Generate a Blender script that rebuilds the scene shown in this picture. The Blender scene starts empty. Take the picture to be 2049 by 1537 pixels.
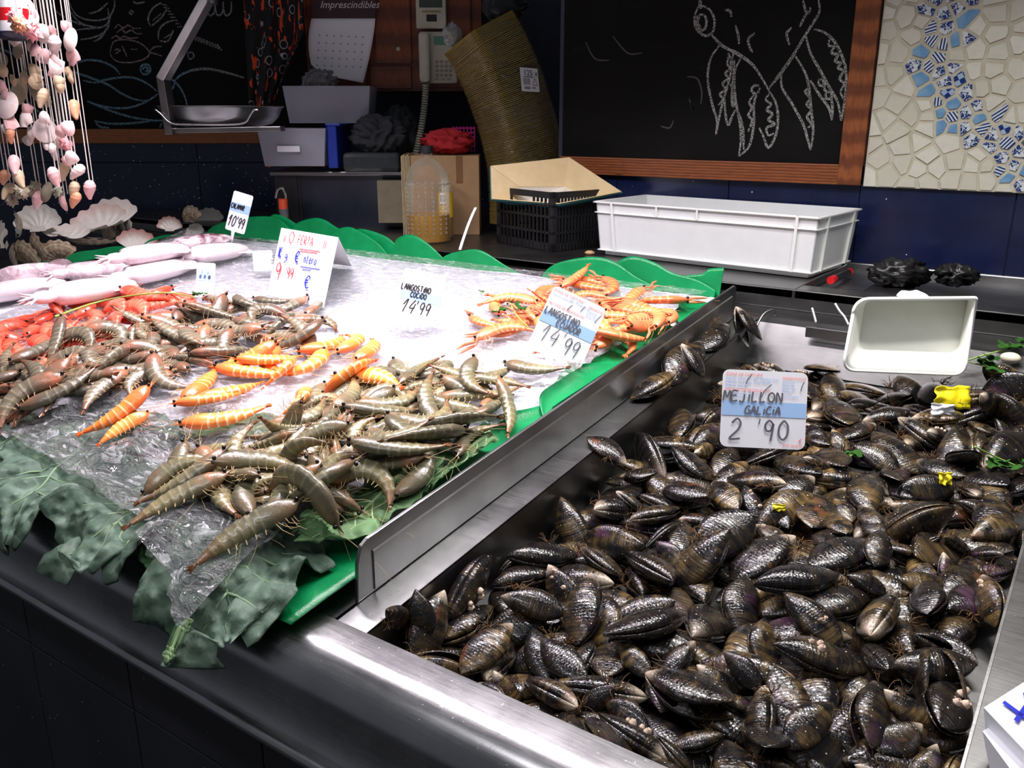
import bpy, math, random
import numpy as np
from mathutils import Vector, Matrix, noise as mnoise
scene = bpy.context.scene
COL = scene.collection
rnd = random.Random(7)
R_ = math.radians

# ---------------------------------------------------------------- camera
PW, PH, FPX = 2049.0, 1537.0, 1743.0
PITCH, YAW = R_(17.1), R_(35.0)
CAM = Vector((0, 0, 1.35))
cd = bpy.data.cameras.new('camera')
cam = bpy.data.objects.new('camera', cd); COL.objects.link(cam)
cam.location = CAM; cam.rotation_euler = (R_(90) - PITCH, 0, YAW)
cd.sensor_fit = 'HORIZONTAL'; cd.sensor_width = 36.0; cd.lens = 36.0 * FPX / PW
cd.clip_start = 0.02; cd.clip_end = 60
scene.camera = cam

# ---------------------------------------------------------------- world
wd = bpy.data.worlds.new('market_hall'); scene.world = wd; wd.use_nodes = True
wd.node_tree.nodes['Background'].inputs[0].default_value = (0.80, 0.86, 1.0, 1)
wd.node_tree.nodes['Background'].inputs[1].default_value = 0.085

# ---------------------------------------------------------------- lamps over the stall (housings are built further down)
LAMPS = [  # name, position, length, width, watts, colour
    ('ice',    (-1.45, 1.02, 2.00), 0.70, 0.12, 10.2, (1.0, 0.90, 0.985)),
    ('ice',    (-0.78, 1.05, 2.00), .50, 0.10, 5.8, (1.0, 0.91, 0.985)),
    ('mussel', (-0.22, 1.30, 2.06), 0.55, 0.09, 7.0, (1.0, 0.97, 0.95)),
    ('front',  (-0.45, -0.35, 2.55), 1.60, 0.14, 6.5, (0.97, 0.95, 1.0)),
]
LAMP_OBJ = []
for nm, p, ln, w, e, c in LAMPS:
    ld = bpy.data.lights.new('tube_light', 'AREA'); ld.shape = 'RECTANGLE'
    ld.size = ln; ld.size_y = w; ld.energy = e; ld.color = c; ld.spread = R_(125)
    lo = bpy.data.objects.new('tube_light', ld); lo.location = p
    LAMP_OBJ.append(lo)
vs = scene.view_settings
vs.view_transform = 'Standard'; vs.look = 'None'; vs.gamma = 1.0; vs.use_curve_mapping = False
vs.exposure = 0.75

# ---------------------------------------------------------------- pixel -> place helpers
RV = Vector((math.cos(YAW), math.sin(YAW), 0))          # camera right, level
HV = Vector((-math.sin(YAW), math.cos(YAW), 0))         # camera heading, level
FW = HV * math.cos(PITCH) + Vector((0, 0, -math.sin(PITCH)))
UV_ = RV.cross(FW)
def ray(x, y): return (FW + RV * ((x - PW / 2) / FPX) - UV_ * ((y - PH / 2) / FPX))
def onz(x, y, z): d = ray(x, y); return CAM + d * ((z - CAM.z) / d.z)
def ony(x, y, Y): d = ray(x, y); return CAM + d * ((Y - CAM.y) / d.y)
def onx(x, y, X): d = ray(x, y); return CAM + d * ((X - CAM.x) / d.x)
def ond(x, y, dep): d = ray(x, y); return CAM + d * (dep / d.dot(HV))      # at level distance dep ahead
def hit(x, y, zf, t0=0.45, t1=3.4, n=160):                                   # where the line of sight meets a height surface
    d = ray(x, y); a = t0
    for i in range(1, n + 1):
        b = t0 + (t1 - t0) * i / n; q = CAM + d * b
        if q.z < zf(q.x, q.y):
            lo_, hi_ = a, b
            for _ in range(18):
                m = (lo_ + hi_) / 2; q = CAM + d * m
                if q.z < zf(q.x, q.y): hi_ = m
                else: lo_ = m
            return CAM + d * hi_
        a = b
    return CAM + d * t1
def pxm(p): return FPX / (p - CAM).dot(FW)               # pixels per metre at a point

# ---------------------------------------------------------------- mesh helpers
class MB:
    def __init__(s): s.v = []; s.f = []; s.uv = {}
    def add(s, vs_, fs):
        o = len(s.v); s.v += [tuple(p) for p in vs_]; s.f += [tuple(i + o for i in f) for f in fs]; return o
    def obox(s, p, ax, ay, az):                           # a box from a corner and three edge vectors
        p = Vector(p); ax, ay, az = Vector(ax), Vector(ay), Vector(az)
        if ax.cross(ay).dot(az) < 0: ax, ay = ay, ax
        s.add([p, p + ax, p + ax + ay, p + ay, p + az, p + ax + az, p + ax + ay + az, p + ay + az],
              [(0, 3, 2, 1), (4, 5, 6, 7), (0, 1, 5, 4), (1, 2, 6, 5), (2, 3, 7, 6), (3, 0, 4, 7)]); return s
    def box(s, x0, x1, y0, y1, z0, z1): return s.obox((x0, y0, z0), (x1 - x0, 0, 0), (0, y1 - y0, 0), (0, 0, z1 - z0))
    def cbox(s, c, sx, sy, sz, m=None):                    # centred box, optional rotation
        m = m or Matrix.Identity(3)
        ax, ay, az = m @ Vector((sx, 0, 0)), m @ Vector((0, sy, 0)), m @ Vector((0, 0, sz))
        return s.obox(Vector(c) - (ax + ay + az) / 2, ax, ay, az)
    def tube(s, pts, r, n=6, caps=True, flat=1.0):
        pts = [Vector(p) for p in pts]; k = len(pts)
        rr = r if hasattr(r, '__len__') else [r] * k
        t = (pts[1] - pts[0]).normalized(); up = Vector((0, 0, 1)) if abs(t.z) < .9 else Vector((1, 0, 0))
        nrm = (up - t * up.dot(t)).normalized(); o = len(s.v)
        for i, p in enumerate(pts):
            t = (pts[min(i + 1, k - 1)] - pts[max(i - 1, 0)])
            t = t.normalized() if t.length > 1e-9 else Vector((0, 0, 1))
            nrm = nrm - t * nrm.dot(t)
            nrm = nrm.normalized() if nrm.length > 1e-6 else t.orthogonal().normalized()
            b = t.cross(nrm)
            for j in range(n):
                a = 2 * math.pi * j / n
                s.v.append(tuple(p + (b * math.cos(a) + nrm * math.sin(a) * flat) * rr[i]))
        for i in range(k - 1):
            for j in range(n):
                a, b2 = o + i * n + j, o + i * n + (j + 1) % n
                s.f.append((a, b2, b2 + n, a + n))
        if caps: s.f.append(tuple(o + j for j in range(n))[::-1]); s.f.append(tuple(o + (k - 1) * n + j for j in range(n)))
        return s
    def lathe(s, prof, c=(0, 0, 0), n=24, m=None, sx=1, sy=1):   # profile of (radius, height) turned about z
        c = Vector(c); o = len(s.v); k = len(prof)
        for r, z in prof:
            for j in range(n):
                a = 2 * math.pi * j / n; p = Vector((r * math.cos(a) * sx, r * math.sin(a) * sy, z))
                s.v.append(tuple(c + (m @ p if m else p)))
        for i in range(k - 1):
            for j in range(n):
                a, b = o + i * n + j, o + i * n + (j + 1) % n
                s.f.append((a, b, b + n, a + n))
        if prof[0][0] > 1e-6: s.f.append(tuple(o + j for j in range(n))[::-1])
        if prof[-1][0] > 1e-6: s.f.append(tuple(o + (k - 1) * n + j for j in range(n)))
        return s
    def grid(s, fn, nu, nv, cu=False, flip=False):
        o = len(s.v)
        for i in range(nu + (0 if cu else 1)):
            for j in range(nv + 1): s.v.append(tuple(fn(i / nu, j / nv)))
        M_ = nu if cu else nu + 1
        for i in range(nu):
            for j in range(nv):
                a = o + i * (nv + 1) + j; b = o + ((i + 1) % M_) * (nv + 1) + j
                s.f.append((a, a + 1, b + 1, b) if flip else (a, b, b + 1, a + 1))
        return s
    def prism(s, poly, off):                               # flat polygon pushed along off
        poly = [Vector(p) for p in poly]; off = Vector(off); n = len(poly); o = len(s.v)
        s.v += [tuple(p) for p in poly] + [tuple(p + off) for p in poly]
        s.f.append(tuple(o + i for i in range(n))[::-1]); s.f.append(tuple(o + n + i for i in range(n)))
        for i in range(n): j = (i + 1) % n; s.f.append((o + i, o + j, o + n + j, o + n + i))
        return s
    def sphere(s, c, r, nu=10, nv=6, sc=(1, 1, 1), m=None):
        prof = [(max(r * math.sin(math.pi * i / nv), 1e-5 if i in (0, nv) else 0), -r * math.cos(math.pi * i / nv)) for i in range(nv + 1)]
        c = Vector(c); o = len(s.v)
        for pr, z in prof:
            for j in range(nu):
                a = 2 * math.pi * j / nu; p = Vector((pr * math.cos(a) * sc[0], pr * math.sin(a) * sc[1], z * sc[2]))
                s.v.append(tuple(c + (m @ p if m else p)))
        for i in range(nv):
            for j in range(nu):
                a, b = o + i * nu + j, o + i * nu + (j + 1) % nu
                s.f.append((a, b, b + nu, a + nu))
        return s
    def mesh(s, name, smooth=None, off=(0, 0, 0), uv=None):
        me = bpy.data.meshes.new(name)
        me.from_pydata([(p[0] - off[0], p[1] - off[1], p[2] - off[2]) for p in s.v], [], s.f)
        if uv:
            l = me.uv_layers.new(name='uv')
            vi = np.empty(len(me.loops), 'i'); me.loops.foreach_get('vertex_index', vi)
            l.data.foreach_set('uv', np.array(uv, 'f')[vi].ravel())
        me.validate()
        if smooth is not None:
            me.polygons.foreach_set('use_smooth', [True] * len(me.polygons))
            if smooth < 180: me.set_sharp_from_angle(angle=R_(smooth))
        me.update(); return me
    def base(s):
        a = np.array(s.v); return Vector(((a[:, 0].min() + a[:, 0].max()) / 2, (a[:, 1].min() + a[:, 1].max()) / 2, a[:, 2].min()))
    def build(s, name, mt, parent=None, smooth=None, bev=0, solid=0, uv=None, sub=0, offset=-1):
        off = Vector((0, 0, 0))
        if parent is None: off = s.base()
        else: off = worldloc(parent)
        me = s.mesh(name, smooth, off, uv); me.materials.append(mt)
        o = bpy.data.objects.new(name, me); COL.objects.link(o)
        if parent is None: o.location = off
        else: o.parent = parent
        if sub: md = o.modifiers.new('sub', 'SUBSURF'); md.levels = md.render_levels = sub
        if solid: md = o.modifiers.new('thick', 'SOLIDIFY'); md.thickness = solid; md.offset = offset
        if bev: md = o.modifiers.new('bevel', 'BEVEL'); md.width = bev; md.segments = 2; md.limit_method = 'ANGLE'
        return o
def worldloc(o):
    p = Vector((0, 0, 0))
    while o is not None: p += o.location; o = o.parent
    return p
def tag(o, label=None, cat=None, group=None, kind=None):
    if label: o['label'] = label
    if cat: o['category'] = cat
    if group: o['group'] = group
    if kind: o['kind'] = kind
    return o
def thing(name, loc, label, cat, group=None):
    o = bpy.data.objects.new(name, None); COL.objects.link(o); o.location = loc; o.empty_display_size = .05
    return tag(o, label, cat, group)
def inst(name, me, parent, m=None):                        # share mesh data under a parent (local matrix)
    o = bpy.data.objects.new(name, me); COL.objects.link(o); o.parent = parent
    if m is not None: o.matrix_local = m
    return o
def struct(o): o['kind'] = 'structure'; return o
def N3(x, y, z=0.0): return mnoise.noise(Vector((x, y, z)))
def catmull(pts, k=6, closed=False):
    pts = [Vector(p) if len(p) == 3 else Vector((p[0], p[1], 0)) for p in pts]; n = len(pts); out = []
    if n < 3: return pts
    for i in range(n if closed else n - 1):
        if closed: a, b, c, d = pts[(i - 1) % n], pts[i], pts[(i + 1) % n], pts[(i + 2) % n]
        else: a, b, c, d = pts[max(i - 1, 0)], pts[i], pts[i + 1], pts[min(i + 2, n - 1)]
        for j in range(k):
            t = j / k
            out.append(.5 * ((2 * b) + (c - a) * t + (2 * a - 5 * b + 4 * c - d) * t * t + (3 * b - a - 3 * c + d) * t ** 3))
    if not closed: out.append(pts[-1])
    return out

# ---------------------------------------------------------------- material helper
class NT:
    def __init__(s, name):
        s.m = bpy.data.materials.new(name); s.m.use_nodes = True; s.t = s.m.node_tree
        s.b = s.t.nodes['Principled BSDF']; s.out = s.t.nodes['Material Output']
    def n(s, typ, **kw):
        nd = s.t.nodes.new(typ)
        for k, v in kw.items():
            if k.startswith('i_'):
                nd.inputs[int(k[2:]) if k[2:].isdigit() else k[2:].replace('_', ' ')].default_value = v
            else: setattr(nd, k, v)
        return nd
    def l(s, a, b): s.t.links.new(a, b)
    def coord(s, kind='Object', scale=None):
        tc = s.n('ShaderNodeTexCoord'); o = tc.outputs[kind]
        if scale is not None:
            mp = s.n('ShaderNodeMapping'); s.l(o, mp.inputs[0]); mp.inputs['Scale'].default_value = scale if hasattr(scale, '__len__') else (scale,) * 3
            o = mp.outputs[0]
        return o
    def noise(s, vec, scale, detail=3, rough=.55, dist=0):
        nd = s.n('ShaderNodeTexNoise', i_Scale=scale, i_Detail=detail, i_Roughness=rough, i_Distortion=dist)
        if vec is not None: s.l(vec, nd.inputs['Vector'])
        return nd.outputs['Fac']
    def ramp(s, fac, stops, interp='LINEAR'):
        nd = s.n('ShaderNodeValToRGB'); nd.color_ramp.interpolation = interp; e = nd.color_ramp.elements
        while len(e) < len(stops): e.new(.5)
        for i, (p, c) in enumerate(stops):
            e[i].position = p
            if not hasattr(c, '__len__'): c = (c, c, c)
            e[i].color = (*c[:3], 1)
        s.l(fac, nd.inputs[0]); return nd.outputs[0]
    def math(s, op, a, b=None, c=None):
        nd = s.n('ShaderNodeMath', operation=op)
        for i, q in enumerate((a, b, c)):
            if q is None: continue
            if isinstance(q, (int, float)): nd.inputs[i].default_value = q
            else: s.l(q, nd.inputs[i])
        return nd.outputs[0]
    def mix(s, fac, a, b, mode='MIX'):
        nd = s.n('ShaderNodeMix', data_type='RGBA', blend_type=mode)
        for i, q in ((0, fac), (6, a), (7, b)):
            if isinstance(q, (int, float)): nd.inputs[i].default_value = q
            elif hasattr(q, '__len__'): nd.inputs[i].default_value = (*q[:3], 1)
            else: s.l(q, nd.inputs[i])
        return nd.outputs[2]
    def bump(s, h, strength=.3, dist=.002, prev=None):
        nd = s.n('ShaderNodeBump', i_Strength=strength, i_Distance=dist); s.l(h, nd.inputs['Height'])
        if prev is not None: s.l(prev, nd.inputs['Normal'])
        s.l(nd.outputs[0], s.b.inputs['Normal']); return nd.outputs[0]
    def set(s, **kw):
        for k, v in kw.items():
            i = s.b.inputs[k.replace('_', ' ')]
            if isinstance(v, (int, float)): i.default_value = v
            elif hasattr(v, '__len__'): i.default_value = (*v[:3], 1) if len(i.default_value) == 4 else v
            else: s.l(v, i)
        return s
def srgb(r, g, b): return tuple(((c / 255) / 12.92 if c <= 10 else (((c / 255) + .055) / 1.055) ** 2.4) for c in (r, g, b))
def plain(name, col, rough=.5, metal=0, var=.12, scale=30, bump=0, bscale=200, **kw):
    t = NT(name); co = t.coord()
    f = t.noise(co, scale, 4)
    c = t.mix(t.ramp(f, [(.3, 0), (.7, 1)]), [x * (1 - var) for x in col], [min(x * (1 + var), 1) for x in col])
    t.set(Base_Color=c, Roughness=rough, Metallic=metal, **kw)
    if bump: t.bump(t.noise(co, bscale, 3), bump, .001)
    return t.m
# ================================================================ materials
def steel(name, base=.52, rough=.28, tint=(1, 1, 1), stretch=(3, 60, 60), dirt=.25):
    t = NT(name); co = t.coord('Object')
    f = t.noise(t.coord('Object', stretch), 6, 5, .7); g = t.noise(co, 9, 5, .6); d = t.noise(co, 160, 3, .7)
    c = t.mix(t.ramp(g, [(.35, 0), (.75, 1)]), [base * (1 - dirt) * x for x in tint], [base * x for x in tint])
    t.set(Base_Color=c, Metallic=1.0, Roughness=t.math('ADD', t.math('MULTIPLY', f, .16), t.math('ADD', t.math('MULTIPLY', g, .18), rough - .16)))
    nb = t.bump(f, .04, .001); t.bump(t.ramp(d, [(.68, 0), (.75, 1)]), .25, .0006, nb)
    return t.m
M = {}
M['steel'] = steel('brushed_steel', .46, .30)
M['steel_dark'] = steel('darkened_steel', .20, .34, (1, .99, .97))  # darker copy of the steel; on the tray its colour carries shade
M['steel_edge'] = steel('polished_steel_edge', .42, .26)
M['panel'] = None
def tile_blue():
    t = NT('navy_speckled_tile'); co = t.coord('Object')
    v = t.n('ShaderNodeTexVoronoi', i_Scale=70.0); t.l(co, v.inputs['Vector'])
    sp = t.math('LESS_THAN', v.outputs['Distance'], t.math('MULTIPLY', t.noise(co, 30, 2), .27))
    rare = t.ramp(t.noise(co, 23, 3, .7), [(.42, 0), (.50, 1)])
    sp = t.math('MULTIPLY', sp, rare)
    sp = t.math('MULTIPLY', sp, t.math('GREATER_THAN', v.outputs['Color'], .45))
    base = t.mix(t.ramp(t.noise(co, 14, 4), [(.3, 0), (.7, 1)]), (.006, .010, .042), (.010, .017, .062))
    t.set(Base_Color=t.mix(sp, base, (.65, .68, .7)), Roughness=.22); return t.m
M['tile'] = tile_blue()
M['grout'] = plain('dark_grout', srgb(58, 62, 78), .8)
M['black_board'] = None
def board():
    t = NT('chalkboard_slate'); co = t.coord('Object')
    f = t.noise(co, 5, 6, .65); g = t.noise(t.coord('Object', (1, 1, 3)), 9, 4)
    c = t.mix(t.ramp(f, [(.45, 0), (.8, 1)]), (.0035, .0035, .0035), (.008, .008, .0078))
    c = t.mix(t.ramp(g, [(.6, 0), (.85, 1)]), c, (.013, .013, .0125))
    t.set(Base_Color=c, Roughness=.62, Specular_IOR_Level=.15); return t.m
M['board'] = board()
def wood(name, a, b, sc=(1, 1, 1), rough=.45, ring=5):
    t = NT(name); co = t.coord('Object', sc)
    w = t.n('ShaderNodeTexWave', wave_type='BANDS', bands_direction='Z', i_Scale=ring, i_Distortion=1.6, i_Detail=3.0, i_Detail_Scale=1.4); t.l(co, w.inputs['Vector'])
    f = t.noise(co, 24, 5, .65); k = t.noise(co, 7, 2)
    c = t.mix(t.ramp(w.outputs['Fac'], [(.2, 0), (.85, 1)]), a, b)
    c = t.mix(t.ramp(f, [(.45, 0), (.8, .7)]), c, [x * .45 for x in a])
    c = t.mix(t.ramp(k, [(.72, 0), (.76, .8)]), c, [x * .3 for x in a])
    t.set(Base_Color=c, Roughness=rough); t.bump(f, .1, .0006); return t.m
M['frame_h'] = wood('pine_frame_stained', srgb(112, 58, 28), srgb(154, 86, 42), (1.2, 6, 9))
M['frame_v'] = wood('pine_frame_stained_upright', srgb(112, 58, 28), srgb(152, 85, 42), (9, 6, 1.2))
M['cab_wood'] = wood('cherry_cabinet_veneer', srgb(98, 46, 20), srgb(132, 66, 30), (7, 7, .8), .4)
M['chalk'] = None
def chalk(name, col):
    t = NT(name); co = t.coord('Object'); f = t.noise(co, 330, 3, .8)
    tr = t.n('ShaderNodeBsdfTransparent'); mx = t.n('ShaderNodeMixShader')
    t.set(Base_Color=col, Roughness=.95, Specular_IOR_Level=.05)
    t.l(t.ramp(f, [(.38, 0), (.62, .85)]), mx.inputs[0]); t.l(tr.outputs[0], mx.inputs[1]); t.l(t.b.outputs[0], mx.inputs[2])
    t.l(mx.outputs[0], t.out.inputs[0]); return t.m
M['chalk'] = chalk('white_chalk', srgb(196, 196, 192)); M['chalk_blue'] = chalk('pale_blue_chalk', srgb(150, 190, 205)); M['chalk_pink'] = chalk('pinkish_chalk', srgb(205, 178, 172))
M['white_plastic'] = plain('white_plastic', srgb(226, 228, 226), .38, var=.03, scale=12)
M['black_plastic'] = plain('black_plastic', (.010, .010, .011), .42, var=.3)
M['dark'] = plain('dark_painted_panel', (.008, .009, .012), .4, var=.4)
def front_panel():
    t = NT('black_speckled_front_tile'); co = t.coord('Object')
    v = t.n('ShaderNodeTexVoronoi', i_Scale=120.0); t.l(co, v.inputs['Vector'])
    sp = t.math('MULTIPLY', t.math('LESS_THAN', v.outputs['Distance'], .12), t.math('GREATER_THAN', v.outputs['Color'], .82))
    c = t.mix(t.ramp(t.noise(co, 5, 5), [(.3, 0), (.75, 1)]), (.010, .011, .014), (.020, .021, .026))
    t.set(Base_Color=t.mix(sp, c, (.4, .42, .45)), Roughness=.3); return t.m
M['front'] = front_panel()
def mosaic_white():
    t = NT('white_glazed_shard'); co = t.coord('Object'); oi = t.n('ShaderNodeObjectInfo')
    c = t.mix(oi.outputs['Random'], srgb(206, 203, 186), srgb(226, 224, 210))
    t.set(Base_Color=t.mix(t.ramp(t.noise(co, 60, 4), [(.4, 0), (.8, .35)]), c, srgb(190, 186, 166)), Roughness=.3); return t.m
M['shard_white'] = mosaic_white()
M['mosaic_grout'] = plain('cream_grout', srgb(196, 190, 170), .85, var=.1, scale=40, bump=.3, bscale=300)
def shard_pattern(kind):
    t = NT('blue_painted_shard_' + kind); tc = t.n('ShaderNodeTexCoord'); oi = t.n('ShaderNodeObjectInfo')
    mp = t.n('ShaderNodeMapping'); t.l(tc.outputs['Object'], mp.inputs[0])
    rot = t.n('ShaderNodeCombineXYZ'); t.l(t.math('MULTIPLY', oi.outputs['Random'], 6.3), rot.inputs[1]); t.l(rot.outputs[0], mp.inputs['Rotation'])
    co = mp.outputs[0]; navy, white = srgb(22, 52, 118), srgb(214, 220, 222)
    if kind == 'stripe':
        w = t.n('ShaderNodeTexWave', wave_type='BANDS', bands_direction='X', i_Scale=52.0, i_Distortion=0.6); t.l(co, w.inputs['Vector'])
        c = t.mix(t.ramp(w.outputs['Fac'], [(.45, 0), (.55, 1)]), navy, white)
    elif kind == 'flower':
        w = t.n('ShaderNodeTexVoronoi', i_Scale=70.0); t.l(co, w.inputs['Vector'])
        c = t.mix(t.ramp(t.noise(co, 110, 3, .6, 1.5), [(.46, 0), (.52, 1)]), navy, white)
    elif kind == 'check':
        w = t.n('ShaderNodeTexChecker', i_Scale=95.0); t.l(co, w.inputs['Vector']); c = t.mix(w.outputs['Fac'], navy, srgb(165, 186, 208))
    else:
        c = t.mix(t.ramp(t.noise(co, 30, 4), [(.3, 0), (.75, 1)]), srgb(88, 140, 186), srgb(140, 178, 208))
    t.set(Base_Color=c, Roughness=.25); return t.m
M['shard_blue'] = [shard_pattern(k) for k in ('stripe', 'flower', 'check', 'sky')]
M['shard_green'] = plain('olive_green_shard', srgb(84, 106, 84), .3); M['shard_rust'] = plain('rust_painted_mark', srgb(176, 84, 36), .35)

# ================================================================ levels of the counter
SL = .1115
def ztray(Y): return .85 + SL * (Y - .578)
XD, XF, XR = -.609, -.565, -.036          # divider, inner edge of the mussel tray, right edge of the tray
ZC, YE, YW = 1.018, 1.735, 2.15           # back counter top, its front edge, right-hand back wall
DL = 3.30                                 # left-hand back wall, level distance straight ahead of the camera
def Lp(a, d, z): p = RV * a + HV * d; return Vector((p.x, p.y, z))      # lateral, ahead, height

# ---------------------------------------------------------------- floor and walls
struct(MB().box(-5, 3, -2, 5, -.06, 0).build('floor', plain('wet_dark_floor', (.03, .03, .032), .35)))
XC = ony(1118, 300, YW).x                 # left end of the right-hand wall
wr = struct(MB().box(XC, 1.2, YW, YW + .12, 0, 2.9).build('wall_right', M['grout']))
zmo = ony(1722, 373, YW - .02).z          # bottom line of mosaic and board
zt0 = ZC - .1
jx = [ony(1713, 450, YW - .01).x + .317 * k for k in range(-4, 5)]
for k in range(len(jx) - 1):
    x0, x1 = max(jx[k], XC) + .001, jx[k + 1] - .001
    if x1 > x0: MB().box(x0, x1, YW - .008, YW, zt0, zmo + .004).build('wall_tile', M['tile'], wr, bev=.001)
# return wall at the corner, then the deeper wall on the left
pl = RV * -2.6 + HV * DL; pr = RV * .45 + HV * DL
wl = struct(MB().obox((pl.x, pl.y, 0), (pr - pl), HV * .12, (0, 0, 2.9)).build('wall_left', M['grout']))
struct(MB().box(XC, XC + .10, YW + .12, YW + .75, 0, 2.9).build('wall_return', plain('dark_plaster', (.012, .012, .014), .7)))
zj = ond(200, 325, DL).z; ztop = ond(300, 287, DL).z
aj = [((179 - PW / 2) / FPX) * DL / math.cos(PITCH) * 1.0]
def lat(x, y, d): return ond(x, y, d).dot(RV)
tw = lat(397, 325, DL) - lat(179, 325, DL)
a0 = lat(179, 325, DL)
for k in range(-4, 7):
    for zz0, zz1 in ((zj - tw + .0015, zj - .0015), (zj + .0015, ztop + .05)):
        p = Lp(a0 + k * tw + .0015, DL - .008, zz0)
        MB().obox(p, RV * (tw - .003), HV * .008, (0, 0, zz1 - zz0)).build('wall_tile', M['tile'], wl, bev=.001)

# ---------------------------------------------------------------- flat strokes (chalk and handwriting)
def ribbon(mb, pts, w, o, ex, ey, lift, k=5, smooth=True, taper=True):
    """flat ribbon along 2-d points in the plane o + x*ex + y*ey, raised by lift"""
    q = catmull([(p[0], p[1]) for p in pts], k) if smooth and len(pts) > 2 else [Vector((p[0], p[1], 0)) for p in pts]
    n = len(q); i0 = len(mb.v)
    for i, p in enumerate(q):
        t = (q[min(i + 1, n - 1)] - q[max(i - 1, 0)]); t = t.normalized() if t.length > 1e-9 else Vector((1, 0, 0))
        ww = w * (.55 + .45 * min(1, 3 * i / n + .15, 3 * (n - 1 - i) / n + .15) if taper else 1) / 2
        nx = Vector((-t.y, t.x, 0)) * ww
        for s in (1, -1):
            c = p + nx * s; mb.v.append(tuple(o + ex * c.x + ey * c.y + lift))
    for i in range(n - 1): a = i0 + 2 * i; mb.f.append((a, a + 1, a + 3, a + 2))

# ---------------------------------------------------------------- right chalkboard with its frame
YB = YW - .022
def wpt(x, y, Y=YB): return ony(x, y, Y)
fx1 = wpt(1722, 372).x; fz0 = wpt(1722, 372).z; fw = .046
bx0 = XC + .02
bd = thing('chalkboard', (bx0, YB, fz0), 'large black chalkboard in a wooden frame beside the tile mosaic, chalk legs drawn on it', 'chalkboard')
MB().box(bx0, fx1 - fw * .8, YB + .008, YW - .004, fz0 + fw * .8, 2.75).build('slate', M['board'], bd)
MB().box(bx0, fx1, YB - .004, YB + .014, fz0, fz0 + fw).build('frame_rail', M['frame_h'], bd, bev=.002)
MB().obox((fx1 - fw * 1.15, YB - .005, fz0 + .001), (fw * 1.15, 0, 0), (0, .019, 0), (0, 0, 2.75 - fz0)).build('frame_rail', M['frame_v'], bd, bev=.002)
MB().box(bx0, fx1, YB - .004, YB + .014, 2.75, 2.75 + fw).build('frame_rail', M['frame_h'], bd, bev=.002)
SR = 2.735
def z4(pts): return [wpt(1300 + x / SR, y / SR, YB + .0075) for x, y in pts]
def draw(parent, strokes, conv, w, mt, nm='chalk_line'):
    ww0 = w
    for st in strokes:
        mb = MB()
        pts = conv(st); o = pts[0]
        ey = Vector((0, 0, 1)); ex = Vector((1, 0, 0)) if conv is z4 else RV
        nrm = Vector((0, -1, 0)) if conv is z4 else -HV
        ribbon(mb, [((p - o).dot(ex), p.z - o.z) for p in pts], ww0, o, ex, ey, nrm * .0006); mb.build(nm, mt, parent)
S4 = [
 [(275, 0), (272, 35), (285, 38), (280, 5)], [(270, 30), (247, 90), (252, 150), (300, 195), (345, 175), (355, 110), (330, 55), (290, 32)],
 [(265, 85), (252, 120), (268, 160), (300, 160), (312, 120), (300, 85), (270, 80)], [(275, 90), (262, 125), (280, 150)],
 [(340, 190), (380, 240), (430, 270), (480, 290), (560, 350), (610, 420), (650, 490)],
 [(345, 195), (400, 250), (460, 285), (545, 340), (600, 400)],
 [(385, 245), (335, 320), (318, 430), (340, 560), (368, 660), (362, 738)], [(365, 735), (375, 670), (400, 560), (440, 420), (458, 290)],
 [(435, 300), (425, 350), (440, 375), (415, 400), (430, 430), (400, 455), (415, 490), (385, 515), (400, 545), (375, 575)],
 [(430, 290), (445, 330), (440, 380)], [(465, 330), (455, 450), (450, 540), (455, 580), (462, 560), (450, 480), (440, 460)],
 [(410, 520), (415, 620), (430, 684), (450, 640), (470, 600)],
 [(497, 320), (465, 400), (470, 540), (490, 650), (500, 760), (488, 852)], [(488, 855), (545, 800), (570, 680), (572, 560), (605, 480)],
 [(480, 600), (510, 700), (515, 820)], [(600, 468), (570, 470), (558, 495), (580, 515), (600, 500)], [(570, 520), (545, 560), (560, 590), (540, 630), (560, 660), (540, 720)],
 [(650, 495), (690, 560), (703, 650), (690, 740), (650, 808), (620, 740), (600, 700)], [(655, 515), (635, 545), (665, 570), (640, 600), (672, 625), (650, 655), (685, 680), (640, 700), (650, 740), (680, 730)],
 [(650, 490), (700, 420), (780, 310), (860, 180), (905, 110), (930, 60), (925, 0)], [(655, 480), (720, 400), (800, 290)],
 [(840, 0), (850, 50), (870, 70), (880, 40)], [(860, 70), (840, 110), (820, 148)], [(778, 152), (750, 185), (765, 245)],
 [(412, 55), (440, 60), (448, 92)], [(470, 138), (484, 190), (490, 242)], [(575, 182), (540, 215), (548, 260), (565, 285)],
 [(722, 400), (725, 480), (780, 570), (840, 680), (870, 780), (880, 820)], [(880, 820), (895, 720), (880, 560), (860, 420), (800, 310)],
 [(860, 440), (870, 480), (850, 500), (880, 540), (860, 570), (885, 600), (862, 640), (885, 680), (865, 700)],
 [(855, 195), (880, 290), (930, 380), (985, 480), (1030, 560), (1048, 660)], [(880, 440), (930, 520), (980, 590), (998, 658)], [(998, 655), (1000, 590), (995, 540)],
 [(900, 160), (960, 180), (1020, 240), (1070, 360), (1075, 480), (1060, 600), (1048, 662)],
 [(985, 215), (980, 250), (1010, 255), (995, 290), (1030, 300), (1015, 335), (1045, 345), (1030, 370), (1060, 390), (1040, 430), (1065, 460), (1045, 500), (1060, 540)],
 [(930, 430), (925, 460), (955, 470), (950, 440), (935, 435)], [(955, 465), (960, 495), (990, 500), (985, 475)], [(965, 505), (965, 535), (995, 540), (990, 510)],
]
draw(bd, S4, z4, .0062, M['chalk'])
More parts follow.
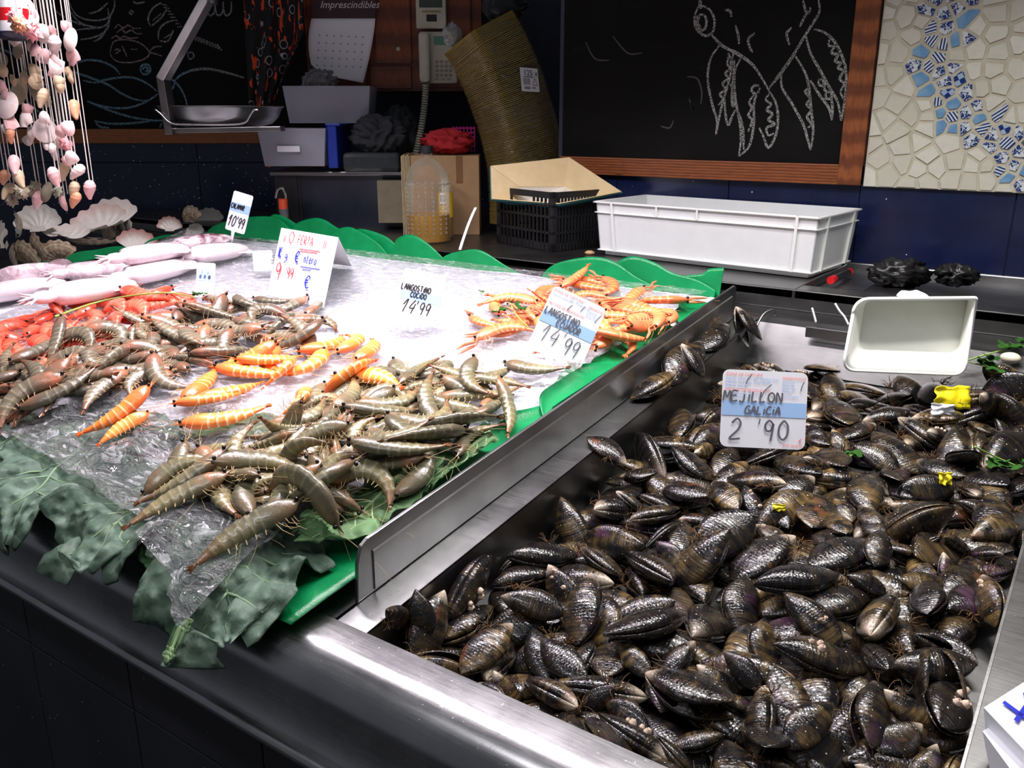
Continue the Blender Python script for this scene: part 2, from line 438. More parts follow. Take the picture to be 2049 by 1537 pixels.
S4f = [[(205, 420), (260, 430), (285, 500), (280, 570)], [(215, 540), (240, 600), (225, 560)], [(60, 690), (110, 700), (130, 660)], [(-350, 230), (-300, 320), (-220, 330)], [(-200, 200), (-120, 290), (-40, 290)]]
draw(bd, S4f, z4, .004, plain('faint_chalk_smear', srgb(78, 78, 76), .95))

# ---------------------------------------------------------------- mosaic of broken tiles
mx0, mz0 = fx1 + .004, zmo
mos = thing('mosaic_panel', (mx0, YW - .02, mz0), 'white broken-tile mosaic panel with a winding band of blue shards', 'mosaic')
MX1, MZ1 = .35, 1.95
MB().box(mx0, MX1, YW - .016, YW - .001, mz0, MZ1).build('mosaic_bed', M['mosaic_grout'], mos)
def clip(poly, nx, nz, c):
    out = []
    for i in range(len(poly)):
        a, b = poly[i], poly[(i + 1) % len(poly)]
        da, db = a[0] * nx + a[1] * nz - c, b[0] * nx + b[1] * nz - c
        if da <= 0: out.append(a)
        if da * db < 0: t = da / (da - db); out.append((a[0] + (b[0] - a[0]) * t, a[1] + (b[1] - a[1]) * t))
    return out
band = [(1905, -30), (1890, 40), (1895, 90), (1870, 130), (1895, 190), (1905, 230), (1960, 250), (2005, 290), (2040, 340)]
bandw = [wpt(x, y, YW - .02) for x, y in band]
br = random.Random(5)
def band_dist(x, z):
    m = 9
    for a, b in zip(bandw, bandw[1:]):
        dx, dz = b.x - a.x, b.z - a.z; t = max(0, min(1, ((x - a.x) * dx + (z - a.z) * dz) / (dx * dx + dz * dz)))
        m = min(m, math.hypot(x - a.x - dx * t, z - a.z - dz * t))
    return m
seeds = []
zvis = wpt(1900, -40, YW - .02).z; xvis = wpt(2049, 200, YW - .02).x + .06
for _ in range(9000):
    x, z = br.uniform(mx0, xvis), br.uniform(mz0, zvis)
    rr = .0215 if band_dist(x, z) < .045 else .033
    if all((x - s[0]) ** 2 + (z - s[1]) ** 2 > (max(rr, .022) if s[2] else rr) ** 2 for s in seeds): seeds.append((x, z, band_dist(x, z) < .040))
for i, (x, z, blue) in enumerate(seeds):
    poly = [(mx0 + .001, mz0 + .001), (xvis, mz0 + .001), (xvis, zvis), (mx0 + .001, zvis)]
    for j, (x2, z2, b2) in enumerate(seeds):
        dx, dz = x2 - x, z2 - z; d = math.hypot(dx, dz)
        if j == i or d > .12: continue
        g = .0016 if not blue else .0024
        poly = clip(poly, dx / d, dz / d, (x2 * x2 - x * x + z2 * z2 - z * z) / (2 * d) - g)
        if len(poly) < 3: break
    if len(poly) < 3: continue
    k = br.uniform(.86, 1.0); cx = sum(p[0] for p in poly) / len(poly); cz = sum(p[1] for p in poly) / len(poly)
    poly = [(cx + (p[0] - cx) * k * br.uniform(.9, 1.02), cz + (p[1] - cz) * k * br.uniform(.9, 1.02)) for p in poly]
    y0 = YW - .0165 - br.uniform(.001, .003)
    mb = MB().prism([(p[0], YW - .012, p[1]) for p in poly], (0, y0 - YW + .012, 0))
    r = br.random()
    if blue: mt = M['shard_blue'][0 if r < .3 else 1 if r < .62 else 2 if r < .76 else 3] if br.random() > .12 else M['shard_white']
    else: mt = M['shard_green'] if (band_dist(x, z) < .062 and r < .14) else M['shard_white']
    # a shard keeps its own centre so that its painted pattern sits on it
    me = mb.mesh('shard', None, (cx, y0, cz)); me.materials.append(mt)
    inst('shard', me, mos, Matrix.Translation(Vector((cx, y0, cz)) - mos.location))

# ---------------------------------------------------------------- left chalkboard (frame rail at the bottom)
zb0 = ond(280, 287, DL - .03).z; zb1 = ond(280, 258, DL - .03).z
aL, aR = lat(-80, 280, DL - .03), lat(640, 280, DL - .03)
lb = thing('chalkboard', Lp(aL, DL - .02, zb0), 'wide black chalkboard with chalk fish and waves behind the hanging scale', 'chalkboard')
MB().obox(Lp(aL, DL - .02, zb1 - .01), RV * (aR - aL), HV * .014, (0, 0, 1.0)).build('slate', M['board'], lb)
MB().obox(Lp(aL, DL - .034, zb0), RV * (aR - aL), HV * .03, (0, 0, zb1 - zb0)).build('frame_rail', wood('pine_frame_left', srgb(150, 84, 38), srgb(186, 112, 56), (4, 4, 9)), lb, bev=.002)
S1 = 3.659
def z1(pts): return [ond(x / S1, y / S1, DL - .021) for x, y in pts]
draw(lb, [
 [(500, 0), (560, 110), (680, 150), (790, 130), (835, 60), (840, 0)], [(500, 60), (580, 160), (700, 200), (780, 180), (820, 90)], [(560, 220), (640, 210), (740, 205)], [(590, 290), (680, 275), (760, 240), (800, 170), (790, 60)],
 [(360, 0), (420, 90), (520, 150), (620, 190)], [(685, 305), (745, 270), (790, 190)], [(650, 100), (720, 80), (790, 20)],
 [(1100, 190), (1085, 130), (1120, 60), (1180, 20)], [(1110, 190), (1180, 130), (1220, 70)], [(1120, 150), (1180, 100)], [(1160, 290), (1165, 220), (1210, 170), (1270, 150)], [(1170, 300), (1230, 300), (1270, 220)], [(1200, 280), (1250, 250)],
 [(975, 10), (1000, 25), (1060, 15)], [(945, 85), (960, 105), (975, 85), (955, 78)], [(1375, 380), (1385, 430), (1420, 415), (1410, 385), (1385, 385)], [(1440, 140), (1490, 110), (1500, 40)],
] + [[(1180 + i * 17, 30 + i * 24), (1225 + i * 15, 40 + i * 22)] for i in range(8)] + [[(1390 + i * 20, 245 + i * 8), (1415 + i * 21, 290 + i * 8)] for i in range(11)]
 + [[(1510 + i * 60, 20), (1530 + i * 60, 110), (1570 + i * 60, 90), (1575 + i * 60, 10)] for i in range(3)], z1, .006, M['chalk'])
draw(lb, [
 [(840, 208), (870, 180), (900, 205), (940, 185), (980, 208), (1030, 205)], [(855, 240), (890, 215), (920, 240), (960, 222), (1000, 245), (1040, 245)], [(815, 283), (850, 262), (880, 280), (910, 265), (950, 280), (1015, 275)],
 [(808, 380), (830, 310), (900, 290), (1000, 305), (1070, 350), (1095, 395), (1050, 435), (950, 458), (860, 450), (815, 410), (808, 380)], [(1090, 385), (1130, 345), (1185, 340)], [(1095, 385), (1140, 395), (1190, 412)],
 [(893, 335), (915, 380), (930, 415)], [(958, 360), (1008, 362)], [(835, 370), (860, 360), (882, 370), (860, 385), (845, 395)],
], z1, .005, M['chalk_pink'])
draw(lb, [
 [(560, 460), (640, 440), (740, 450), (830, 490), (880, 545)], [(480, 505), (600, 545), (720, 590), (800, 625), (900, 690), (1000, 730), (1090, 738)], [(610, 590), (700, 605), (770, 585), (900, 565), (1000, 575), (1090, 620), (1150, 670)],
 [(500, 520), (620, 555), (740, 600)], [(640, 740), (740, 775), (850, 792), (960, 785), (1080, 740), (1160, 685)], [(640, 742), (780, 800), (950, 855), (1100, 880), (1190, 882)], [(690, 885), (800, 905), (920, 905), (1040, 895), (1100, 885)], [(700, 900), (740, 930), (800, 935)],
 [(1025, 510), (1045, 475), (1085, 475), (1102, 510), (1080, 540), (1045, 540), (1025, 510)], [(1040, 510), (1065, 490), (1085, 510), (1065, 525)], [(1270, 600), (1330, 545), (1420, 512)], [(1205, 660), (1260, 650), (1280, 600)], [(1205, 595), (1250, 580), (1310, 630), (1350, 700), (1370, 770)],
 [(1170, 935), (1185, 900)], [(300, 640), (350, 620), (370, 700)], [(0, 350), (60, 380), (110, 400)], [(200, 740), (300, 830), (440, 900), (480, 920)],
], z1, .0075, M['chalk_blue'])
draw(lb, [[(1330, 545), (1420, 512), (1530, 505), (1650, 530), (1790, 570)]], z1, .009, M['chalk'])

# ================================================================ the stainless counter
XL, XRR = -3.15, .9
def extrude_x(mb, prof, x0, x1):
    n = len(prof); o = len(mb.v)
    for x in (x0, x1):
        for y, z in prof: mb.v.append((x, y, z))
    for i in range(n - 1): mb.f.append((o + i, o + i + 1, o + n + i + 1, o + n + i))
    return mb
ct = thing('display_counter', (-.9, 1.0, 0), 'long stainless steel fish counter with rounded front edge', 'counter')
# rounded front: top flat, bullnose, drop, rolled lip
prof = [(.545, .850)] + [(.515 - .042 * math.sin(a), .808 + .042 * math.cos(a)) for a in [i * math.pi / 2 / 10 for i in range(11)]] + [(.468, .775), (.462, .762)]
prof += [(.456 - .007 * math.sin(a), .757 + .007 * math.cos(a)) for a in [i * math.pi / 8 for i in range(0, 9)]] + [(.48, .745)]
ed = extrude_x(MB(), prof[::-1], XL, XRR).build('front_edge', M['steel_edge'], ct, smooth=50)
# dark front tiles under the edge
fj = [onx(0, 0, 0)] if False else None
x_j = [ony(x, y, .50).x for x, y in ((30, 1105), (245, 1250))]
stepx = x_j[1] - x_j[0]
zrow = ony(240, 1400, .50).z
MB().box(XL, XRR, .508, .53, .05, .75).build('front_backing', M['dark'], ct)
for k in range(-5, 5):
    xa = x_j[0] + k * stepx
    for z0, z1_ in ((.05, zrow - .0012), (zrow + .0012, .748)):
        MB().box(xa + .0012, xa + stepx - .0012, .498, .508, z0, z1_).build('front_panel', M['front'], ct, bev=.001)
# deck under the ice, sloping up to the back
def slab(mb, x0, x1, y0, y1, dz0, dz1):
    mb.add([(x0, y0, ztray(y0) + dz0), (x1, y0, ztray(y0) + dz0), (x1, y1, ztray(y1) + dz0), (x0, y1, ztray(y1) + dz0),
            (x0, y0, ztray(y0) + dz1), (x1, y0, ztray(y0) + dz1), (x1, y1, ztray(y1) + dz1), (x0, y1, ztray(y1) + dz1)],
           [(0, 3, 2, 1), (4, 5, 6, 7), (0, 1, 5, 4), (1, 2, 6, 5), (2, 3, 7, 6), (3, 0, 4, 7)]); return mb
slab(MB(), XL, XD - .004, .54, 1.70, -.012, -.002).build('deck', M['steel'], ct)
slab(MB(), XR + .012, XRR, .54, 1.70, -.012, -.002).build('deck', M['steel_dark'], ct)  # same steel as the other deck, darkened in colour against lamp glare
# ledge and upright face below the back counter
MB().box(XL, XRR, 1.655, YE + .002, .963, .975).build('rear_ledge', M['steel_dark'], ct)
MB().box(XL, XRR, YE - .004, YE + .02, .60, .976).build('apron_panel', M['steel_dark'], ct)
# mussel tray, one steel; floor, left side, right flange, far end darkened as shade
tr = thing('mussel_tray', (-.3, 1.1, .77), 'deep stainless tray sunk in the counter that holds the mussels', 'tray')
fd = -.078
slab(MB(), XF, XR, .546, 1.62, fd - .003, fd).build('tray_floor', M['steel_dark'], tr)
slab(MB(), XF - .0025, XF, .546, 1.655, fd, 0).build('tray_side', M['steel_dark'], tr)
slab(MB(), XR, XR + .0025, .546, 1.655, fd, 0).build('tray_side', M['steel'], tr)
slab(MB(), XD + .002, XF, .540, 1.655, -.003, .0).build('tray_flange', M['steel'], tr, bev=.0008)
slab(MB(), XR + .0025, XR + .045, .540, 1.655, -.0005, .0015).build('tray_flange', M['steel_dark'], tr, bev=.0005)
slab(MB(), XF, XR, .543, .548, fd, -.001).build('tray_end', M['steel'], tr)
bz0, bz1 = ztray(1.62) + fd, .975
MB().add and None
mb = MB(); mb.add([(XF, 1.60, bz0), (XR, 1.60, bz0), (XR, 1.645, .965), (XF, 1.645, .965), (XF, 1.648, .976), (XR, 1.648, .976), (XR, 1.66, .976), (XF, 1.66, .976)], [(0, 1, 2, 3), (3, 2, 5, 4), (4, 5, 6, 7)])
mb.build('tray_end', M['steel_dark'], tr, solid=.002)
zc_ = [ony(1617, 650, 1.632), ony(1690, 682, 1.632)]
MB().box(zc_[0].x, zc_[1].x + .05, 1.618, 1.624, zc_[1].z, zc_[0].z).build('tray_clip', M['steel'], tr, bev=.0015)
# wire hook at the corner of the tray
MB().tube(catmull([(XF + .012, 1.60, .952), (XF + .016, 1.63, .982), (XF + .028, 1.65, .990), (XF + .032, 1.655, .978)], 5), .0022, 6).build('wire_hook', M['steel'], tr, smooth=180)
# divider panel between ice and mussels
dv = thing('divider_panel', (XD, 1.1, .85), 'upright stainless divider with rounded corner between ice bed and mussels', 'divider')
def dz(Y): return ztray(Y) + .0665
outl = [(.578, ztray(.578) - .03), (.5835, ztray(.583) + .045), (.590, dz(.59) - .004), (.600, dz(.6))] + [(1.628, dz(1.628)), (1.636, dz(1.636) - .006), (1.636, ztray(1.636) - .01)]
MB().prism([(XD - .004, y, z) for y, z in outl], (.005, 0, 0)).build('panel', steel('divider_steel', .34, .32), dv, bev=.001)
for (ya, yb, da, db) in ((.606, 1.615, .050, .053), ):
    mb = MB(); e = .0016
    for dd in (da,):
        mb.add([(XD + .001, ya, ztray(ya) + dd), (XD + .001, yb, ztray(yb) + dd), (XD + .001 + e, yb, ztray(yb) + dd - .002), (XD + .001 + e, ya, ztray(ya) + dd - .002), (XD + .001, ya, ztray(ya) + .002), (XD + .001, yb, ztray(yb) + .002), (XD + .001 + e, yb, ztray(yb) + .002), (XD + .001 + e, ya, ztray(ya) + .002)],
               [(0, 3, 2, 1), (3, 7, 6, 2), (0, 4, 7, 3), (1, 2, 6, 5)])
    mb.build('raised_field', M['steel'], dv)

# ---------------------------------------------------------------- back counter
bc = thing('back_counter', (-.8, 1.9, .6), 'stainless work counter along the back wall with a recessed pan', 'counter')
xp0 = onz(1612, 568, ZC).x
yw0 = lambda x: (DL - .012 + math.sin(YAW) * x) / math.cos(YAW)
yw_x = ((YW - .002) * math.cos(YAW) - DL + .012) / math.sin(YAW)
MB().prism([(xp0, YE, ZC - .02), (xp0, YW - .002, ZC - .02), (yw_x, YW - .002, ZC - .02), (XL, yw0(XL), ZC - .02), (XL, YE, ZC - .02)], (0, 0, .02)).build('worktop', M['steel_dark'], bc, bev=.003)
MB().box(xp0, XRR, YE, YE + .06, ZC - .02, ZC).build('front_rim', M['steel_dark'], bc, bev=.003)
MB().box(xp0, XRR, YE + .06, YW - .012, ZC - .03, ZC - .020).build('pan', M['steel'], bc)
MB().box(xp0 + .10, xp0 + .46, YE + .085, YW - .10, ZC - .020, ZC - .012).build('drain_plate', M['steel_dark'], bc, bev=.002)
MB().box(XL, XRR, YE, YE + .006, .976, ZC).build('front_fascia', M['steel_dark'], bc, bev=.002)
zs = ony(1696, 524, YW - .012).z
MB().box(XC, XRR, YW - .014, YW - .004, ZC - .03, zs).build('upstand', M['steel'], bc, bev=.003)
yw_ = lambda x: (DL - .006 + math.sin(YAW) * x) / math.cos(YAW)
MB().prism([(XC - .125, YW, ZC - .02), (XC - .125, yw_(XC - .125), ZC - .02), (-2.75, yw_(-2.75), ZC - .02), (-2.75, YW, ZC - .02)][::-1] if False else [(XC - .125, YW - .002, ZC - .02), (XC - .125, yw_(XC - .125), ZC - .02), (-2.70, yw_(-2.70), ZC - .02)], (0, 0, .02)).build('worktop', M['steel_dark'], bc)
# ================================================================ ice bed
XI0, XI1, YI0, YI1 = -2.36, XD - .012, .66, 1.66
def zice(x, y):
    t = ztray(y)
    m = .050 + .012 * N3(x * 2.1, y * 2.6, 3) + .005 * N3(x * 7, y * 7, 9)
    e = min((x - XI0) / .10, (XI1 - x) / .06, (YI1 - y) / .10, 1.0); e = max(e, 0)
    m *= .45 + .55 * (e * (2 - e))
    f = (y - YI0) / .16
    if f < 1: m = m * max(0, f * (2 - f) if f > 0 else 0) + .012 * (1 - max(f, 0))
    return t + m
def ice_mat():
    t = NT('crushed_ice'); co = t.coord('Object')
    f = t.noise(co, 55, 6, .7); v = t.n('ShaderNodeTexVoronoi', i_Scale=130.0); t.l(co, v.inputs['Vector'])
    c = t.mix(t.ramp(f, [(.3, 0), (.7, 1)]), srgb(214, 216, 226), srgb(246, 246, 250))
    t.set(Base_Color=c, Roughness=.35, Subsurface_Weight=.25, Subsurface_Scale=.01)
    t.b.inputs['Subsurface Radius'].default_value = (1, 1, 1)
    nb = t.bump(f, .5, .004); t.bump(v.outputs['Distance'], .45, .002, nb); return t.m
mb = MB()
NX, NY = 190, 110
mb.grid(lambda u, v: (XI0 + (XI1 - XI0) * u, YI0 - .02 + (YI1 - YI0 + .02) * v, zice(XI0 + (XI1 - XI0) * u, YI0 - .02 + (YI1 - YI0 + .02) * v) + .0022 * N3(u * 160, v * 90, 1)), NX, NY)
ice = mb.build('crushed_ice', ice_mat(), smooth=180)
tag(ice, 'bed of crushed white ice filling the left display', 'ice', kind='stuff')

# ================================================================ height map: things are laid down one after another
class HM:
    def __init__(s, x0, x1, y0, y1, cell, zf):
        s.x0, s.y0, s.c = x0, y0, cell; s.nx, s.ny = int((x1 - x0) / cell) + 1, int((y1 - y0) / cell) + 1
        s.h = np.array([[zf(x0 + i * cell, y0 + j * cell) for j in range(s.ny)] for i in range(s.nx)])
    def idx(s, x, y):
        return np.clip(((x - s.x0) / s.c + .5).astype(int), 0, s.nx - 1), np.clip(((y - s.y0) / s.c + .5).astype(int), 0, s.ny - 1)
    def z(s, x, y):
        i = min(max(int((x - s.x0) / s.c + .5), 0), s.nx - 1); j = min(max(int((y - s.y0) / s.c + .5), 0), s.ny - 1); return s.h[i, j]
    def mean(s, x, y, r):
        i0, j0 = int((x - r - s.x0) / s.c), int((y - r - s.y0) / s.c); k = max(int(2 * r / s.c), 1)
        w = s.h[max(i0, 0):max(i0 + k, 1), max(j0, 0):max(j0 + k, 1)]
        return float(w.mean()) if w.size else s.z(x, y)
    def grad(s, x, y, r=.02):
        return ((s.mean(x + r, y, r) - s.mean(x - r, y, r)) / (2 * r), (s.mean(x, y + r, r) - s.mean(x, y - r, r)) / (2 * r))
    def drop(s, pts, slack, base, cap):                    # pts: world points around z=0 -> lift so that they rest on the map
        i, j = s.idx(pts[:, 0], pts[:, 1]); g = s.h[i, j] - pts[:, 2]
        under = pts[:, 2] < np.quantile(pts[:, 2], .5)
        lo = float(np.quantile(g[under], 1 - slack))
        lo = max(min(lo, base + cap - pts[:, 2].min()), base - .002 - pts[:, 2].min())
        z = pts[:, 2] + lo
        for di in (-1, 0, 1):
            for dj in (-1, 0, 1):
                np.maximum.at(s.h, (np.clip(i + di, 0, s.nx - 1), np.clip(j + dj, 0, s.ny - 1)), z - (.0 if di == dj == 0 else .001))
        return lo
def lay(hm, pts_local, x, y, heading, scale, jitter=.15, roll=0.0, pitch=0.0, slack=.3, follow=.8, mirror=1, rng=rnd, base=None, cap=.05):
    gx, gy = hm.grad(x, y)
    nrm = Vector((-gx * follow + rng.gauss(0, jitter), -gy * follow + rng.gauss(0, jitter), 1)).normalized()
    xd = Vector((math.cos(heading), math.sin(heading), 0)); xd = (xd - nrm * xd.dot(nrm)).normalized(); yd = nrm.cross(xd)
    m = Matrix((xd, yd, nrm)).transposed() @ Matrix.Rotation(pitch, 3, 'Y') @ Matrix.Rotation(roll, 3, 'X')
    mn = np.array(m) * scale
    p = pts_local * np.array([1, mirror, 1]) @ mn.T + np.array([x, y, 0])
    z = hm.drop(p, slack, base(x, y) if base else -9, cap if base else 99)
    return Matrix.Translation((x, y, z)) @ m.to_4x4() @ Matrix.Diagonal((scale, scale * mirror, scale, 1))

def settle(B, limits, iters=150, pull=.02, grav=.0006, shrink=.95):
    """let rigid bodies, each a handful of balls, push one another apart and sink until they rest"""
    n = len(B); N = max(len(b['r']) for b in B)
    X = np.zeros((n, N, 3)); Rr = np.zeros((n, N)); W = np.zeros((n, N))
    for i, b in enumerate(B): k = len(b['r']); X[i, :k] = b['P']; Rr[i, :k] = b['r']; W[i, :k] = 1
    wn = W.sum(1)[:, None]; c0 = (X * W[..., None]).sum(1) / wn; Q = (X - c0[:, None]) * W[..., None]; c = c0.copy(); Rm = np.tile(np.eye(3), (n, 1, 1))
    rad = (np.linalg.norm(Q, axis=2) + Rr).max(1)
    for it in range(iters):
        if it % 6 == 0:
            dd = np.linalg.norm(c[:, None] - c[None], axis=2); I, J = np.nonzero(np.triu(dd < rad[:, None] + rad[None] + .004, 1))
        X[..., 2] -= grav * max(.15, 1 - it / iters)
        D = X[I][:, :, None].astype('f4') - X[J][:, None].astype('f4'); S = (Rr[I][:, :, None] + Rr[J][:, None]) * shrink * (W[I][:, :, None] * W[J][:, None])
        d = np.sqrt((D * D).sum(-1)); h = np.nonzero(d < S)
        if len(h[0]):
            dv = D[h] / np.maximum(d[h], 1e-5)[:, None] * ((S[h] - d[h]) * .5)[:, None]
            a, b = I[h[0]] * N + h[1], J[h[0]] * N + h[2]; T_ = np.zeros((n * N, 3)); C_ = np.zeros(n * N)
            np.add.at(T_, a, dv); np.add.at(T_, b, -dv); np.add.at(C_, a, 1); np.add.at(C_, b, 1)
            # a ball that is pushed counts more than one that is free, so that bodies part quickly
            X += (T_ / np.maximum(C_, 1)[:, None]).reshape(n, N, 3) * 1.0; hit_ = (C_ > 0).reshape(n, N)
        else: hit_ = np.zeros((n, N), bool)
        X0 = X.copy(); limits(X, Rr, W); hit_ |= (np.abs(X - X0).sum(-1) > 1e-7)
        w = W * (1 + 4 * hit_); ws = w.sum(1)[:, None]
        qc = (Q * w[..., None]).sum(1) / ws; xc = (X * w[..., None]).sum(1) / ws
        A = np.einsum('nki,nkj,nk->nij', X - xc[:, None], Q - qc[:, None], w); A = A + Rm * 1e-7
        U, _, Vt = np.linalg.svd(A); dt = np.linalg.det(U @ Vt); U[:, :, 2] *= dt[:, None]; Rm = U @ Vt
        c = xc - np.einsum('nij,nj->ni', Rm, qc); c[:, :2] += (c0 - c)[:, :2] * pull
        X = np.einsum('nij,nkj->nki', Rm, Q) + c[:, None]
    for i, b in enumerate(B):
        m = Matrix(Rm[i].tolist()).to_4x4(); m.translation = Vector(c[i]) - (m.to_3x3() @ Vector(c0[i])); b['o'].matrix_world = m @ b['M']; b['M'] = m @ b['M']
def relevel(hm, h0, B):                                     # height map again from where things came to rest
    hm.h[:] = h0
    for b in B:
        p = b['pts'] @ np.array(b['M'].to_3x3()).T + np.array(b['M'].translation); i, j = hm.idx(p[:, 0], p[:, 1])
        for di in (-1, 0, 1):
            for dj in (-1, 0, 1): np.maximum.at(hm.h, (np.clip(i + di, 0, hm.nx - 1), np.clip(j + dj, 0, hm.ny - 1)), p[:, 2])
def plate_of(corners, d, dtop, dright=0.0):                 # an upright card as an obstacle
    TL, TR_, BR, BL = [ond(x, y, d + (dtop if i < 2 else 0) + (dright if i in (1, 2) else 0)) for i, (x, y) in enumerate(corners)]
    return BL, TR_, TL
def keep_off(X, R_a, BL, TR_, TL):
    ex = (TR_ - TL).normalized(); w = (TR_ - TL).length; ey = TL - BL; ey = ey - ex * ey.dot(ex); h = ey.length; ey.normalize(); n = np.array(ex.cross(ey)); v = X - np.array(BL)
    a, b, d = v @ np.array(ex), v @ np.array(ey), v @ n; m = (a > -R_a) & (a < w + R_a) & (b > -.03) & (b < h) & (np.abs(d) < R_a + .002)
    X += (np.where(m, np.where(d > 0, R_a + .002 - d, -(R_a + .002) - d), 0))[..., None] * n
# ================================================================ mussels
def mussel_mat():
    t = NT('wet_mussel_shell'); co = t.coord('Object'); oi = t.n('ShaderNodeObjectInfo')
    sc = t.n('ShaderNodeSeparateColor'); t.l(oi.outputs['Color'], sc.inputs[0]); r1, r2, r3 = sc.outputs[0], sc.outputs[1], sc.outputs[2]
    ln = t.n('ShaderNodeVectorMath', operation='LENGTH'); t.l(co, ln.inputs[0]); rl = ln.outputs['Value']
    off = t.n('ShaderNodeVectorMath', operation='ADD'); t.l(co, off.inputs[0]); cb = t.n('ShaderNodeCombineXYZ')
    for i in range(3): t.l(t.math('MULTIPLY', (r1, r2, r3)[i], 17.0), cb.inputs[i])
    t.l(cb.outputs[0], off.inputs[1]); oc = off.outputs[0]
    wob = t.math('ADD', rl, t.math('MULTIPLY', t.noise(oc, 3, 2), .06))
    ring = t.n('ShaderNodeTexNoise', noise_dimensions='1D', i_Scale=11.0, i_Detail=5.0, i_Roughness=.7); t.l(t.math('ADD', wob, t.math('MULTIPLY', r1, 9.0)), ring.inputs['W'])
    rf = ring.outputs['Fac']; pn = t.noise(oc, 3.2, 4, .6); fine = t.noise(oc, 42, 4, .7)
    c = t.mix(t.ramp(rf, [(.42, 0), (.70, 1)]), (.0040, .0042, .0060), (.016, .0115, .0072))
    gold = t.math('MULTIPLY', t.ramp(pn, [(.44, 0), (.66, 1)]), t.ramp(rf, [(.35, .15), (.62, 1)]))
    c = t.mix(t.math('MULTIPLY', gold, t.math('ADD', t.math('MULTIPLY', t.math('MULTIPLY', r2, r2), .80), .05)), c, (.26, .165, .055))
    c = t.mix(t.math('MULTIPLY', t.ramp(fine, [(.60, 0), (.72, .55)]), r3), c, (.19, .135, .06))
    umbo = t.math('MULTIPLY', t.ramp(t.math('ADD', rl, t.math('MULTIPLY', fine, .22)), [(.16, 1), (.34, 0)]), t.ramp(r3, [(.35, 0), (.8, 1)]))
    c = t.mix(umbo, c, (.50, .41, .31))
    v = t.n('ShaderNodeTexVoronoi', i_Scale=17.0); t.l(oc, v.inputs['Vector'])
    sp = t.math('MULTIPLY', t.math('LESS_THAN', v.outputs['Distance'], .14), t.math('GREATER_THAN', v.outputs['Color'], .72))
    c = t.mix(sp, c, (.55, .5, .42))
    c = t.mix(t.math('MULTIPLY', t.ramp(t.noise(oc, 2.1, 2), [(.62, 0), (.75, .55)]), r1), c, (.10, .035, .085))
    c = t.mix(t.math('MULTIPLY', t.ramp(t.noise(oc, 2.6, 3), [(.60, 0), (.74, .75)]), t.ramp(r3, [(.55, 0), (.9, 1)])), c, (.16, .058, .020))
    t.set(Base_Color=c, Roughness=t.ramp(t.math('ADD', t.math('MULTIPLY', gold, .3), fine), [(.40, .08), (1.0, .30)]))
    wv = t.math('SINE', t.math('MULTIPLY', wob, 175.0))
    nb = t.bump(t.math('ADD', wv, t.math('MULTIPLY', rf, 6.0)), .08, .006); t.bump(t.ramp(t.noise(oc, 40, 3, .7), [(.5, 0), (.85, 1)]), .16, .006, nb)
    return t.m
M['mussel'] = mussel_mat()
M['byssus'] = plain('brown_byssus', srgb(84, 58, 26), .8, var=.5, scale=40)
M['barnacle'] = plain('pale_barnacle', srgb(196, 172, 152), .75, var=.2, scale=90)
def valve_mesh(w, h, curve, seed, inner=True):
    r = random.Random(seed); mb = MB(); nu, nv = 16, 10
    def f(u, v, k=1.0):
        s = (1 - math.cos(math.pi * (.06 + .94 * u))) / 2; s = (s - .0089) / .9911; q = 2 * v - 1
        yu = w * .57 * math.sin(math.pi * min(s, 1) ** 1.12) ** .80 if 0 < s < 1 else 0
        yl = -w * .43 * math.sin(math.pi * min(s, 1) ** 1.25) ** .66 if 0 < s < 1 else 0
        a = math.pi * (q + 1) / 2; qq = -math.cos(a)
        mid, hw = (yu + yl) / 2, (yu - yl) / 2
        y = mid + qq * hw + curve * (s - .5) ** 2
        z = h * (math.sin(math.pi * min(s, 1) ** .80) ** .85 if 0 < s < 1 else 0) * math.sin(a) ** .8
        return (s * (1 if k == 1 else .985), y * k, z * k)
    mb.grid(lambda u, v: f(u, v), nu, nv)
    o = len(mb.v)
    if inner:
        mb.grid(lambda u, v: (lambda p: (p[0] + .012, p[1], max(p[2] - .012, .001)))(f(u, v, .95)), nu, nv, flip=True)
        for u in range(nu):
            for v in (0, nv):
                a, b = u * (nv + 1) + v, (u + 1) * (nv + 1) + v
                mb.f.append((a, b, b + o, a + o) if v else (b, a, a + o, b + o))
        for v in range(nv):
            a = nu * (nv + 1) + v; mb.f.append((a, a + 1, a + 1 + o, a + o))
    me = mb.mesh('shell_valve', 180); me.materials.append(M['mussel']); return me
VALVES = []
for i, (w, h, c) in enumerate(((.48, .140, .05), (.52, .135, -.03), (.44, .150, .10), (.57, .125, .0), (.50, .150, .16))):
    up = valve_mesh(w, h, c, i)
    lo_ = up.copy(); lo_.transform(Matrix.Diagonal((1, 1, -1, 1))); lo_.flip_normals()
    VALVES.append((up, lo_, np.array([v.co for v in up.vertices] + [v.co for v in lo_.vertices])))
def tuft(seed, n=9, ln=.16, rr=.008):
    r = random.Random(seed); mb = MB()
    for k in range(n):
        a = r.uniform(0, 6.28); p = Vector((0, 0, 0)); d = Vector((math.cos(a), math.sin(a), r.uniform(-.4, .9))).normalized(); pts = [p.copy()]
        for j in range(5):
            d = (d + Vector((r.gauss(0, .5), r.gauss(0, .5), r.gauss(0, .5)))).normalized(); p = p + d * ln / 5; pts.append(p.copy())
        mb.tube(pts, [rr, rr * .9, rr * .8, rr * .7, rr * .6, rr * .4], 3, caps=False)
    me = mb.mesh('byssus', 180); me.materials.append(M['byssus']); return me
TUFTS = [tuft(40 + i, 16, .24, .0075) for i in range(4)]
def barn():
    mb = MB(); mb.lathe([(.040, 0), (.034, .022), (.022, .044), (.015, .044), (.012, .026), (1e-5, .024)], n=8); me = mb.mesh('barnacle', 60); me.materials.append(M['barnacle']); return me
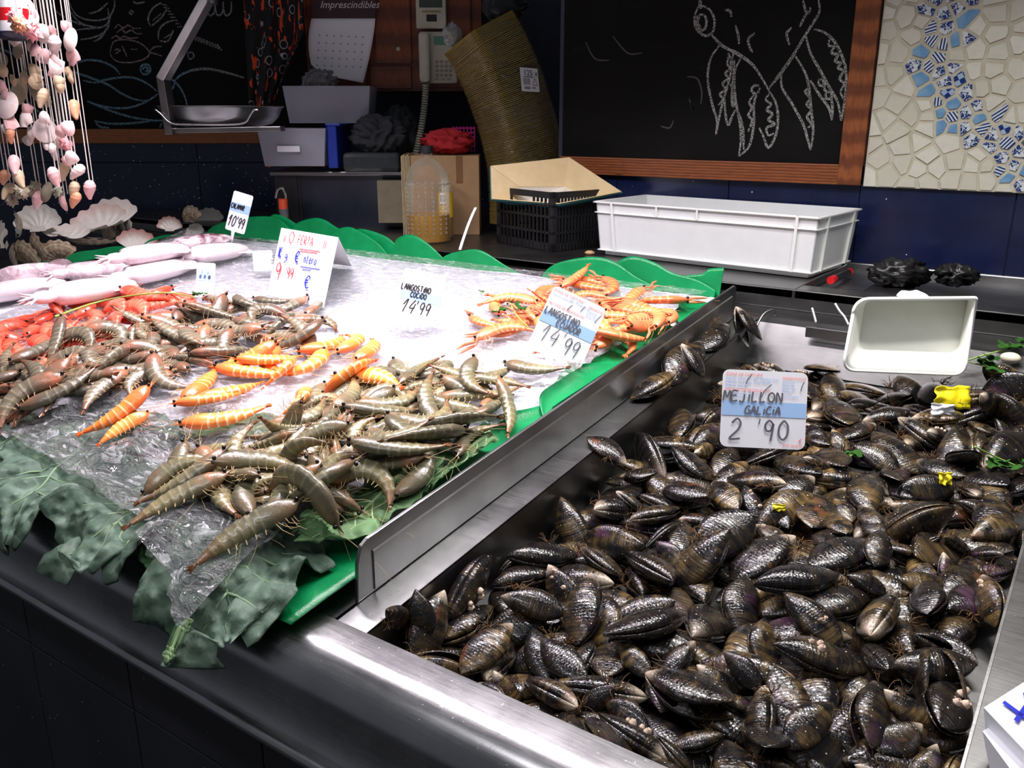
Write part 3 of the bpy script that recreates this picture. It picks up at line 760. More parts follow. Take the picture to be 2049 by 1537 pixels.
BARN = barn()
def zm_base(x, y):
    e = max(0, min((x - XF) / .10, (XR - x) / .07, 1.0)); b = max(0, min((1.50 + .10 * max(0, min((x + .44) / .12, 1)) - y) / .12, 1)); f = min((y - .55) / .05, 1)
    rb = max(0, min((x + .40) / .1, 1)) * max(0, min((y - 1.32) / .1, 1)) * max(0, min((1.62 - y) / .04, 1))
    return ztray(y) + fd + .001 + .020 * e * b + .026 * rb
MH = HM(XF - .10, XR + .05, .50, 1.70, .004, zm_base)
MH_wall = None
i_f = int((XF - MH.x0) / MH.c); MH.h[:i_f, :] = np.array([[ztray(MH.y0 + j * MH.c) + .001 for j in range(MH.ny)]] * i_f)
i_r = int((XR - MH.x0) / MH.c); MH.h[i_r:, :] = np.array([[ztray(MH.y0 + j * MH.c) + .003 for j in range(MH.ny)]] * (MH.nx - i_r))
j_f = int((.549 - MH.y0) / MH.c); MH.h[:, :j_f] = np.maximum(MH.h[:, :j_f], .852)
GR_M = 'mussels heaped in the steel tray'
mrng = random.Random(21)
MUSSELS = []
def mussel(x, y, heading, L, roll=None, vi=None, gape=None, filler=False):
    r = mrng; vi = r.randrange(5) if vi is None else vi
    up, lo_, pts = VALVES[vi]
    roll = r.gauss(0, .42) if roll is None else roll
    mir = r.choice((1, -1))
    # the given point is the shell's middle; the origin is its hinge end
    hx, hy = x - math.cos(heading) * L * .5, y - math.sin(heading) * L * .5
    m = lay(MH, pts, hx, hy, heading, L, .15, roll, r.gauss(0, .10), .22, .6, mir, r, zm_base if x > XF + .01 else None, .020 if filler else .048)
    gape = (r.uniform(.10, .40) if r.random() < .22 else r.uniform(0, .035)) if gape is None else gape
    rb = r.random()
    if gape > .09: lab = 'gaping black mussel in the steel tray, shells parted'
    elif rb < .13 and not filler: lab = 'dark mussel crusted with pale barnacles in the steel tray'
    elif rb < .55: lab = 'closed dark mussel with brown beard threads in the steel tray'
    else: lab = 'closed wet dark mussel in the steel tray heap'
    if x < XF: lab = 'mussel resting on the steel ledge beside the divider'
    t = thing('mussel', (0, 0, 0), lab, 'mussel', GR_M); t.matrix_world = m
    col = (r.random(), r.random(), r.random(), 1)
    for me, sgn in ((up, -1), (lo_, 1)):
        o = inst('shell_valve', me, t, Matrix.Rotation(sgn * gape / 2, 4, 'Y')); o.color = col
    if .13 <= rb < .55 or gape > .09: inst('byssus', r.choice(TUFTS), t, Matrix.Translation((r.uniform(.12, .4), -.18, r.uniform(-.02, .08))) @ Matrix.Rotation(r.uniform(0, 6), 4, 'Z'))
    if gape <= .09 and rb < .13 and not filler:
        for k in range(r.randrange(3, 6)):
            u, v = r.uniform(.3, .62), r.uniform(.4, .6); q = up.vertices[int(u * 16) * 11 + int(v * 10)]
            inst('barnacle', BARN, t, Matrix.Translation(q.co) @ q.normal.to_track_quat('Z', 'Y').to_matrix().to_4x4() @ Matrix.Scale(r.uniform(.7, 1.3), 4))
    g = np.array([v.co for v in up.vertices[:17 * 11]]).reshape(17, 11, 3); P_, r_ = [], []
    if gape > .06:
        for u in (3, 7, 11, 15):
            for v in (2, 5, 8):
                x_, y_, z_ = g[u, v]
                for sg in (1, -1): ca, sa = math.cos(gape / 2), math.sin(gape / 2); P_.append((x_ * ca - z_ / 2 * sa, y_, sg * (x_ * sa + z_ / 2 * ca))); r_.append(max(z_ / 2, .012))
    else:
        for u in (3, 5, 7, 9, 11, 13, 15):
            for v in (2, 5, 8): x_, y_, z_ = g[u, v]; P_.append((x_, y_, 0)); r_.append(max(z_ * .97, .012))
    P_ = np.array(P_) @ np.array(m.to_3x3()).T + np.array(m.translation)
    MUSSELS.append(dict(o=t, M=m, P=P_, r=np.array(r_) * L, pts=pts)); return t
# a lower layer that shows between the others
gx_ = []
for k in range(4000):
    x, y = mrng.uniform(XF + .03, XR - .03), mrng.uniform(.575, 1.56)
    if y > 1.49 and x < -.34: continue
    if all((x - a) ** 2 + (y - b) ** 2 > .0405 ** 2 for a, b in gx_): gx_.append((x, y))
mrng.shuffle(gx_)
for x, y in gx_: mussel(x, y, mrng.uniform(0, 6.28), mrng.uniform(.088, .108), filler=True)
for k in range(10): mussel(mrng.uniform(-.165, -.075), mrng.uniform(1.46, 1.572), mrng.uniform(0, 6.28), mrng.uniform(.082, .10))
# the shells one can pick out in the photograph: hinge end and wide end, per enlargement
TR = []
def trace(ox, oy, s, rows):
    for r in rows: TR.append(tuple((ox + r[0] / s, oy + r[1] / s, ox + r[2] / s, oy + r[3] / s)))
trace(1220, 640, 3.415, [(430, 400, 130, 510), (720, 50, 560, 170), (600, 190, 480, 320), (440, 230, 340, 390), (1040, 70, 1290, 110), (1130, 190, 1350, 220), (1350, 270, 1530, 270), (760, 330, 940, 280), (880, 210, 1060, 290),
 (1110, 310, 1280, 290), (1270, 330, 1430, 400), (570, 490, 770, 490), (430, 530, 610, 620), (600, 690, 780, 560), (290, 590, 600, 740), (70, 820, 370, 820), (400, 850, 790, 920), (90, 930, 360, 930), (560, 800, 740, 760),
 (1240, 965, 800, 885), (230, 1060, 520, 1120), (400, 950, 730, 1080), (740, 970, 930, 1180), (900, 1000, 1070, 1160), (1090, 1010, 1230, 1180), (1200, 1020, 1560, 1060), (1390, 1060, 1440, 1410), (1520, 400, 1660, 640), (1550, 580, 1660, 690),
 (1690, 690, 2030, 790), (2030, 700, 1830, 560), (1380, 560, 1490, 660), (1370, 700, 1490, 740), (1340, 830, 1560, 800), (1760, 870, 1930, 990), (1900, 1240, 1740, 1070), (20, 1110, 260, 1130), (160, 1270, 520, 1160), (480, 1190, 740, 1190),
 (280, 1400, 480, 1240), (600, 1450, 990, 1230), (1020, 1210, 1200, 1300), (250, 1370, 0, 1290), (1480, 1180, 1630, 1370)])
trace(1500, 680, 3.732, [(1180, 720, 1390, 830), (1340, 630, 1640, 800), (1570, 620, 1750, 810), (1790, 660, 1750, 470), (1770, 740, 2049, 570), (1790, 870, 2060, 820), (1690, 1050, 1620, 870), (1570, 890, 1130, 920), (1640, 260, 1950, 230), (860, 390, 1230, 360),
 (720, 340, 960, 290), (1180, 520, 1310, 380), (1320, 500, 1530, 410), (1640, 400, 1900, 480), (1860, 420, 2049, 500), (1000, 740, 1160, 860), (1060, 860, 860, 760), (880, 900, 1000, 990), (1060, 1060, 1440, 1110), (870, 1090, 1060, 1220), (650, 1080, 800, 1220),
 (1230, 1230, 1470, 1300), (1480, 1290, 1690, 1230), (1680, 1250, 2040, 1180), (1560, 1090, 2049, 1120), (1060, 1240, 1200, 1310), (980, 1290, 960, 1510), (1240, 1320, 1420, 1530), (1070, 1400, 1220, 1410), (1460, 1390, 1610, 1480), (1880, 1520, 1700, 1400), (1980, 1420, 2060, 1540), (1240, 300, 1650, 330), (700, 90, 640, 250)])
trace(560, 900, 2.927, [(890, 900, 1210, 560), (1275, 740, 890, 970), (1275, 820, 1670, 800), (640, 890, 960, 1090), (1320, 560, 1760, 470), (1400, 450, 1230, 570), (1375, 905, 1060, 1150), (1470, 895, 1600, 1150), (1745, 1385, 1450, 1110), (680, 1150, 1115, 1240),
 (1630, 590, 1720, 780), (1935, 650, 1740, 960), (1775, 490, 2040, 610), (1970, 185, 1730, 110), (1150, 1200, 1320, 1330), (1290, 1120, 1400, 1290), (1790, 1250, 1970, 1120), (580, 1090, 750, 1110), (1560, 960, 1780, 1200), (750, 900, 860, 1000)])
trace(1100, 1000, 3.415, [(665, 125, 225, 50), (840, 590, 530, 250), (920, 615, 340, 790), (1265, 250, 820, 460), (1700, 130, 1260, 330), (1400, 420, 1990, 320), (1620, 490, 2060, 730), (490, 870, 690, 1090), (1010, 890, 730, 1090), (350, 1080, 690, 1240),
 (640, 1160, 1260, 1400), (790, 1530, 290, 1290), (210, 1530, 0, 1290), (190, 1310, 380, 1530), (1150, 1420, 890, 1430), (1640, 1190, 1330, 1520), (1400, 620, 1540, 900), (1250, 820, 1500, 1010), (1030, 1000, 1340, 1080), (1160, 1190, 1480, 1120), (740, 230, 860, 350), (1900, 1130, 1640, 1430), (880, 1500, 740, 1400)])
trace(1500, 1087, 3.415, [(200, 640, 860, 570), (880, 590, 960, 120), (1000, 620, 1540, 540), (1460, 340, 1890, 590), (950, 730, 830, 1110), (1640, 690, 1250, 1120), (440, 1220, 700, 1410), (800, 1300, 1110, 1470), (1200, 1520, 1560, 1380), (1140, 430, 1520, 480),
 (1240, 290, 1830, 290), (1160, 0, 1230, 280), (1450, 110, 1760, 90), (720, 60, 920, 60), (1000, 850, 1210, 960), (0, 1340, 300, 1540), (150, 1330, 360, 1400), (1220, 1010, 920, 1170), (1300, 1180, 1240, 1500), (540, 1400, 760, 1560), (330, 1560, 600, 1500)])
TR.sort(key=lambda q: q[1] + q[3] + mrng.uniform(-60, 60))
MH0 = None
for ux, uy, wx, wy in TR:
    c = hit((ux + wx) / 2, (uy + wy) / 2 + 6, lambda x, y: max(min(MH.z(x, y), zm_base(x, y) + .055), ztray(y) - .045 if y > 1.3 and x > -.34 else 0) if x > XF else ztray(y) + .01)
    pl_ = lambda x, y, c=c: c.z + SL * (y - c.y)
    a, b = hit(ux, uy, pl_), hit(wx, wy, pl_)
    L = min(max((b - a).length, .052), .108)
    mussel(min(max(c.x, XF - .035), XR - .005), min(max(c.y, .562), 1.575), math.atan2(b.y - a.y, b.x - a.x), L, roll=mrng.gauss(0, .30))

ds2 = hit(1810, 752, lambda x, y: zm_base(x, y) + .05).dot(HV) + .02          # where the scoop stands
dm_ = hit(1525, 905, lambda x, y: zm_base(x, y) + .06).dot(HV)                # where the mussel price tag stands
sc_a = (ond(1688, 700, ds2).dot(RV), ond(1950, 700, ds2).dot(RV)); sc_z = ond(1810, 752, ds2 - .02).z - .004
tag_m = plate_of([(1459, 739), (1629, 747), (1612, 919), (1440, 893)], dm_, .03)
def tray_limits(X, Rr, W):
    x, y, z = X[..., 0], X[..., 1], X[..., 2]; zt = .85 + SL * (y - .578)
    inn = (x > XF - .004) & (x < XR + .004) & (y > .545) & (y < 1.63); low = inn & (z - Rr < zt + .001)
    x[:] = np.where(low, np.clip(x, XF + Rr + .001, XR - Rr - .001), x); y[:] = np.where(low, np.clip(y, .549 + Rr, 1.598 - Rr), y)
    x[:] = np.maximum(x, XD + .004 + Rr)
    z[:] = np.maximum(z, np.where(inn, zt + fd, np.maximum(zt, .851) + .002) + Rr)
    keep_off(X, Rr, *tag_m)
    a, d = x * RV.x + y * RV.y, x * HV.x + y * HV.y; m = (a > sc_a[0] - Rr) & (a < sc_a[1] + Rr) & (d > ds2 - .035) & (d < ds2 + .10) & (z + Rr > sc_z) & (z < sc_z + .12)
    z[:] = np.where(m, np.maximum(sc_z - Rr, zt + fd + Rr), z)
settle(MUSSELS, tray_limits, 170, .025, .0007)
def z_tray_only(x, y): return ztray(y) + fd if (XF < x < XR and .546 < y < 1.62) else ztray(y)
MH0 = HM(XF - .10, XR + .05, .50, 1.70, .004, z_tray_only).h
relevel(MH, MH0, MUSSELS)
# ================================================================ leaves, film and the green trim
DR = [(1.70, ztray(1.70) + .058), (1.2, ztray(1.2) + .056), (.90, ztray(.90) + .052), (.80, ztray(.80) + .046), (.72, ztray(.72) + .034), (.66, .880), (.60, .872), (.54, .866), (.50, .861), (.478, .850), (.460, .832), (.449, .808), (.443, .78), (.438, .74), (.433, .68), (.430, .60)]
DS = [0.0]
for (a, b), (c, d) in zip(DR, DR[1:]): DS.append(DS[-1] + math.hypot(c - a, d - b))
def zdrape(x, y):
    if y >= DR[0][0]: return DR[0][1]
    for (a, b), (c, d) in zip(DR, DR[1:]):
        if c <= y <= a: return b + (d - b) * (y - a) / (c - a)
    return .3
def s_of(p):
    for i in range(len(DR) - 1):
        (a, b), (c, d) = DR[i], DR[i + 1]
        if c <= p.y <= a: return DS[i] + (DS[i + 1] - DS[i]) * (p.y - a) / (c - a)
    return DS[-1]
def drape(s):
    s = min(max(s, 0), DS[-1])
    for i in range(len(DR) - 1):
        if DS[i] <= s <= DS[i + 1]:
            t = (s - DS[i]) / (DS[i + 1] - DS[i]); (a, b), (c, d) = DR[i], DR[i + 1]
            y, z = a + (c - a) * t, b + (d - b) * t; n = Vector((0, -(d - b), (c - a))); n = -n.normalized() if n.z < 0 or n.y > 0 else n.normalized()
            return y, z, n
    return DR[-1][0], DR[-1][1], Vector((0, -1, 0))
def zsurf(x, y): return max(zdrape(x, y), zice(x, y) + .0025) if y > YI0 - .02 else zdrape(x, y)
def surf(x, s): y, z, n = drape(s); return Vector((x, y, zsurf(x, y))), n
# what already lies on that surface, as thickness over (x, length from the back); each new leaf lies on top of it
LX0, LS0, LC = -2.60, 0.0, .004; LG = np.zeros((520, 380))
def lg_idx(x, s): return min(max(int((x - LX0) / LC + .5), 0), 519), min(max(int((s - LS0) / LC + .5), 0), 379)
def lg_smooth():
    g = LG.copy()
    for ax in (0, 1):
        q = g.copy()
        for k in range(1, 5): q = np.maximum(q, np.maximum(np.roll(g, k, ax), np.roll(g, -k, ax)))
        g = q
    for ax in (0, 1): g = sum(np.roll(g, k, ax) for k in range(-3, 4)) / 7
    return np.maximum(g, LG)
def lg_add(rows, extra):                                    # rows: grid of (x, s, h); quads are filled in
    g = np.array(rows); a, b, c, d = g[:-1, :-1], g[1:, :-1], g[1:, 1:], g[:-1, 1:]
    for u in np.linspace(0, 1, 5):
        for v in np.linspace(0, 1, 5):
            p = (a * (1 - u) + b * u) * (1 - v) + (d * (1 - u) + c * u) * v; p = p.reshape(-1, 3)
            i = np.clip(((p[:, 0] - LX0) / LC + .5).astype(int), 0, 519); j = np.clip(((p[:, 1] - LS0) / LC + .5).astype(int), 0, 379); np.maximum.at(LG, (i, j), p[:, 2] + extra)
def xs(px, py, lift=0.0):
    p = hit(px, py, lambda x, y: zsurf(x, y) + lift); return Vector((p.x, s_of(p)))
def leaf_mat(name, dark, light, vein=.4):
    t = NT(name); co = t.coord('Object'); n1 = t.noise(co, 16, 4); v = t.n('ShaderNodeTexVoronoi', i_Scale=58.0, feature='SMOOTH_F1'); t.l(co, v.inputs['Vector'])
    c = t.mix(t.ramp(n1, [(.3, 0), (.7, 1)]), dark, light)
    c = t.mix(t.math('MULTIPLY', t.ramp(v.outputs['Distance'], [(.42, 0), (.62, 1)]), vein * .28), c, [min(1, x * 1.5) for x in light])
    t.set(Base_Color=c, Roughness=.62, Specular_IOR_Level=.35)
    nb = t.bump(t.math('MULTIPLY', v.outputs['Distance'], -1.0), .9, .014); t.bump(t.noise(co, 70, 4), .5, .003, nb); return t.m
M['kale'] = leaf_mat('dark_blue_green_kale', srgb(46, 66, 52), srgb(94, 116, 98)); M['kale_light'] = leaf_mat('light_green_cabbage_leaf', srgb(66, 98, 60), srgb(104, 138, 92))
M['vein'] = plain('pale_leaf_vein', srgb(104, 132, 96), .5); M['vein_l'] = plain('pale_cabbage_vein', srgb(150, 178, 126), .5)
lr = random.Random(4)
def kale(base, tip, hw, lift, mt, vm, label, seed, ruffle=.016, name='kale_leaf', frill=1.0):
    B, T = xs(*base, lift), xs(*tip, lift); D = T - B; L = D.length; D.normalize(); Nn = Vector((-D.y, D.x))
    mid = hit((base[0] + tip[0]) / 2, (base[1] + tip[1]) / 2, zsurf); W = hw / pxm(mid)
    def w(u): return (math.sin(math.pi * min(u * .93 + .06, 1)) ** .55) * (1 + .10 * frill * math.sin(u * 17 + seed) + .05 * frill * math.sin(u * 41 + seed * 2))
    BL_ = lg_smooth(); top = {}
    def P(u, v, up=0, key=None):
        e = abs(v)
        q = B + D * (u * L * (1 + .06 * math.sin(9 * v + seed) * e)) + Nn * (v * W * w(u)); q.x = min(q.x, XD - .012)
        p, n = surf(q.x, q.y); ruf = ruffle * (.9 * e * e * math.sin(u * 15 + seed + 2 * v) + .5 * N3(u * 6 + seed, v * 4, 2) + .5 * e ** 3 * math.sin(u * 34 + v * 3))
        h = max(lift + ruf, BL_[lg_idx(q.x, q.y)] + .003 + .3 * max(ruf, 0), .002)
        if key: top[key] = (q.x, q.y, h)
        return p + n * (h + up)
    NU, NV = 48, 34
    mb = MB(); mb.grid(lambda u, v: P(u, 2 * v - 1, 0, (round(u * NU), round(v * NV))), NU, NV)
    lg_add([[top[(i, j)] for j in range(NV + 1)] for i in range(NU + 1)], .003)
    o = mb.base(); t = thing(name, o, label, 'leaf')
    mb.build('blade', mt, t, smooth=180, solid=.0012)
    vb = MB(); vb.tube([P(i / 20, 0, .0008) for i in range(20)], [.0042 * (1 - i / 22) for i in range(20)], 6)
    vb.build('midrib', vm, t, smooth=180)
    for k in range(6):
        for s in (1, -1):
            u0 = .06 + k * .14; vb = MB()
            vb.tube([P(min(u0 + .22 * j / 8, .98), s * .92 * (j / 8) ** .9, .0004) for j in range(9)], [.0020 * (1 - j / 10) for j in range(9)], 5); vb.build('side_vein', vm, t, smooth=180)
    return t
# ---------------------------------------------------------------- green plastic leaf trim
def green_mat():
    t = NT('green_plastic_leaf'); co = t.coord('Object'); v = t.n('ShaderNodeTexVoronoi', i_Scale=420.0); t.l(co, v.inputs['Vector'])
    c = t.mix(t.ramp(t.noise(co, 12, 3), [(.3, 0), (.7, 1)]), srgb(0, 118, 62), srgb(8, 146, 84))
    t.set(Base_Color=c, Roughness=.34); t.bump(v.outputs['Distance'], .22, .001)
    tl = t.n('ShaderNodeBsdfTranslucent'); t.l(c, tl.inputs[0]); mx = t.n('ShaderNodeMixShader', i_0=.22); t.l(t.b.outputs[0], mx.inputs[1]); t.l(tl.outputs[0], mx.inputs[2]); t.l(mx.outputs[0], t.out.inputs[0]); return t.m
M['green'] = green_mat(); G_GL = 'green plastic leaves edging the ice'
def green_sheet(top, mode, off, label, drop=.07, lean=.03):
    K = .25                                                    # all lean alike, so that they overlap without crossing
    def on_plane(x, y):
        d = ray(x, y)
        if mode == 'y': return CAM + d * ((1.668 + off - CAM.y + K * (CAM.z - 1.05)) / (d.y - K * d.z))
        return CAM + d * ((XI0 - .014 - off - CAM.x - K * (CAM.z - 1.0)) / (d.x + K * d.z))
    tp = catmull([on_plane(x, y).to_tuple() for x, y in top], 8)
    n = len(tp) - 1; mb = MB()
    def P(u, v):
        i = min(int(u * n), n - 1); f = u * n - i; a = tp[i] * (1 - f) + tp[i + 1] * f
        zb = min(a.z - .004, (zice(a.x, 1.62) if mode == 'y' else zice(XI0 + .06, a.y)) - .010)
        b = Vector((a.x, a.y + K * (zb - a.z), zb)) if mode == 'y' else Vector((a.x - K * (zb - a.z), a.y, zb))
        return a + (b - a) * v
    mb.grid(P, n, 8)
    return tag(mb.build('plastic_leaf', M['green'], smooth=180, solid=.0016), label, 'plastic leaf', G_GL)
GB = 'scalloped green plastic leaf standing along the back of the ice'
for top, off, lb_ in (
    ([(408, 484), (424, 455), (480, 437), (545, 434), (575, 452), (600, 486)], .021, 'scalloped green plastic leaf behind the squid price tag'),
    ([(530, 480), (540, 436), (560, 430), (590, 446), (622, 474)], .035, 'narrow green plastic leaf next to the squid price tag'),
    ([(575, 480), (590, 450), (625, 437), (650, 440), (690, 462), (760, 470)], .028, 'scalloped green plastic leaf behind the folded offer sign'),
    ([(640, 510), (660, 470), (690, 455), (715, 460), (760, 490), (795, 540)], .000, 'broad pale green plastic leaf behind the folded offer sign'),
    ([(700, 470), (722, 458), (770, 472), (800, 498), (832, 540)], .014, GB),
    ([(788, 500), (795, 478), (825, 470), (860, 490), (905, 535), (915, 548)], .007, GB),
    ([(880, 535), (890, 513), (930, 501), (965, 502), (1010, 530), (1062, 560), (1085, 576)], .000, GB),
    ([(1080, 572), (1090, 545), (1120, 525), (1185, 514), (1230, 524), (1275, 555), (1325, 580)], .007, 'broad green plastic leaf behind the langoustines'),
    ([(1230, 545), (1240, 522), (1270, 513), (1310, 525), (1345, 545), (1395, 560), (1432, 582)], .014, 'dark green plastic leaf overlapping behind the langoustines'),
    ([(1335, 565), (1370, 552), (1405, 548), (1420, 538), (1449, 536)], .021, 'green plastic leaf upright in the corner by the divider')):
    green_sheet(top, 'y', off, lb_)
for top, off, lb_ in (([(30, 556), (60, 530), (95, 523), (140, 524), (200, 525)], .000, 'green plastic leaf in front of the tall scallop stack'),
                 ([(120, 525), (150, 506), (190, 500), (240, 493), (300, 505)], .014, 'green plastic leaf before the fallen scallop shells'),
                 ([(265, 505), (300, 480), (335, 470), (385, 474), (408, 479)], .007, 'green plastic leaf before the pink-rimmed scallops')):
    green_sheet(top, 'x', off, lb_)
def side_leaf(y0, y1, w, label, up=0.0):                           # leaves lying up against the divider, scalloped towards the ice
    mb = MB()
    def P(u, v):
        y = y0 + (y1 - y0) * u; ww = w * math.sin(math.pi * (.04 + .92 * u)) ** .55 * (1 + .10 * math.sin(u * 13))
        x = XD - .006 - ww * v
        z = (ztray(y) + .062 - .004 * u) * (1 - v) + (zice(max(x - .0, XI0), y) + .010) * v - .008 * math.sin(math.pi * v)
        return (x, y, max(z, ztray(y) + .02, zice(x, y) + .004) + up)
    mb.grid(P, 40, 8)
    rows = [[(lambda q: (q[0], s_of(Vector(q)), q[2] - zsurf(q[0], q[1])))(P(i / 40, j / 8)) for j in range(9)] for i in range(41)]; lg_add(rows, .003)
    return tag(mb.build('plastic_leaf', M['green'], smooth=180, solid=.0016, offset=1), label, 'plastic leaf', G_GL)
side_leaf(1.43, 1.56, .050, 'small green plastic leaf against the divider beside the langoustines', .004)
side_leaf(1.12, 1.42, .062, 'green plastic leaf against the divider by the tilted price tag')
side_leaf(.98, 1.20, .058, 'green plastic leaf against the divider before the tilted price tag', .005)
side_leaf(.74, 1.03, .062, 'green plastic leaf against the divider beside the olive prawns')
mb = MB()                                                   # the front corner leaf, curving down over the edge
def P(u, v):
    y, z, n = drape(1.03 + .185 * v); x = XD - .010 - (.06 + .10 * min(1, v * 1.6)) * u; h = .004 - .002 * u
    CR.append((x, 1.03 + .185 * v, h)); return surf(x, 1.03 + .185 * v)[0] + n * h
CR = []
mb.grid(P, 14, 16); lg_add([CR[i * 17:(i + 1) * 17] for i in range(15)], .003)
tag(mb.build('plastic_leaf', M['green'], smooth=180, solid=.0016), 'smooth green plastic leaf at the front corner below the cabbage leaf', 'plastic leaf', G_GL)
kale((600, 850), (330, 850), 42, .006, M['kale_light'], M['vein_l'], 'green leaf flat under the film below the orange prawns', 1.7, .004, 'cabbage_leaf', .4)
kale((360, 880), (120, 815), 44, .006, M['kale'], M['vein'], 'dark leaf flat under the film beside the kale', 2.9, .004)
kale((720, 905), (470, 985), 55, .007, M['kale'], M['vein'], 'dark leaf flat under the olive prawns', 3.7, .005)
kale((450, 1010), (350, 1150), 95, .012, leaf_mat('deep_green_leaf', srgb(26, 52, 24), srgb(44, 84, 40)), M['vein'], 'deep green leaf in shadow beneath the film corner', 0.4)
kale((70, 830), (-30, 990), 125, .012, M['kale'], M['vein'], 'dark kale leaf tucked highest under the film edge', 1.0)
kale((215, 840), (40, 1065), 150, .018, M['kale'], M['vein'], 'dark ruffled kale leaf hanging over the counter edge beyond the larger one', 2.3)
kale((390, 925), (205, 1118), 175, .026, M['kale'], M['vein'], 'large dark kale leaf with pale ribs draped over the rolled edge', 4.1)
kale((450, 1060), (425, 1235), 105, .010, M['kale'], M['vein'], 'shadowed kale leaf directly below the tip of the drooping film', 2.0)
kale((505, 1035), (480, 1262), 160, .022, M['kale'], M['vein'], 'broad dark kale leaf reaching lowest beneath the drooping film corner', 5.2)
kale((985, 865), (835, 985), 52, .022, M['kale_light'], M['vein_l'], 'small light green cabbage leaf under the curled prawn', 6.0, .006, 'cabbage_leaf', .6)
kale((880, 905), (605, 1085), 78, .030, M['kale_light'], M['vein_l'], 'light green cabbage leaf beside the divider at the front', 3.0, .008, 'cabbage_leaf', .6)
kale((432, 1225), (414, 1282), 16, .022, M['kale_light'], M['vein_l'], 'torn scrap of green leaf dangling below the kale', 1.1, .004)
# ---------------------------------------------------------------- clear film
def film_mat():
    t = NT('clear_plastic_film'); co = t.coord('Object')
    n1 = t.noise(t.coord('Object', (1.0, 1.7, 1.0)), 30, 4, .6, 1.4); n2 = t.noise(co, 11, 3, .5, 2.0)
    h = t.math('ADD', t.ramp(n1, [(.38, 0), (.50, 1), (.60, .2)]), t.math('MULTIPLY', n2, 1.5))
    t.set(Base_Color=(.95, .95, .98), Roughness=.3); nb = t.bump(h, .9, .010)
    gl = t.n('ShaderNodeBsdfGlossy', i_Roughness=.10); gl.inputs[0].default_value = (1, 1, 1, 1); t.l(nb, gl.inputs['Normal'])
    tr = t.n('ShaderNodeBsdfTransparent'); m1 = t.n('ShaderNodeMixShader'); m2 = t.n('ShaderNodeMixShader'); lw = t.n('ShaderNodeLayerWeight', i_Blend=.25); t.l(nb, lw.inputs['Normal'])
    t.l(t.math('ADD', t.math('MULTIPLY', lw.outputs['Fresnel'], .75), .02), m1.inputs[0]); t.l(tr.outputs[0], m1.inputs[1]); t.l(gl.outputs[0], m1.inputs[2])
    t.l(t.ramp(n1, [(.42, .07), (.60, .26)]), m2.inputs[0]); t.l(m1.outputs[0], m2.inputs[1]); t.l(t.b.outputs[0], m2.inputs[2]); t.l(m2.outputs[0], t.out.inputs[0]); return t.m
M['film'] = film_mat()
front = [(-260, 770), (-120, 810), (0, 864), (60, 893), (110, 920), (165, 945), (195, 962), (245, 1010), (300, 1035), (326, 1058), (350, 1090), (378, 1135), (408, 1165), (432, 1186), (470, 1150), (520, 1100), (572, 1055), (592, 1012), (640, 990), (700, 978), (762, 952), (800, 925), (870, 890), (950, 850)]
BF = lg_smooth()
def f_over(x, s): return BF[lg_idx(x, s)]
def xf(px, py):
    p = hit(px, py, lambda x, y: zsurf(x, y) + f_over(x, s_of(Vector((x, y, 0)))) + .004); return Vector((p.x, s_of(p), 0))
fp = catmull([xf(*q) for q in front], 4)
nF = len(fp) - 1
def filmP(u, v):                                            # it rides over whatever lies there
    i = min(int(u * nF), nF - 1); f = u * nF - i; a = fp[i] * (1 - f) + fp[i + 1] * f
    bx = XI0 + .05 + (XI1 - .03 - XI0 - .05) * u; b = Vector((bx, .11, 0))
    v2 = v ** 1.35; q = a * (1 - v2) + b * v2
    p, n = surf(q.x, q.y); fr = max(0, min(1, (q.y - .98) / .06))
    w = .010 * fr * max(0, N3(q.x * 9, q.y * 9, 5)) + .002 * abs(N3(q.x * 26 + 3 * q.y, q.y * 20, 8)) + .0015 * abs(N3(q.x * 55, q.y * 48, 2))
    return p + n * (f_over(q.x, q.y) + .0035 + w)
mb = MB(); mb.grid(filmP, 200, 110)
fl = mb.build('plastic_film', M['film'], smooth=180)
tag(fl, 'clear crinkled plastic film spread over the ice, one corner drooping over the kale', 'plastic film')
BH = HM(XI0 - .06, XI1 + .03, .40, 1.70, .004, zsurf)
# leaves beside the film carry things too
for i_ in range(BH.nx):
    for j_ in range(BH.ny):
        x_, y_ = BH.x0 + i_ * BH.c, BH.y0 + j_ * BH.c
        if y_ < 1.1: BH.h[i_, j_] += LG[lg_idx(x_, s_of(Vector((x_, y_, 0))))] if y_ > .46 else 0
g_ = np.array(mb.v).reshape(201, 111, 3); a_, b_, c_, d_ = g_[:-1, :-1], g_[1:, :-1], g_[1:, 1:], g_[:-1, 1:]
for u_ in np.linspace(0, 1, 5):
    for v_ in np.linspace(0, 1, 5):
        p_ = ((a_ * (1 - u_) + b_ * u_) * (1 - v_) + (d_ * (1 - u_) + c_ * u_) * v_).reshape(-1, 3); i_, j_ = BH.idx(p_[:, 0], p_[:, 1]); np.maximum.at(BH.h, (i_, j_), p_[:, 2])
def zbed(x, y): return BH.z(x, y) + .0012                   # what a prawn rests on
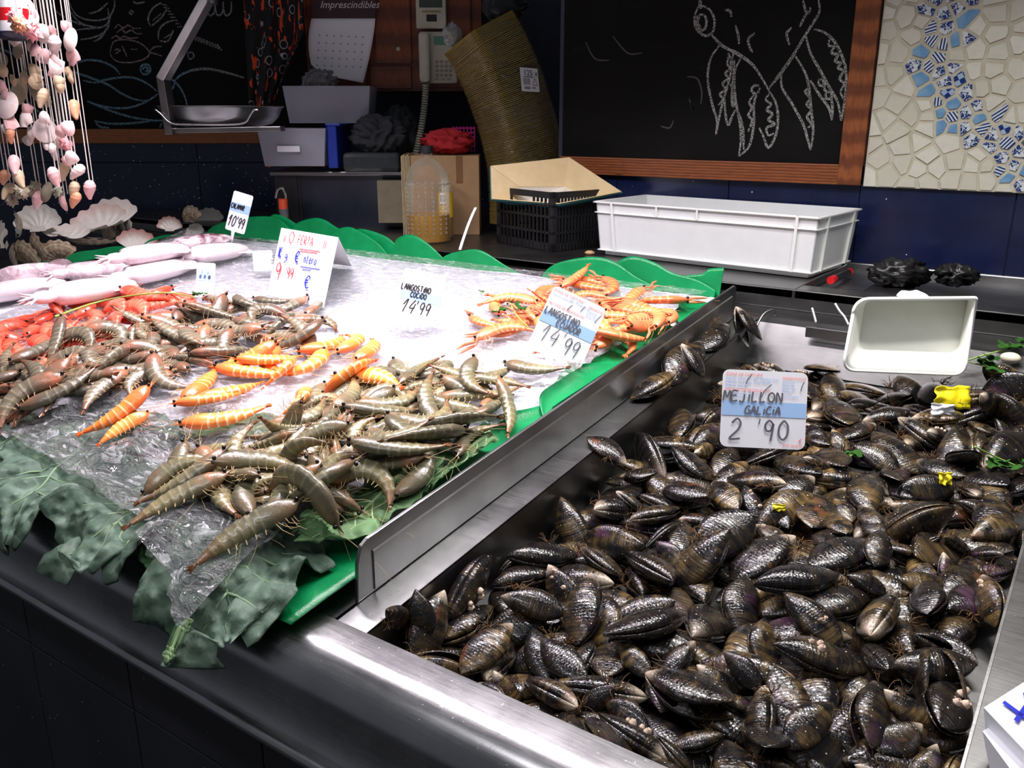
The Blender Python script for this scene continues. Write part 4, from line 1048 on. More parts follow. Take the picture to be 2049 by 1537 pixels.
# ================================================================ prawns
def prawn_mesh(curl, seed, kind='prawn'):
    """side-lying prawn about 1 unit long, head towards +x, back outwards (+y), thickness along z"""
    r = random.Random(seed); n = 44; th = curl * .42; p = Vector((0, 0)); cl = []; ds = 1 / n
    for i in range(n + 1):
        s = i * ds; cl.append((p.copy(), th, s))
        w = max(0, math.sin(math.pi * min(max((s - .22) / .74, 0), 1))) ** .8
        k = curl * w * 1.75
        p = p + Vector((-math.cos(th), math.sin(th))) * ds
        th -= k * ds
    c = sum((q[0] for q in cl), Vector((0, 0))) / len(cl)
    wide = {'langoustine': 1.08, 'fat': 1.38}.get(kind, 1.22)
    def prof(s):
        pts = [(0, .003), (.05, .012), (.09, .030), (.14, .062), (.22, .088), (.32, .098), (.385, .096), (.39, .090), (.60, .083), (.78, .062), (.90, .036), (1.0, .022)]
        for (a, b), (c2, d) in zip(pts, pts[1:]):
            if a <= s <= c2: return b + (d - b) * (s - a) / (c2 - a)
        return .015
    mb = MB(); nv = 12; uv = []
    for q, t, s in cl:
        hv = prof(s) * wide; hl = hv * .60
        if s > .39 and s < .93:
            f = ((s - .39) / .088) % 1.0; k = 1.06 - .13 * f; hv *= k; hl *= k
        tn = Vector((-math.cos(t), math.sin(t))); nr = Vector((math.sin(t), math.cos(t)))      # nr points to the back
        dorsal = .030 * max(0, 1 - s / .11)
        for j in range(nv):
            a = 2 * math.pi * j / nv; b = math.cos(a); z = math.sin(a)
            hh = hv if b > 0 else hv * (.90 if s < .39 else 1.0)
            o = q - c + nr * (b * hh + dorsal * wide)
            mb.v.append((o.x, o.y, z * hl)); uv.append((s, (b + 1) / 2))
    for i in range(n):
        for j in range(nv):
            a, b = i * nv + j, i * nv + (j + 1) % nv; mb.f.append((a, a + nv, b + nv, b))
    mb.f.append(tuple(range(nv))); mb.f.append(tuple(n * nv + j for j in range(nv))[::-1])
    body = mb.mesh('prawn_body', 50, uv=uv)
    # tail fan
    q, t, s = cl[-1]; tn = Vector((-math.cos(t), math.sin(t))); nr = Vector((math.sin(t), math.cos(t))); q = q - c
    tf = MB(); op = .55 if kind != 'langoustine' else .8; m_ = 20
    rim = []
    for k in range(m_ + 1):
        a = -op + 2 * op * k / m_; lob = abs(math.sin((k / m_) * math.pi * 2.5)); ln = .10 * (.72 + .28 * lob)
        d = tn * math.cos(a) * ln + nr * math.sin(a) * ln * .75
        rim.append((q.x + d.x, q.y + d.y, .010 * math.sin(k * 1.9)))
    ctr = (q.x - tn.x * .02, q.y - tn.y * .02, 0)
    half = [(q.x + (x - q.x) * .35, q.y + (y - q.y) * .35, .012) for x, y, z in rim]; half2 = [(x, y, -.012) for x, y, z in half]
    tf.v = [ctr] + half + rim + half2; e = m_ + 1
    for k in range(m_):
        tf.f += [(0, 1 + k, 2 + k), (1 + k, 1 + e + k, 2 + e + k, 2 + k), (0, 2 + 2 * e + k, 1 + 2 * e + k), (1 + 2 * e + k, 2 + 2 * e + k, 2 + e + k, 1 + e + k)]
    fan = tf.mesh('tail_fan', 60, uv=[(.97 + .03 * (i > e), .5) for i in range(len(tf.v))])
    # legs and feelers
    lg = MB()
    def at(s):
        i = min(int(s * n), n); q, t, _ = cl[i]; return q - c, Vector((-math.cos(t), math.sin(t))), Vector((math.sin(t), math.cos(t)))
    for k in range(6):                                     # walking legs
        q, tn, nr = at(.16 + .035 * k); hv = prof(.2 + .03 * k) * wide * .8
        z0 = r.choice((1, -1)) * .022; l = r.uniform(.10, .17)
        p0 = q - nr * hv; p1 = p0 - nr * l * .5 - tn * l * r.uniform(.1, .5); p2 = p1 - nr * l * r.uniform(.0, .5) - tn * l * r.uniform(.3, .7)
        lg.tube([(p0.x, p0.y, z0), (p1.x, p1.y, z0 * 1.5), (p2.x, p2.y, z0 * .6)], [.0042, .0034, .0014], 4, False)
    for k in range(5):                                     # swimming legs
        q, tn, nr = at(.43 + .085 * k); hv = prof(.43 + .085 * k) * wide * .85
        p0 = q - nr * hv; p1 = p0 - nr * .055 + tn * .015
        lg.tube([(p0.x, p0.y, .012), (p1.x, p1.y, .016)], [.009, .004], 4, False)
    q, tn, nr = at(.06)
    for k in range(2 if kind != 'langoustine' else 1):
        pts = [Vector((q.x, q.y, .01 * (k * 2 - 1)))]; d = Vector((-tn.x, -tn.y, 0)) + Vector((nr.x, nr.y, 0)) * r.uniform(-.5, .5)
        for j in range(8):
            d = (d + Vector((r.gauss(0, .2), r.gauss(0, .2), 0)) - Vector((nr.x, nr.y, 0)) * .12).normalized(); pts.append(pts[-1] + d * .09 * (.6 + .4 * r.random()))
        lg.tube(pts, [.0022] * 4 + [.0016] * 5, 3, False)
    for k in range(3):
        d = -tn * r.uniform(.05, .09) - nr * r.uniform(.0, .035); lg.tube([(q.x, q.y, 0), (q.x + d.x, q.y + d.y, r.uniform(-.02, .02))], [.004, .0014], 3, False)
    legs = lg.mesh('legs_and_feelers', 180)
    eq, tn, nr = at(.105); e0 = eq + nr * .022 * wide - tn * .010
    eyes = [(e0.x, e0.y, .032 * s) for s in (1, -1)]
    claws = []
    if kind == 'langoustine':
        for k in range(2):
            q, tn, nr = at(.15); s0 = 1 if k else -1; cb = MB()
            p0 = Vector((q.x, q.y, s0 * .03)); d = Vector((-tn.x, -tn.y, 0)); nn = Vector((nr.x, nr.y, 0))
            p1 = p0 + d * .12 - nn * .07; p2 = p1 + d * .16 + nn * (.02 + .04 * k); p3 = p2 + d * .15
            cb.tube([p0, p1, p1 + (p2 - p1) * .2, p2, p2 + (p3 - p2) * .55, p3], [.012, .013, .020, .023, .017, .004], 6)
            me = cb.mesh('claw', 60, uv=[(.2, .5)] * len(cb.v)); claws.append(me)
    balls = []
    for s_ in (.10, .17, .25, .33, .42, .51, .60, .69, .78, .87, .95):
        i_ = int(s_ * n); q, t, _ = cl[i_]; q = q - c; nr = Vector((math.sin(t), math.cos(t))); hv = prof(s_) * wide; o_ = .40 * hv
        for sg in ((1, -1) if hv > .05 else (0,)): balls.append((q.x + nr.x * o_ * sg, q.y + nr.y * o_ * sg, 0, hv * (.60 if hv > .05 else .75)))
    q, t, _ = cl[-1]; balls.append((q.x - c.x - math.cos(t) * .055, q.y - c.y + math.sin(t) * .055, 0, .018))
    for me in claws:
        cv = [v.co for v in me.vertices]
        for ring in (1, 2, 3, 4): cc = sum((cv[ring * 6 + k_] for k_ in range(6)), Vector()) / 6; balls.append((cc.x, cc.y, cc.z, .020))
    pts = np.array([v.co for v in body.vertices] + [v.co for v in fan.vertices])
    return dict(balls=np.array(balls), body=body, fan=fan, legs=legs, eyes=eyes, claws=claws, pts=pts)
def prawn_mat(name, stops, back, band, bandcol, rough=.3, spots=.35, head=None):
    t = NT(name); uvn = t.n('ShaderNodeUVMap'); uvn.uv_map = 'uv'; sp = t.n('ShaderNodeSeparateXYZ'); t.l(uvn.outputs[0], sp.inputs[0]); s, b = sp.outputs[0], sp.outputs[1]
    co = t.coord('Object'); oi = t.n('ShaderNodeObjectInfo')
    off = t.n('ShaderNodeVectorMath', operation='ADD'); t.l(co, off.inputs[0]); cb = t.n('ShaderNodeCombineXYZ')
    t.l(t.math('MULTIPLY', oi.outputs['Random'], 31.0), cb.inputs[0]); t.l(t.math('MULTIPLY', oi.outputs['Random'], 13.0), cb.inputs[1]); t.l(cb.outputs[0], off.inputs[1]); oc = off.outputs[0]
    n1 = t.noise(oc, 7, 4, .6); n2 = t.noise(oc, 45, 3, .7)
    c = t.ramp(t.math('ADD', s, t.math('MULTIPLY', t.math('SUBTRACT', n1, .5), .22)), stops)
    c = t.mix(t.math('MULTIPLY', t.ramp(b, [(.55, 0), (.95, 1)]), back[1]), c, back[0])
    if head: c = t.mix(t.math('MULTIPLY', t.math('MULTIPLY', t.ramp(s, [(.10, .3), (.22, 1), (.40, 0)]), t.ramp(n1, [(.42, 0), (.6, 1)])), t.ramp(oi.outputs['Random'], [(.25, 0), (.8, .8)])), c, head)
    seg = t.math('SINE', t.math('MULTIPLY', t.math('SUBTRACT', s, .39), 2 * math.pi / .088))
    inab = t.math('MULTIPLY', t.math('GREATER_THAN', s, .39), t.math('LESS_THAN', s, .93))
    c = t.mix(t.math('MULTIPLY', t.math('MULTIPLY', t.ramp(seg, [(.55, 0), (.95, 1)]), inab), band), c, bandcol)
    c = t.mix(t.math('MULTIPLY', t.ramp(n2, [(.58, 0), (.72, 1)]), spots), c, [x * .35 for x in stops[1][1]])
    hs = t.n('ShaderNodeHueSaturation'); t.l(c, hs.inputs['Color']); t.l(t.math('ADD', t.math('MULTIPLY', oi.outputs['Random'], .45), .78), hs.inputs['Value'])
    t.set(Base_Color=hs.outputs[0], Roughness=rough, Subsurface_Weight=.12, Subsurface_Scale=.004, Coat_Weight=.22, Coat_Roughness=.10)
    t.bump(t.math('ADD', n2, t.math('MULTIPLY', t.noise(oc, 14, 2), 2.0)), .10, .01); return t.m
PM = dict(
    grey=prawn_mat('raw_grey_prawn', [(.0, srgb(112, 80, 56)), (.20, srgb(130, 92, 70)), (.40, srgb(104, 94, 78)), (.75, srgb(114, 104, 84)), (.95, srgb(116, 76, 54))], (srgb(82, 82, 70), .55), .35, srgb(176, 166, 134), head=srgb(216, 118, 82)),
    olive=prawn_mat('raw_olive_prawn', [(.0, srgb(108, 84, 54)), (.20, srgb(114, 98, 72)), (.40, srgb(108, 104, 80)), (.75, srgb(132, 122, 84)), (.95, srgb(122, 88, 56))], (srgb(78, 76, 64), .55), .35, srgb(172, 162, 130), head=srgb(176, 112, 76)),
    orange=prawn_mat('cooked_orange_prawn', [(.0, srgb(244, 118, 54)), (.22, srgb(240, 128, 70)), (.40, srgb(250, 146, 62)), (.75, srgb(255, 158, 66)), (.95, srgb(250, 120, 40))], (srgb(238, 104, 40), .5), .75, srgb(255, 214, 164), spots=.12),
    red=prawn_mat('red_prawn', [(.0, srgb(230, 74, 48)), (.22, srgb(226, 84, 62)), (.40, srgb(234, 92, 66)), (.75, srgb(240, 116, 88)), (.95, srgb(222, 70, 44))], (srgb(206, 52, 34), .6), .35, srgb(248, 160, 138), spots=.15),
    lang=prawn_mat('langoustine_shell', [(.0, srgb(226, 104, 62)), (.22, srgb(222, 134, 92)), (.40, srgb(228, 124, 70)), (.75, srgb(236, 136, 76)), (.95, srgb(226, 110, 58))], (srgb(214, 96, 50), .55), .45, srgb(250, 196, 150), spots=.35))
LM = dict(grey=plain('prawn_legs_tan', srgb(176, 142, 104), .4), olive=plain('prawn_legs_straw', srgb(182, 156, 110), .4), orange=plain('prawn_legs_orange', srgb(250, 172, 110), .4), red=plain('prawn_legs_red', srgb(226, 96, 62), .4), lang=plain('langoustine_legs', srgb(238, 164, 124), .4))
M['eye'] = plain('black_eye', (.006, .005, .005), .12)
EYE = MB().sphere((0, 0, 0), .022, 8, 6).mesh('eye', 180); EYE.materials.append(M['eye'])
PV = {}
for kind, curls in (('prawn', (.35, .8, 1.5, 2.2, 2.9)), ('fat', (.35, .8, 1.5, 2.2, 2.9)), ('langoustine', (.5, 1.3, 2.4))):
    for i, cu in enumerate(curls): PV[(kind, i)] = prawn_mesh(cu, 60 + i, kind)
PMESH = {}
def prawn_set(kind, i, col):
    k = (kind, i, col)
    if k not in PMESH:
        src = PV[(kind, i)]; d = {}
        for nm in ('body', 'fan', 'legs'):
            me = src[nm].copy(); me.materials.clear(); me.materials.append(LM[col] if nm == 'legs' else PM[col]); d[nm] = me
        d['claws'] = []
        for me in src['claws']: me = me.copy(); me.materials.append(PM[col]); d['claws'].append(me)
        d['eyes'] = src['eyes']; d['pts'] = src['pts']; d['balls'] = src['balls']; PMESH[k] = d
    return PMESH[k]
prng = random.Random(33)
IH = HM(XI0 - .06, XI1 + .03, .40, 1.70, .004, lambda x, y: zbed(x, y))
IH0 = IH.h.copy(); PRAWNS = []
def prawn(col, px, py, ang, L, ci=None, label='', group='', kind='prawn', roll=None, mirror=None, follow=.6, name='prawn', hm=None, cap=.03):
    """ang: direction of the head in the picture, degrees, 0 = right, 90 = up"""
    hm = hm or IH
    r = prng; kind = 'fat' if col in ('orange', 'red') else kind; nvar = 3 if kind == 'langoustine' else 5; ci = r.randrange(nvar) if ci is None else ci
    d = prawn_set(kind, ci, col); c = hit(px, py, lambda x, y: min(hm.z(x, y), zbed(x, y) + cap + .02))
    q = CAM + (c - CAM); dx, dy = math.cos(R_(ang)), -math.sin(R_(ang))
    pl_ = lambda x, y: c.z + SL * (y - c.y)
    b = hit(px + dx * 12, py + dy * 12, pl_); a = hit(px - dx * 12, py - dy * 12, pl_)
    hd = math.atan2(b.y - a.y, b.x - a.x)
    mirror = r.choice((1, -1)) if mirror is None else mirror
    m = lay(hm, d['pts'], c.x, c.y, hd, L, .10, r.gauss(0, .25) if roll is None else roll, r.gauss(0, .08), .35, follow, mirror, r, zbed, cap)
    t = bpy.data.objects.new(name, d['body']); COL.objects.link(t); t.matrix_world = m
    tag(t, label, 'langoustine' if kind == 'langoustine' else 'prawn', group)
    inst('tail_fan', d['fan'], t); lg = inst('legs_and_feelers', d['legs'], t); lg['kind'] = 'stuff'
    for k, e in enumerate(d['eyes']): inst('eye', EYE, t, Matrix.Translation(e))
    for me in d['claws']: inst('claw', me, t)
    PRAWNS.append(dict(o=t, M=m, P=d['balls'][:, :3] @ np.array(m.to_3x3()).T + np.array(m.translation), r=d['balls'][:, 3] * L, pts=d['pts']))
    return t
def inside(x, y, poly):
    c = False; n = len(poly)
    for i in range(n):
        (x1, y1), (x2, y2) = poly[i], poly[(i + 1) % n]
        if (y1 > y) != (y2 > y) and x < (x2 - x1) * (y - y1) / (y2 - y1) + x1: c = not c
    return c
def scatter(poly, n, dmin, seed):
    r = random.Random(seed); xs = [p[0] for p in poly]; ys = [p[1] for p in poly]; out = []; d = dmin
    tries = 0
    while len(out) < n and tries < 20000:
        tries += 1
        if tries % 3000 == 0: d *= .85
        x, y = r.uniform(min(xs), max(xs)), r.uniform(min(ys), max(ys))
        if inside(x, y, poly) and all(((x - a) ** 2 + ((y - b) * 2.0) ** 2) > d * d for a, b in out): out.append((x, y))
    return out
G_GREY, G_OL, G_OR, G_RED, G_LA = 'raw grey prawns heaped beside the red ones', 'raw olive prawns heaped at the front of the ice', 'cooked orange prawns scattered on the ice', 'red prawns heaped on the ice', 'langoustines heaped in the corner of the ice'
# red prawns
poly = [(-40, 660), (60, 640), (140, 625), (165, 590), (240, 585), (330, 600), (400, 610), (390, 640), (300, 660), (200, 690), (90, 720), (-40, 740)]
for i, (x, y) in enumerate(sorted(scatter(poly, 36, 48, 3), key=lambda q: q[1])):
    prawn('red', x, y, prng.choice((10, 170, 200, -20, 150, 30)) + prng.gauss(0, 20), prng.uniform(.115, .14), None, 'glossy red prawn in the heap beside the squid', G_RED)
prawn('red', 280, 592, 172, .15, 0, 'straight red prawn lying on top of the red heap', G_RED); prawn('red', 165, 615, 60, .14, 4, 'tightly curled red prawn at the edge of the heap', G_RED)
# raw grey prawns
poly = [(-40, 730), (60, 700), (190, 660), (330, 640), (420, 605), (520, 598), (640, 625), (640, 660), (560, 690), (440, 700), (400, 730), (270, 760), (180, 795), (60, 800), (-40, 790)]
for i, (x, y) in enumerate(sorted(scatter(poly, 78, 50, 5), key=lambda q: q[1] + prng.uniform(-25, 25))):
    prawn('grey', x, y, prng.choice((0, 180, 20, 200, -15, 165)) + prng.gauss(0, 22), prng.uniform(.112, .140), None, 'raw grey-brown prawn in the wide heap', G_GREY)
for x, y, a, L, ci in ((150, 748, 183, .16, 0), (290, 735, 20, .13, 3), (120, 790, 200, .15, 1), (330, 770, 165, .15, 2), (60, 775, 20, .16, 2), (440, 690, 200, .15, 2), (600, 650, 10, .15, 3), (380, 655, 150, .15, 1), (220, 700, 25, .15, 2)):
    prawn('grey', x, y, a, L * .9, ci, 'raw grey-brown prawn lying on top of the wide heap', G_GREY)
# raw olive prawns at the front
poly = [(320, 940), (420, 905), (520, 880), (560, 840), (640, 800), (720, 770), (830, 735), (930, 740), (1000, 770), (1000, 830), (900, 860), (800, 890), (720, 930), (600, 980), (480, 970), (360, 960)]
for i, (x, y) in enumerate(sorted(scatter(poly, 86, 52, 9), key=lambda q: q[1] + prng.uniform(-25, 25))):
    prawn('olive', x, y, prng.choice((190, 10, 200, 20, 170, 215)) + prng.gauss(0, 24), prng.uniform(.100, .128), None, 'raw olive-grey prawn in the front heap', G_OL)
for x, y, a, L, ci, mi in ((620, 965, -10, .16, 3, 1), (650, 935, -25, .13, 3, -1), (825, 915, -60, .14, 3, 1), (560, 945, 235, .12, 1, 1), (450, 945, 65, .14, 1, 1), (370, 975, 20, .14, 0, 1), (380, 945, 15, .14, 1, -1), (700, 885, 25, .14, 1, 1), (860, 845, 20, .15, 1, -1), (790, 855, 165, .14, 1, 1), (640, 862, 20, .11, 1, 1), (690, 795, 240, .13, 1, 1),
                       (905, 820, 185, .14, 1, 1), (1060, 752, 175, .13, 1, 1), (1000, 800, 160, .13, 1, -1), (950, 760, 130, .13, 2, 1), (760, 800, 190, .14, 1, 1)):
    prawn('olive', x, y, a, L * .88, ci, 'raw olive-grey prawn on top of the front heap', G_OL, mirror=mi)
prawn('olive', 505, 1075, 30, .13, 0, 'lone raw prawn on the drooping corner of clear film', G_OL, roll=0)
# cooked orange prawns, each placed by eye
for x, y, a, L, ci, mi in ((650, 700, 200, .115, 2, 1), (700, 695, 250, .11, 2, 1), (735, 710, 235, .11, 1, 1), (615, 735, 20, .12, 3, -1), (735, 748, 172, .125, 1, -1), (700, 725, 210, .10, 2, 1), (545, 730, 140, .11, 2, 1), (500, 735, 10, .11, 1, -1),
                       (495, 752, 180, .12, 0, 1), (570, 755, 30, .10, 3, -1), (400, 780, 235, .12, 0, 1), (455, 795, 200, .11, 1, 1), (412, 803, 195, .095, 1, 1), (600, 790, 30, .09, 3, -1), (245, 832, 15, .11, 1, -1), (255, 868, 25, .075, 0, 1), (440, 848, 190, .115, 1, 1), (530, 715, 185, .10, 1, 1)):
    prawn('orange', x, y, a, L * 1.12, ci, 'pale-banded cooked orange prawn on the ice', G_OR, mirror=mi, follow=.5)
# langoustines
poly = [(940, 650), (1000, 615), (1080, 590), (1130, 565), (1200, 570), (1250, 595), (1330, 615), (1350, 625), (1290, 670), (1230, 690), (1150, 690), (1060, 660), (980, 670)]
for i, (x, y) in enumerate(sorted(scatter(poly, 34, 50, 12), key=lambda q: q[1] + prng.uniform(-12, 12))):
    prawn('lang', x, y, prng.choice((180, 0, 200, 160, 20)) + prng.gauss(0, 22), prng.uniform(.105, .13), None, 'orange langoustine in the corner heap', G_LA, 'langoustine', name='langoustine')
for x, y, a, L, ci, mi in ((1000, 655, 190, .125, 1, -1), (1170, 572, 170, .13, 0, 1), (1275, 605, 175, .135, 0, 1), (1030, 608, 0, .125, 1, 1), (1240, 665, 190, .125, 1, 1), (1300, 640, -20, .115, 2, 1), (1110, 615, 40, .12, 1, 1)):
    prawn('lang', x, y, a, L, ci, 'orange langoustine lying on top of the corner heap', G_LA, 'langoustine', mirror=mi, name='langoustine')
# ---------------------------------------------------------------- squid
def squid_mat():
    t = NT('wet_squid_skin'); co = t.coord('Object'); oi = t.n('ShaderNodeObjectInfo')
    n1 = t.noise(co, 9, 4, .6, .6); n2 = t.noise(co, 120, 2, .7); sc = t.n('ShaderNodeSeparateColor'); t.l(oi.outputs['Color'], sc.inputs[0])
    c = t.mix(t.ramp(n1, [(.35, 0), (.7, 1)]), srgb(226, 208, 212), srgb(240, 230, 236))
    c = t.mix(t.math('MULTIPLY', t.ramp(n1, [(.40, 0), (.62, 1)]), sc.outputs[0]), c, srgb(128, 70, 86))
    c = t.mix(t.math('MULTIPLY', t.ramp(n2, [(.62, 0), (.7, .5)]), sc.outputs[0]), c, srgb(110, 60, 70))
    t.set(Base_Color=c, Roughness=.14, Subsurface_Weight=.2, Subsurface_Scale=.008, Coat_Weight=.5, Coat_Roughness=.05); t.bump(n1, .2, .004); return t.m
M['squid'] = squid_mat()
def squid_meshes():
    mb = MB(); pr = [(1e-4, 0), (.045, .03), (.09, .10), (.135, .26), (.152, .44), (.148, .60), (.125, .68), (.085, .70), (.075, .72), (.085, .76), (.078, .82), (.040, .86), (1e-4, .87)]
    mb.lathe(pr, n=16, m=Matrix.Rotation(R_(90), 3, 'Y'), sx=.62); b = mb.mesh('squid_body', 180)
    f = MB(); f.grid(lambda u, v: (.02 + .36 * u, (2 * v - 1) * (.05 + .13 * math.sin(math.pi * u ** .7)), .012 - .02 * abs(2 * v - 1) + .006 * math.sin(14 * u) * abs(2 * v - 1)), 14, 10); fm = f.mesh('fin', 180)
    te = MB(); r = random.Random(2)
    for k in range(8):
        a = k * .785; p = Vector((.84, .03 * math.cos(a), .02 * math.sin(a))); pts = [p.copy()]; d = Vector((1, .3 * math.cos(a), .1 * math.sin(a))).normalized()
        for j in range(6): d = (d + Vector((0, r.gauss(0, .25), r.gauss(0, .08)))).normalized(); p = p + d * .022; pts.append(p.copy())
        te.tube(pts, [.016, .014, .012, .010, .007, .005, .002], 6)
    tm = te.mesh('tentacles', 180)
    for m_ in (b, fm, tm): m_.materials.append(M['squid'])
    return b, fm, tm
SQ = squid_meshes(); sqp = np.array([v.co for v in SQ[0].vertices])
for i, (x, y, a, L, pu, lb_) in enumerate(((30, 600, 190, .25, .10, 'pale squid in the line next to the red prawns'), (170, 592, 193, .26, .08, 'pale squid lying beyond the red prawns'), (310, 562, 195, .26, .10, 'pale squid lying before the squid price tag'), (60, 586, 192, .24, .6, 'mauve-blotched squid along the green leaf edge'), (190, 560, 193, .24, .55, 'mauve-streaked squid between pale squid and green leaves'),
        (300, 532, 195, .24, .25, 'pale pink squid along the green leaves'), (392, 500, 190, .22, 1.0, 'dark purple-brown squid below the squid price tag'), (430, 526, 197, .24, .1, 'pale squid half under the film behind the blank tag'))):
    c = hit(x, y, IH.z); pl_ = lambda xx, yy: c.z + SL * (yy - c.y)
    A, B = hit(x - 10 * math.cos(R_(a)), y + 10 * math.sin(R_(a)), pl_), hit(x + 10 * math.cos(R_(a)), y - 10 * math.sin(R_(a)), pl_)
    hd = math.atan2(B.y - A.y, B.x - A.x)
    m = lay(IH, sqp, c.x - math.cos(hd) * L * .45, c.y - math.sin(hd) * L * .45, hd, L, .03, 0, 0, .2, .4, 1, prng, zbed, .02)
    t = bpy.data.objects.new('squid', SQ[0]); COL.objects.link(t); t.matrix_world = m; t.color = (pu, pu, pu, 1); tag(t, lb_, 'squid', 'squid laid along the left of the ice')
    for me, nm in ((SQ[1], 'fin'), (SQ[2], 'tentacles')): o = inst(nm, me, t); o.color = t.color; 
    o['kind'] = 'stuff'
    bl = [(x_, y_ * r_, 0, .60 * r_) for x_, r_ in ((.06, .065), (.16, .11), (.27, .137), (.38, .150), (.50, .151), (.61, .146), (.72, .08), (.82, .075)) for y_ in (-.42, .42)]; bl = np.array(bl)
    PRAWNS.append(dict(o=t, M=m, P=bl[:, :3] @ np.array(m.to_3x3()).T + np.array(m.translation), r=bl[:, 3] * L, pts=sqp))
sg_ = [hit(534, 590, zbed), hit(642, 614, zbed)]; sg_d = (sg_[0].dot(HV), sg_[1].dot(HV)); sg_t = (ond(563, 456, sg_d[0] + .055), ond(677, 475, sg_d[1] + .055))
def ice_limits(X, Rr, W):
    x, y, z = X[..., 0], X[..., 1], X[..., 2]; i, j = BH.idx(x, y); z[:] = np.maximum(z, BH.h[i, j] + .001 + Rr * .97)
    x[:] = np.clip(x, XI0 + .012 + Rr, XD - .012 - Rr); y[:] = np.minimum(y, 1.635 - Rr); keep_off(X, Rr, sg_[0], sg_t[1], sg_t[0])
settle(PRAWNS, ice_limits, 170, .02, .0006); relevel(IH, IH0, PRAWNS)
# ---------------------------------------------------------------- parsley
M['parsley'] = leaf_mat('parsley_green', srgb(36, 96, 26), srgb(78, 148, 48), .2); M['stem'] = plain('parsley_stem', srgb(140, 172, 78), .45)
def leaflet():
    mb = MB(); pts = []
    for k in range(26):
        a = -2.6 + 5.2 * k / 25; r = .5 + .5 * abs(math.cos(a * 1.5)) + .12 * math.cos(a * 9); pts.append((r * math.cos(a), r * math.sin(a) * .8, .14 * math.sin(a * 3)))
    mb.v = [(-.35, 0, 0)] + pts; mb.f = [(0, i, i + 1) for i in range(1, len(pts))]; me = mb.mesh('leaflet', 180); me.materials.append(M['parsley']); return me
LEAF = leaflet()
def sprig(path, zf, lift, leaves, label, r=.0016):
    pts = [hit(x, y, zf) + Vector((0, 0, lift)) for x, y in path]; sp = catmull(pts, 6)
    t = thing('parsley_sprig', sp[0], label, 'parsley')
    MB().tube(sp, [r * (1 - .5 * i / len(sp)) for i in range(len(sp))], 6).build('stem', M['stem'], t, smooth=180)
    for x, y, sz in leaves:
        p = hit(x, y, zf) + Vector((0, 0, lift + .003))
        for k in range(3):
            a = prng.uniform(0, 6.28); m = Matrix.Translation(p - t.location + Vector((math.cos(a), math.sin(a), .2)) * sz * .5) @ Matrix.Rotation(a, 4, 'Z') @ Matrix.Rotation(prng.uniform(-.6, .2), 4, 'Y') @ Matrix.Scale(sz, 4)
            inst('leaflet', LEAF, t, m)
    return t
zI = lambda x, y: IH.z(x, y)
zM = lambda x, y: MH.z(x, y) if x < XR else ztray(y) + .005
sprig([(112, 640), (190, 612), (260, 598), (340, 592), (395, 602)], zI, .006, [(392, 598, .009), (404, 596, .009)], 'long parsley stalk laid across the red prawns', .0024)
sprig([(1022, 618), (1034, 640), (1056, 662)], zI, .008, [(1005, 632, .009), (1030, 622, .010), (1045, 630, .010), (1018, 618, .008), (990, 636, .008)], 'parsley sprig on the langoustines', .0018)
sprig([(962, 592), (970, 588)], zI, .004, [(965, 590, .006)], 'tiny parsley leaf on the bare ice', .0008)
zP = lambda x, y: max(zM(x, y), ztray(y) - .030)
sprig([(1918, 740), (1975, 722), (2049, 705)], zP, .012, [(1985, 735, .013), (2010, 712, .014), (2035, 712, .014), (2046, 700, .013), (1965, 742, .011)], 'parsley sprig beside the white scoop', .0018)
sprig([(1925, 735), (1960, 745), (1982, 752)], zP, .012, [(1972, 748, .013), (1985, 758, .012)], 'drooping parsley sprig tip below the white scoop', .0014)
sprig([(1948, 908), (1990, 928), (2030, 945)], zM, .010, [(1985, 945, .012), (2010, 950, .013), (2040, 940, .012), (1998, 940, .011)], 'parsley sprig on the mussels beside the bearded heap', .0015)
sprig([(1690, 925), (1712, 915)], zM, .006, [(1700, 920, .009), (1715, 922, .008)], 'scrap of parsley between the mussels below the price tag', .001)
# ================================================================ things on and above the back counter
def face(pts, d): return [ond(x, y, d) for x, y in pts]
def slabpx(mb, x0, y0, x1, y1, d0, d1):                    # upright box facing the camera: picture rectangle at d0, pushed back to d1
    a, b = ond(x0, y1, d0), ond(x1, y0, d0); w = (b - a).dot(RV)
    return mb.obox((a.x, a.y, min(a.z, b.z)), RV * w, HV * (d1 - d0), (0, 0, abs(b.z - a.z)))
def glassy(name, col, fac=.35, rough=.12):
    t = NT(name); t.set(Base_Color=col, Roughness=rough); tr = t.n('ShaderNodeBsdfTransparent'); tr.inputs[0].default_value = (.97, .97, .97, 1); mx = t.n('ShaderNodeMixShader')
    lw = t.n('ShaderNodeLayerWeight', i_Blend=.35); t.l(t.math('ADD', t.math('MULTIPLY', lw.outputs['Fresnel'], .6), fac), mx.inputs[0])
    t.l(tr.outputs[0], mx.inputs[1]); t.l(t.b.outputs[0], mx.inputs[2]); t.l(mx.outputs[0], t.out.inputs[0]); return t.m
def text_mesh(s, size, mt, o, ex, ey, parent, shear=0, name='lettering', align='LEFT', squeeze=1.0):
    cu = bpy.data.curves.new('t', 'FONT'); cu.body = s; cu.size = size; cu.shear = shear; cu.align_x = align; cu.resolution_u = 3
    ob = bpy.data.objects.new('t', cu); COL.objects.link(ob); dg = bpy.context.evaluated_depsgraph_get(); me = bpy.data.meshes.new_from_object(ob.evaluated_get(dg)); bpy.data.objects.remove(ob)
    n = ex.cross(ey); off = worldloc(parent)
    m = Matrix((ex * squeeze, ey, n)).transposed().to_4x4(); m.translation = o + n * .0006 - off
    me.transform(m); me.materials.clear(); me.materials.append(mt); me.name = name
    r = bpy.data.objects.new(name, me); COL.objects.link(r); r.parent = parent; r['kind'] = 'stuff'; return r
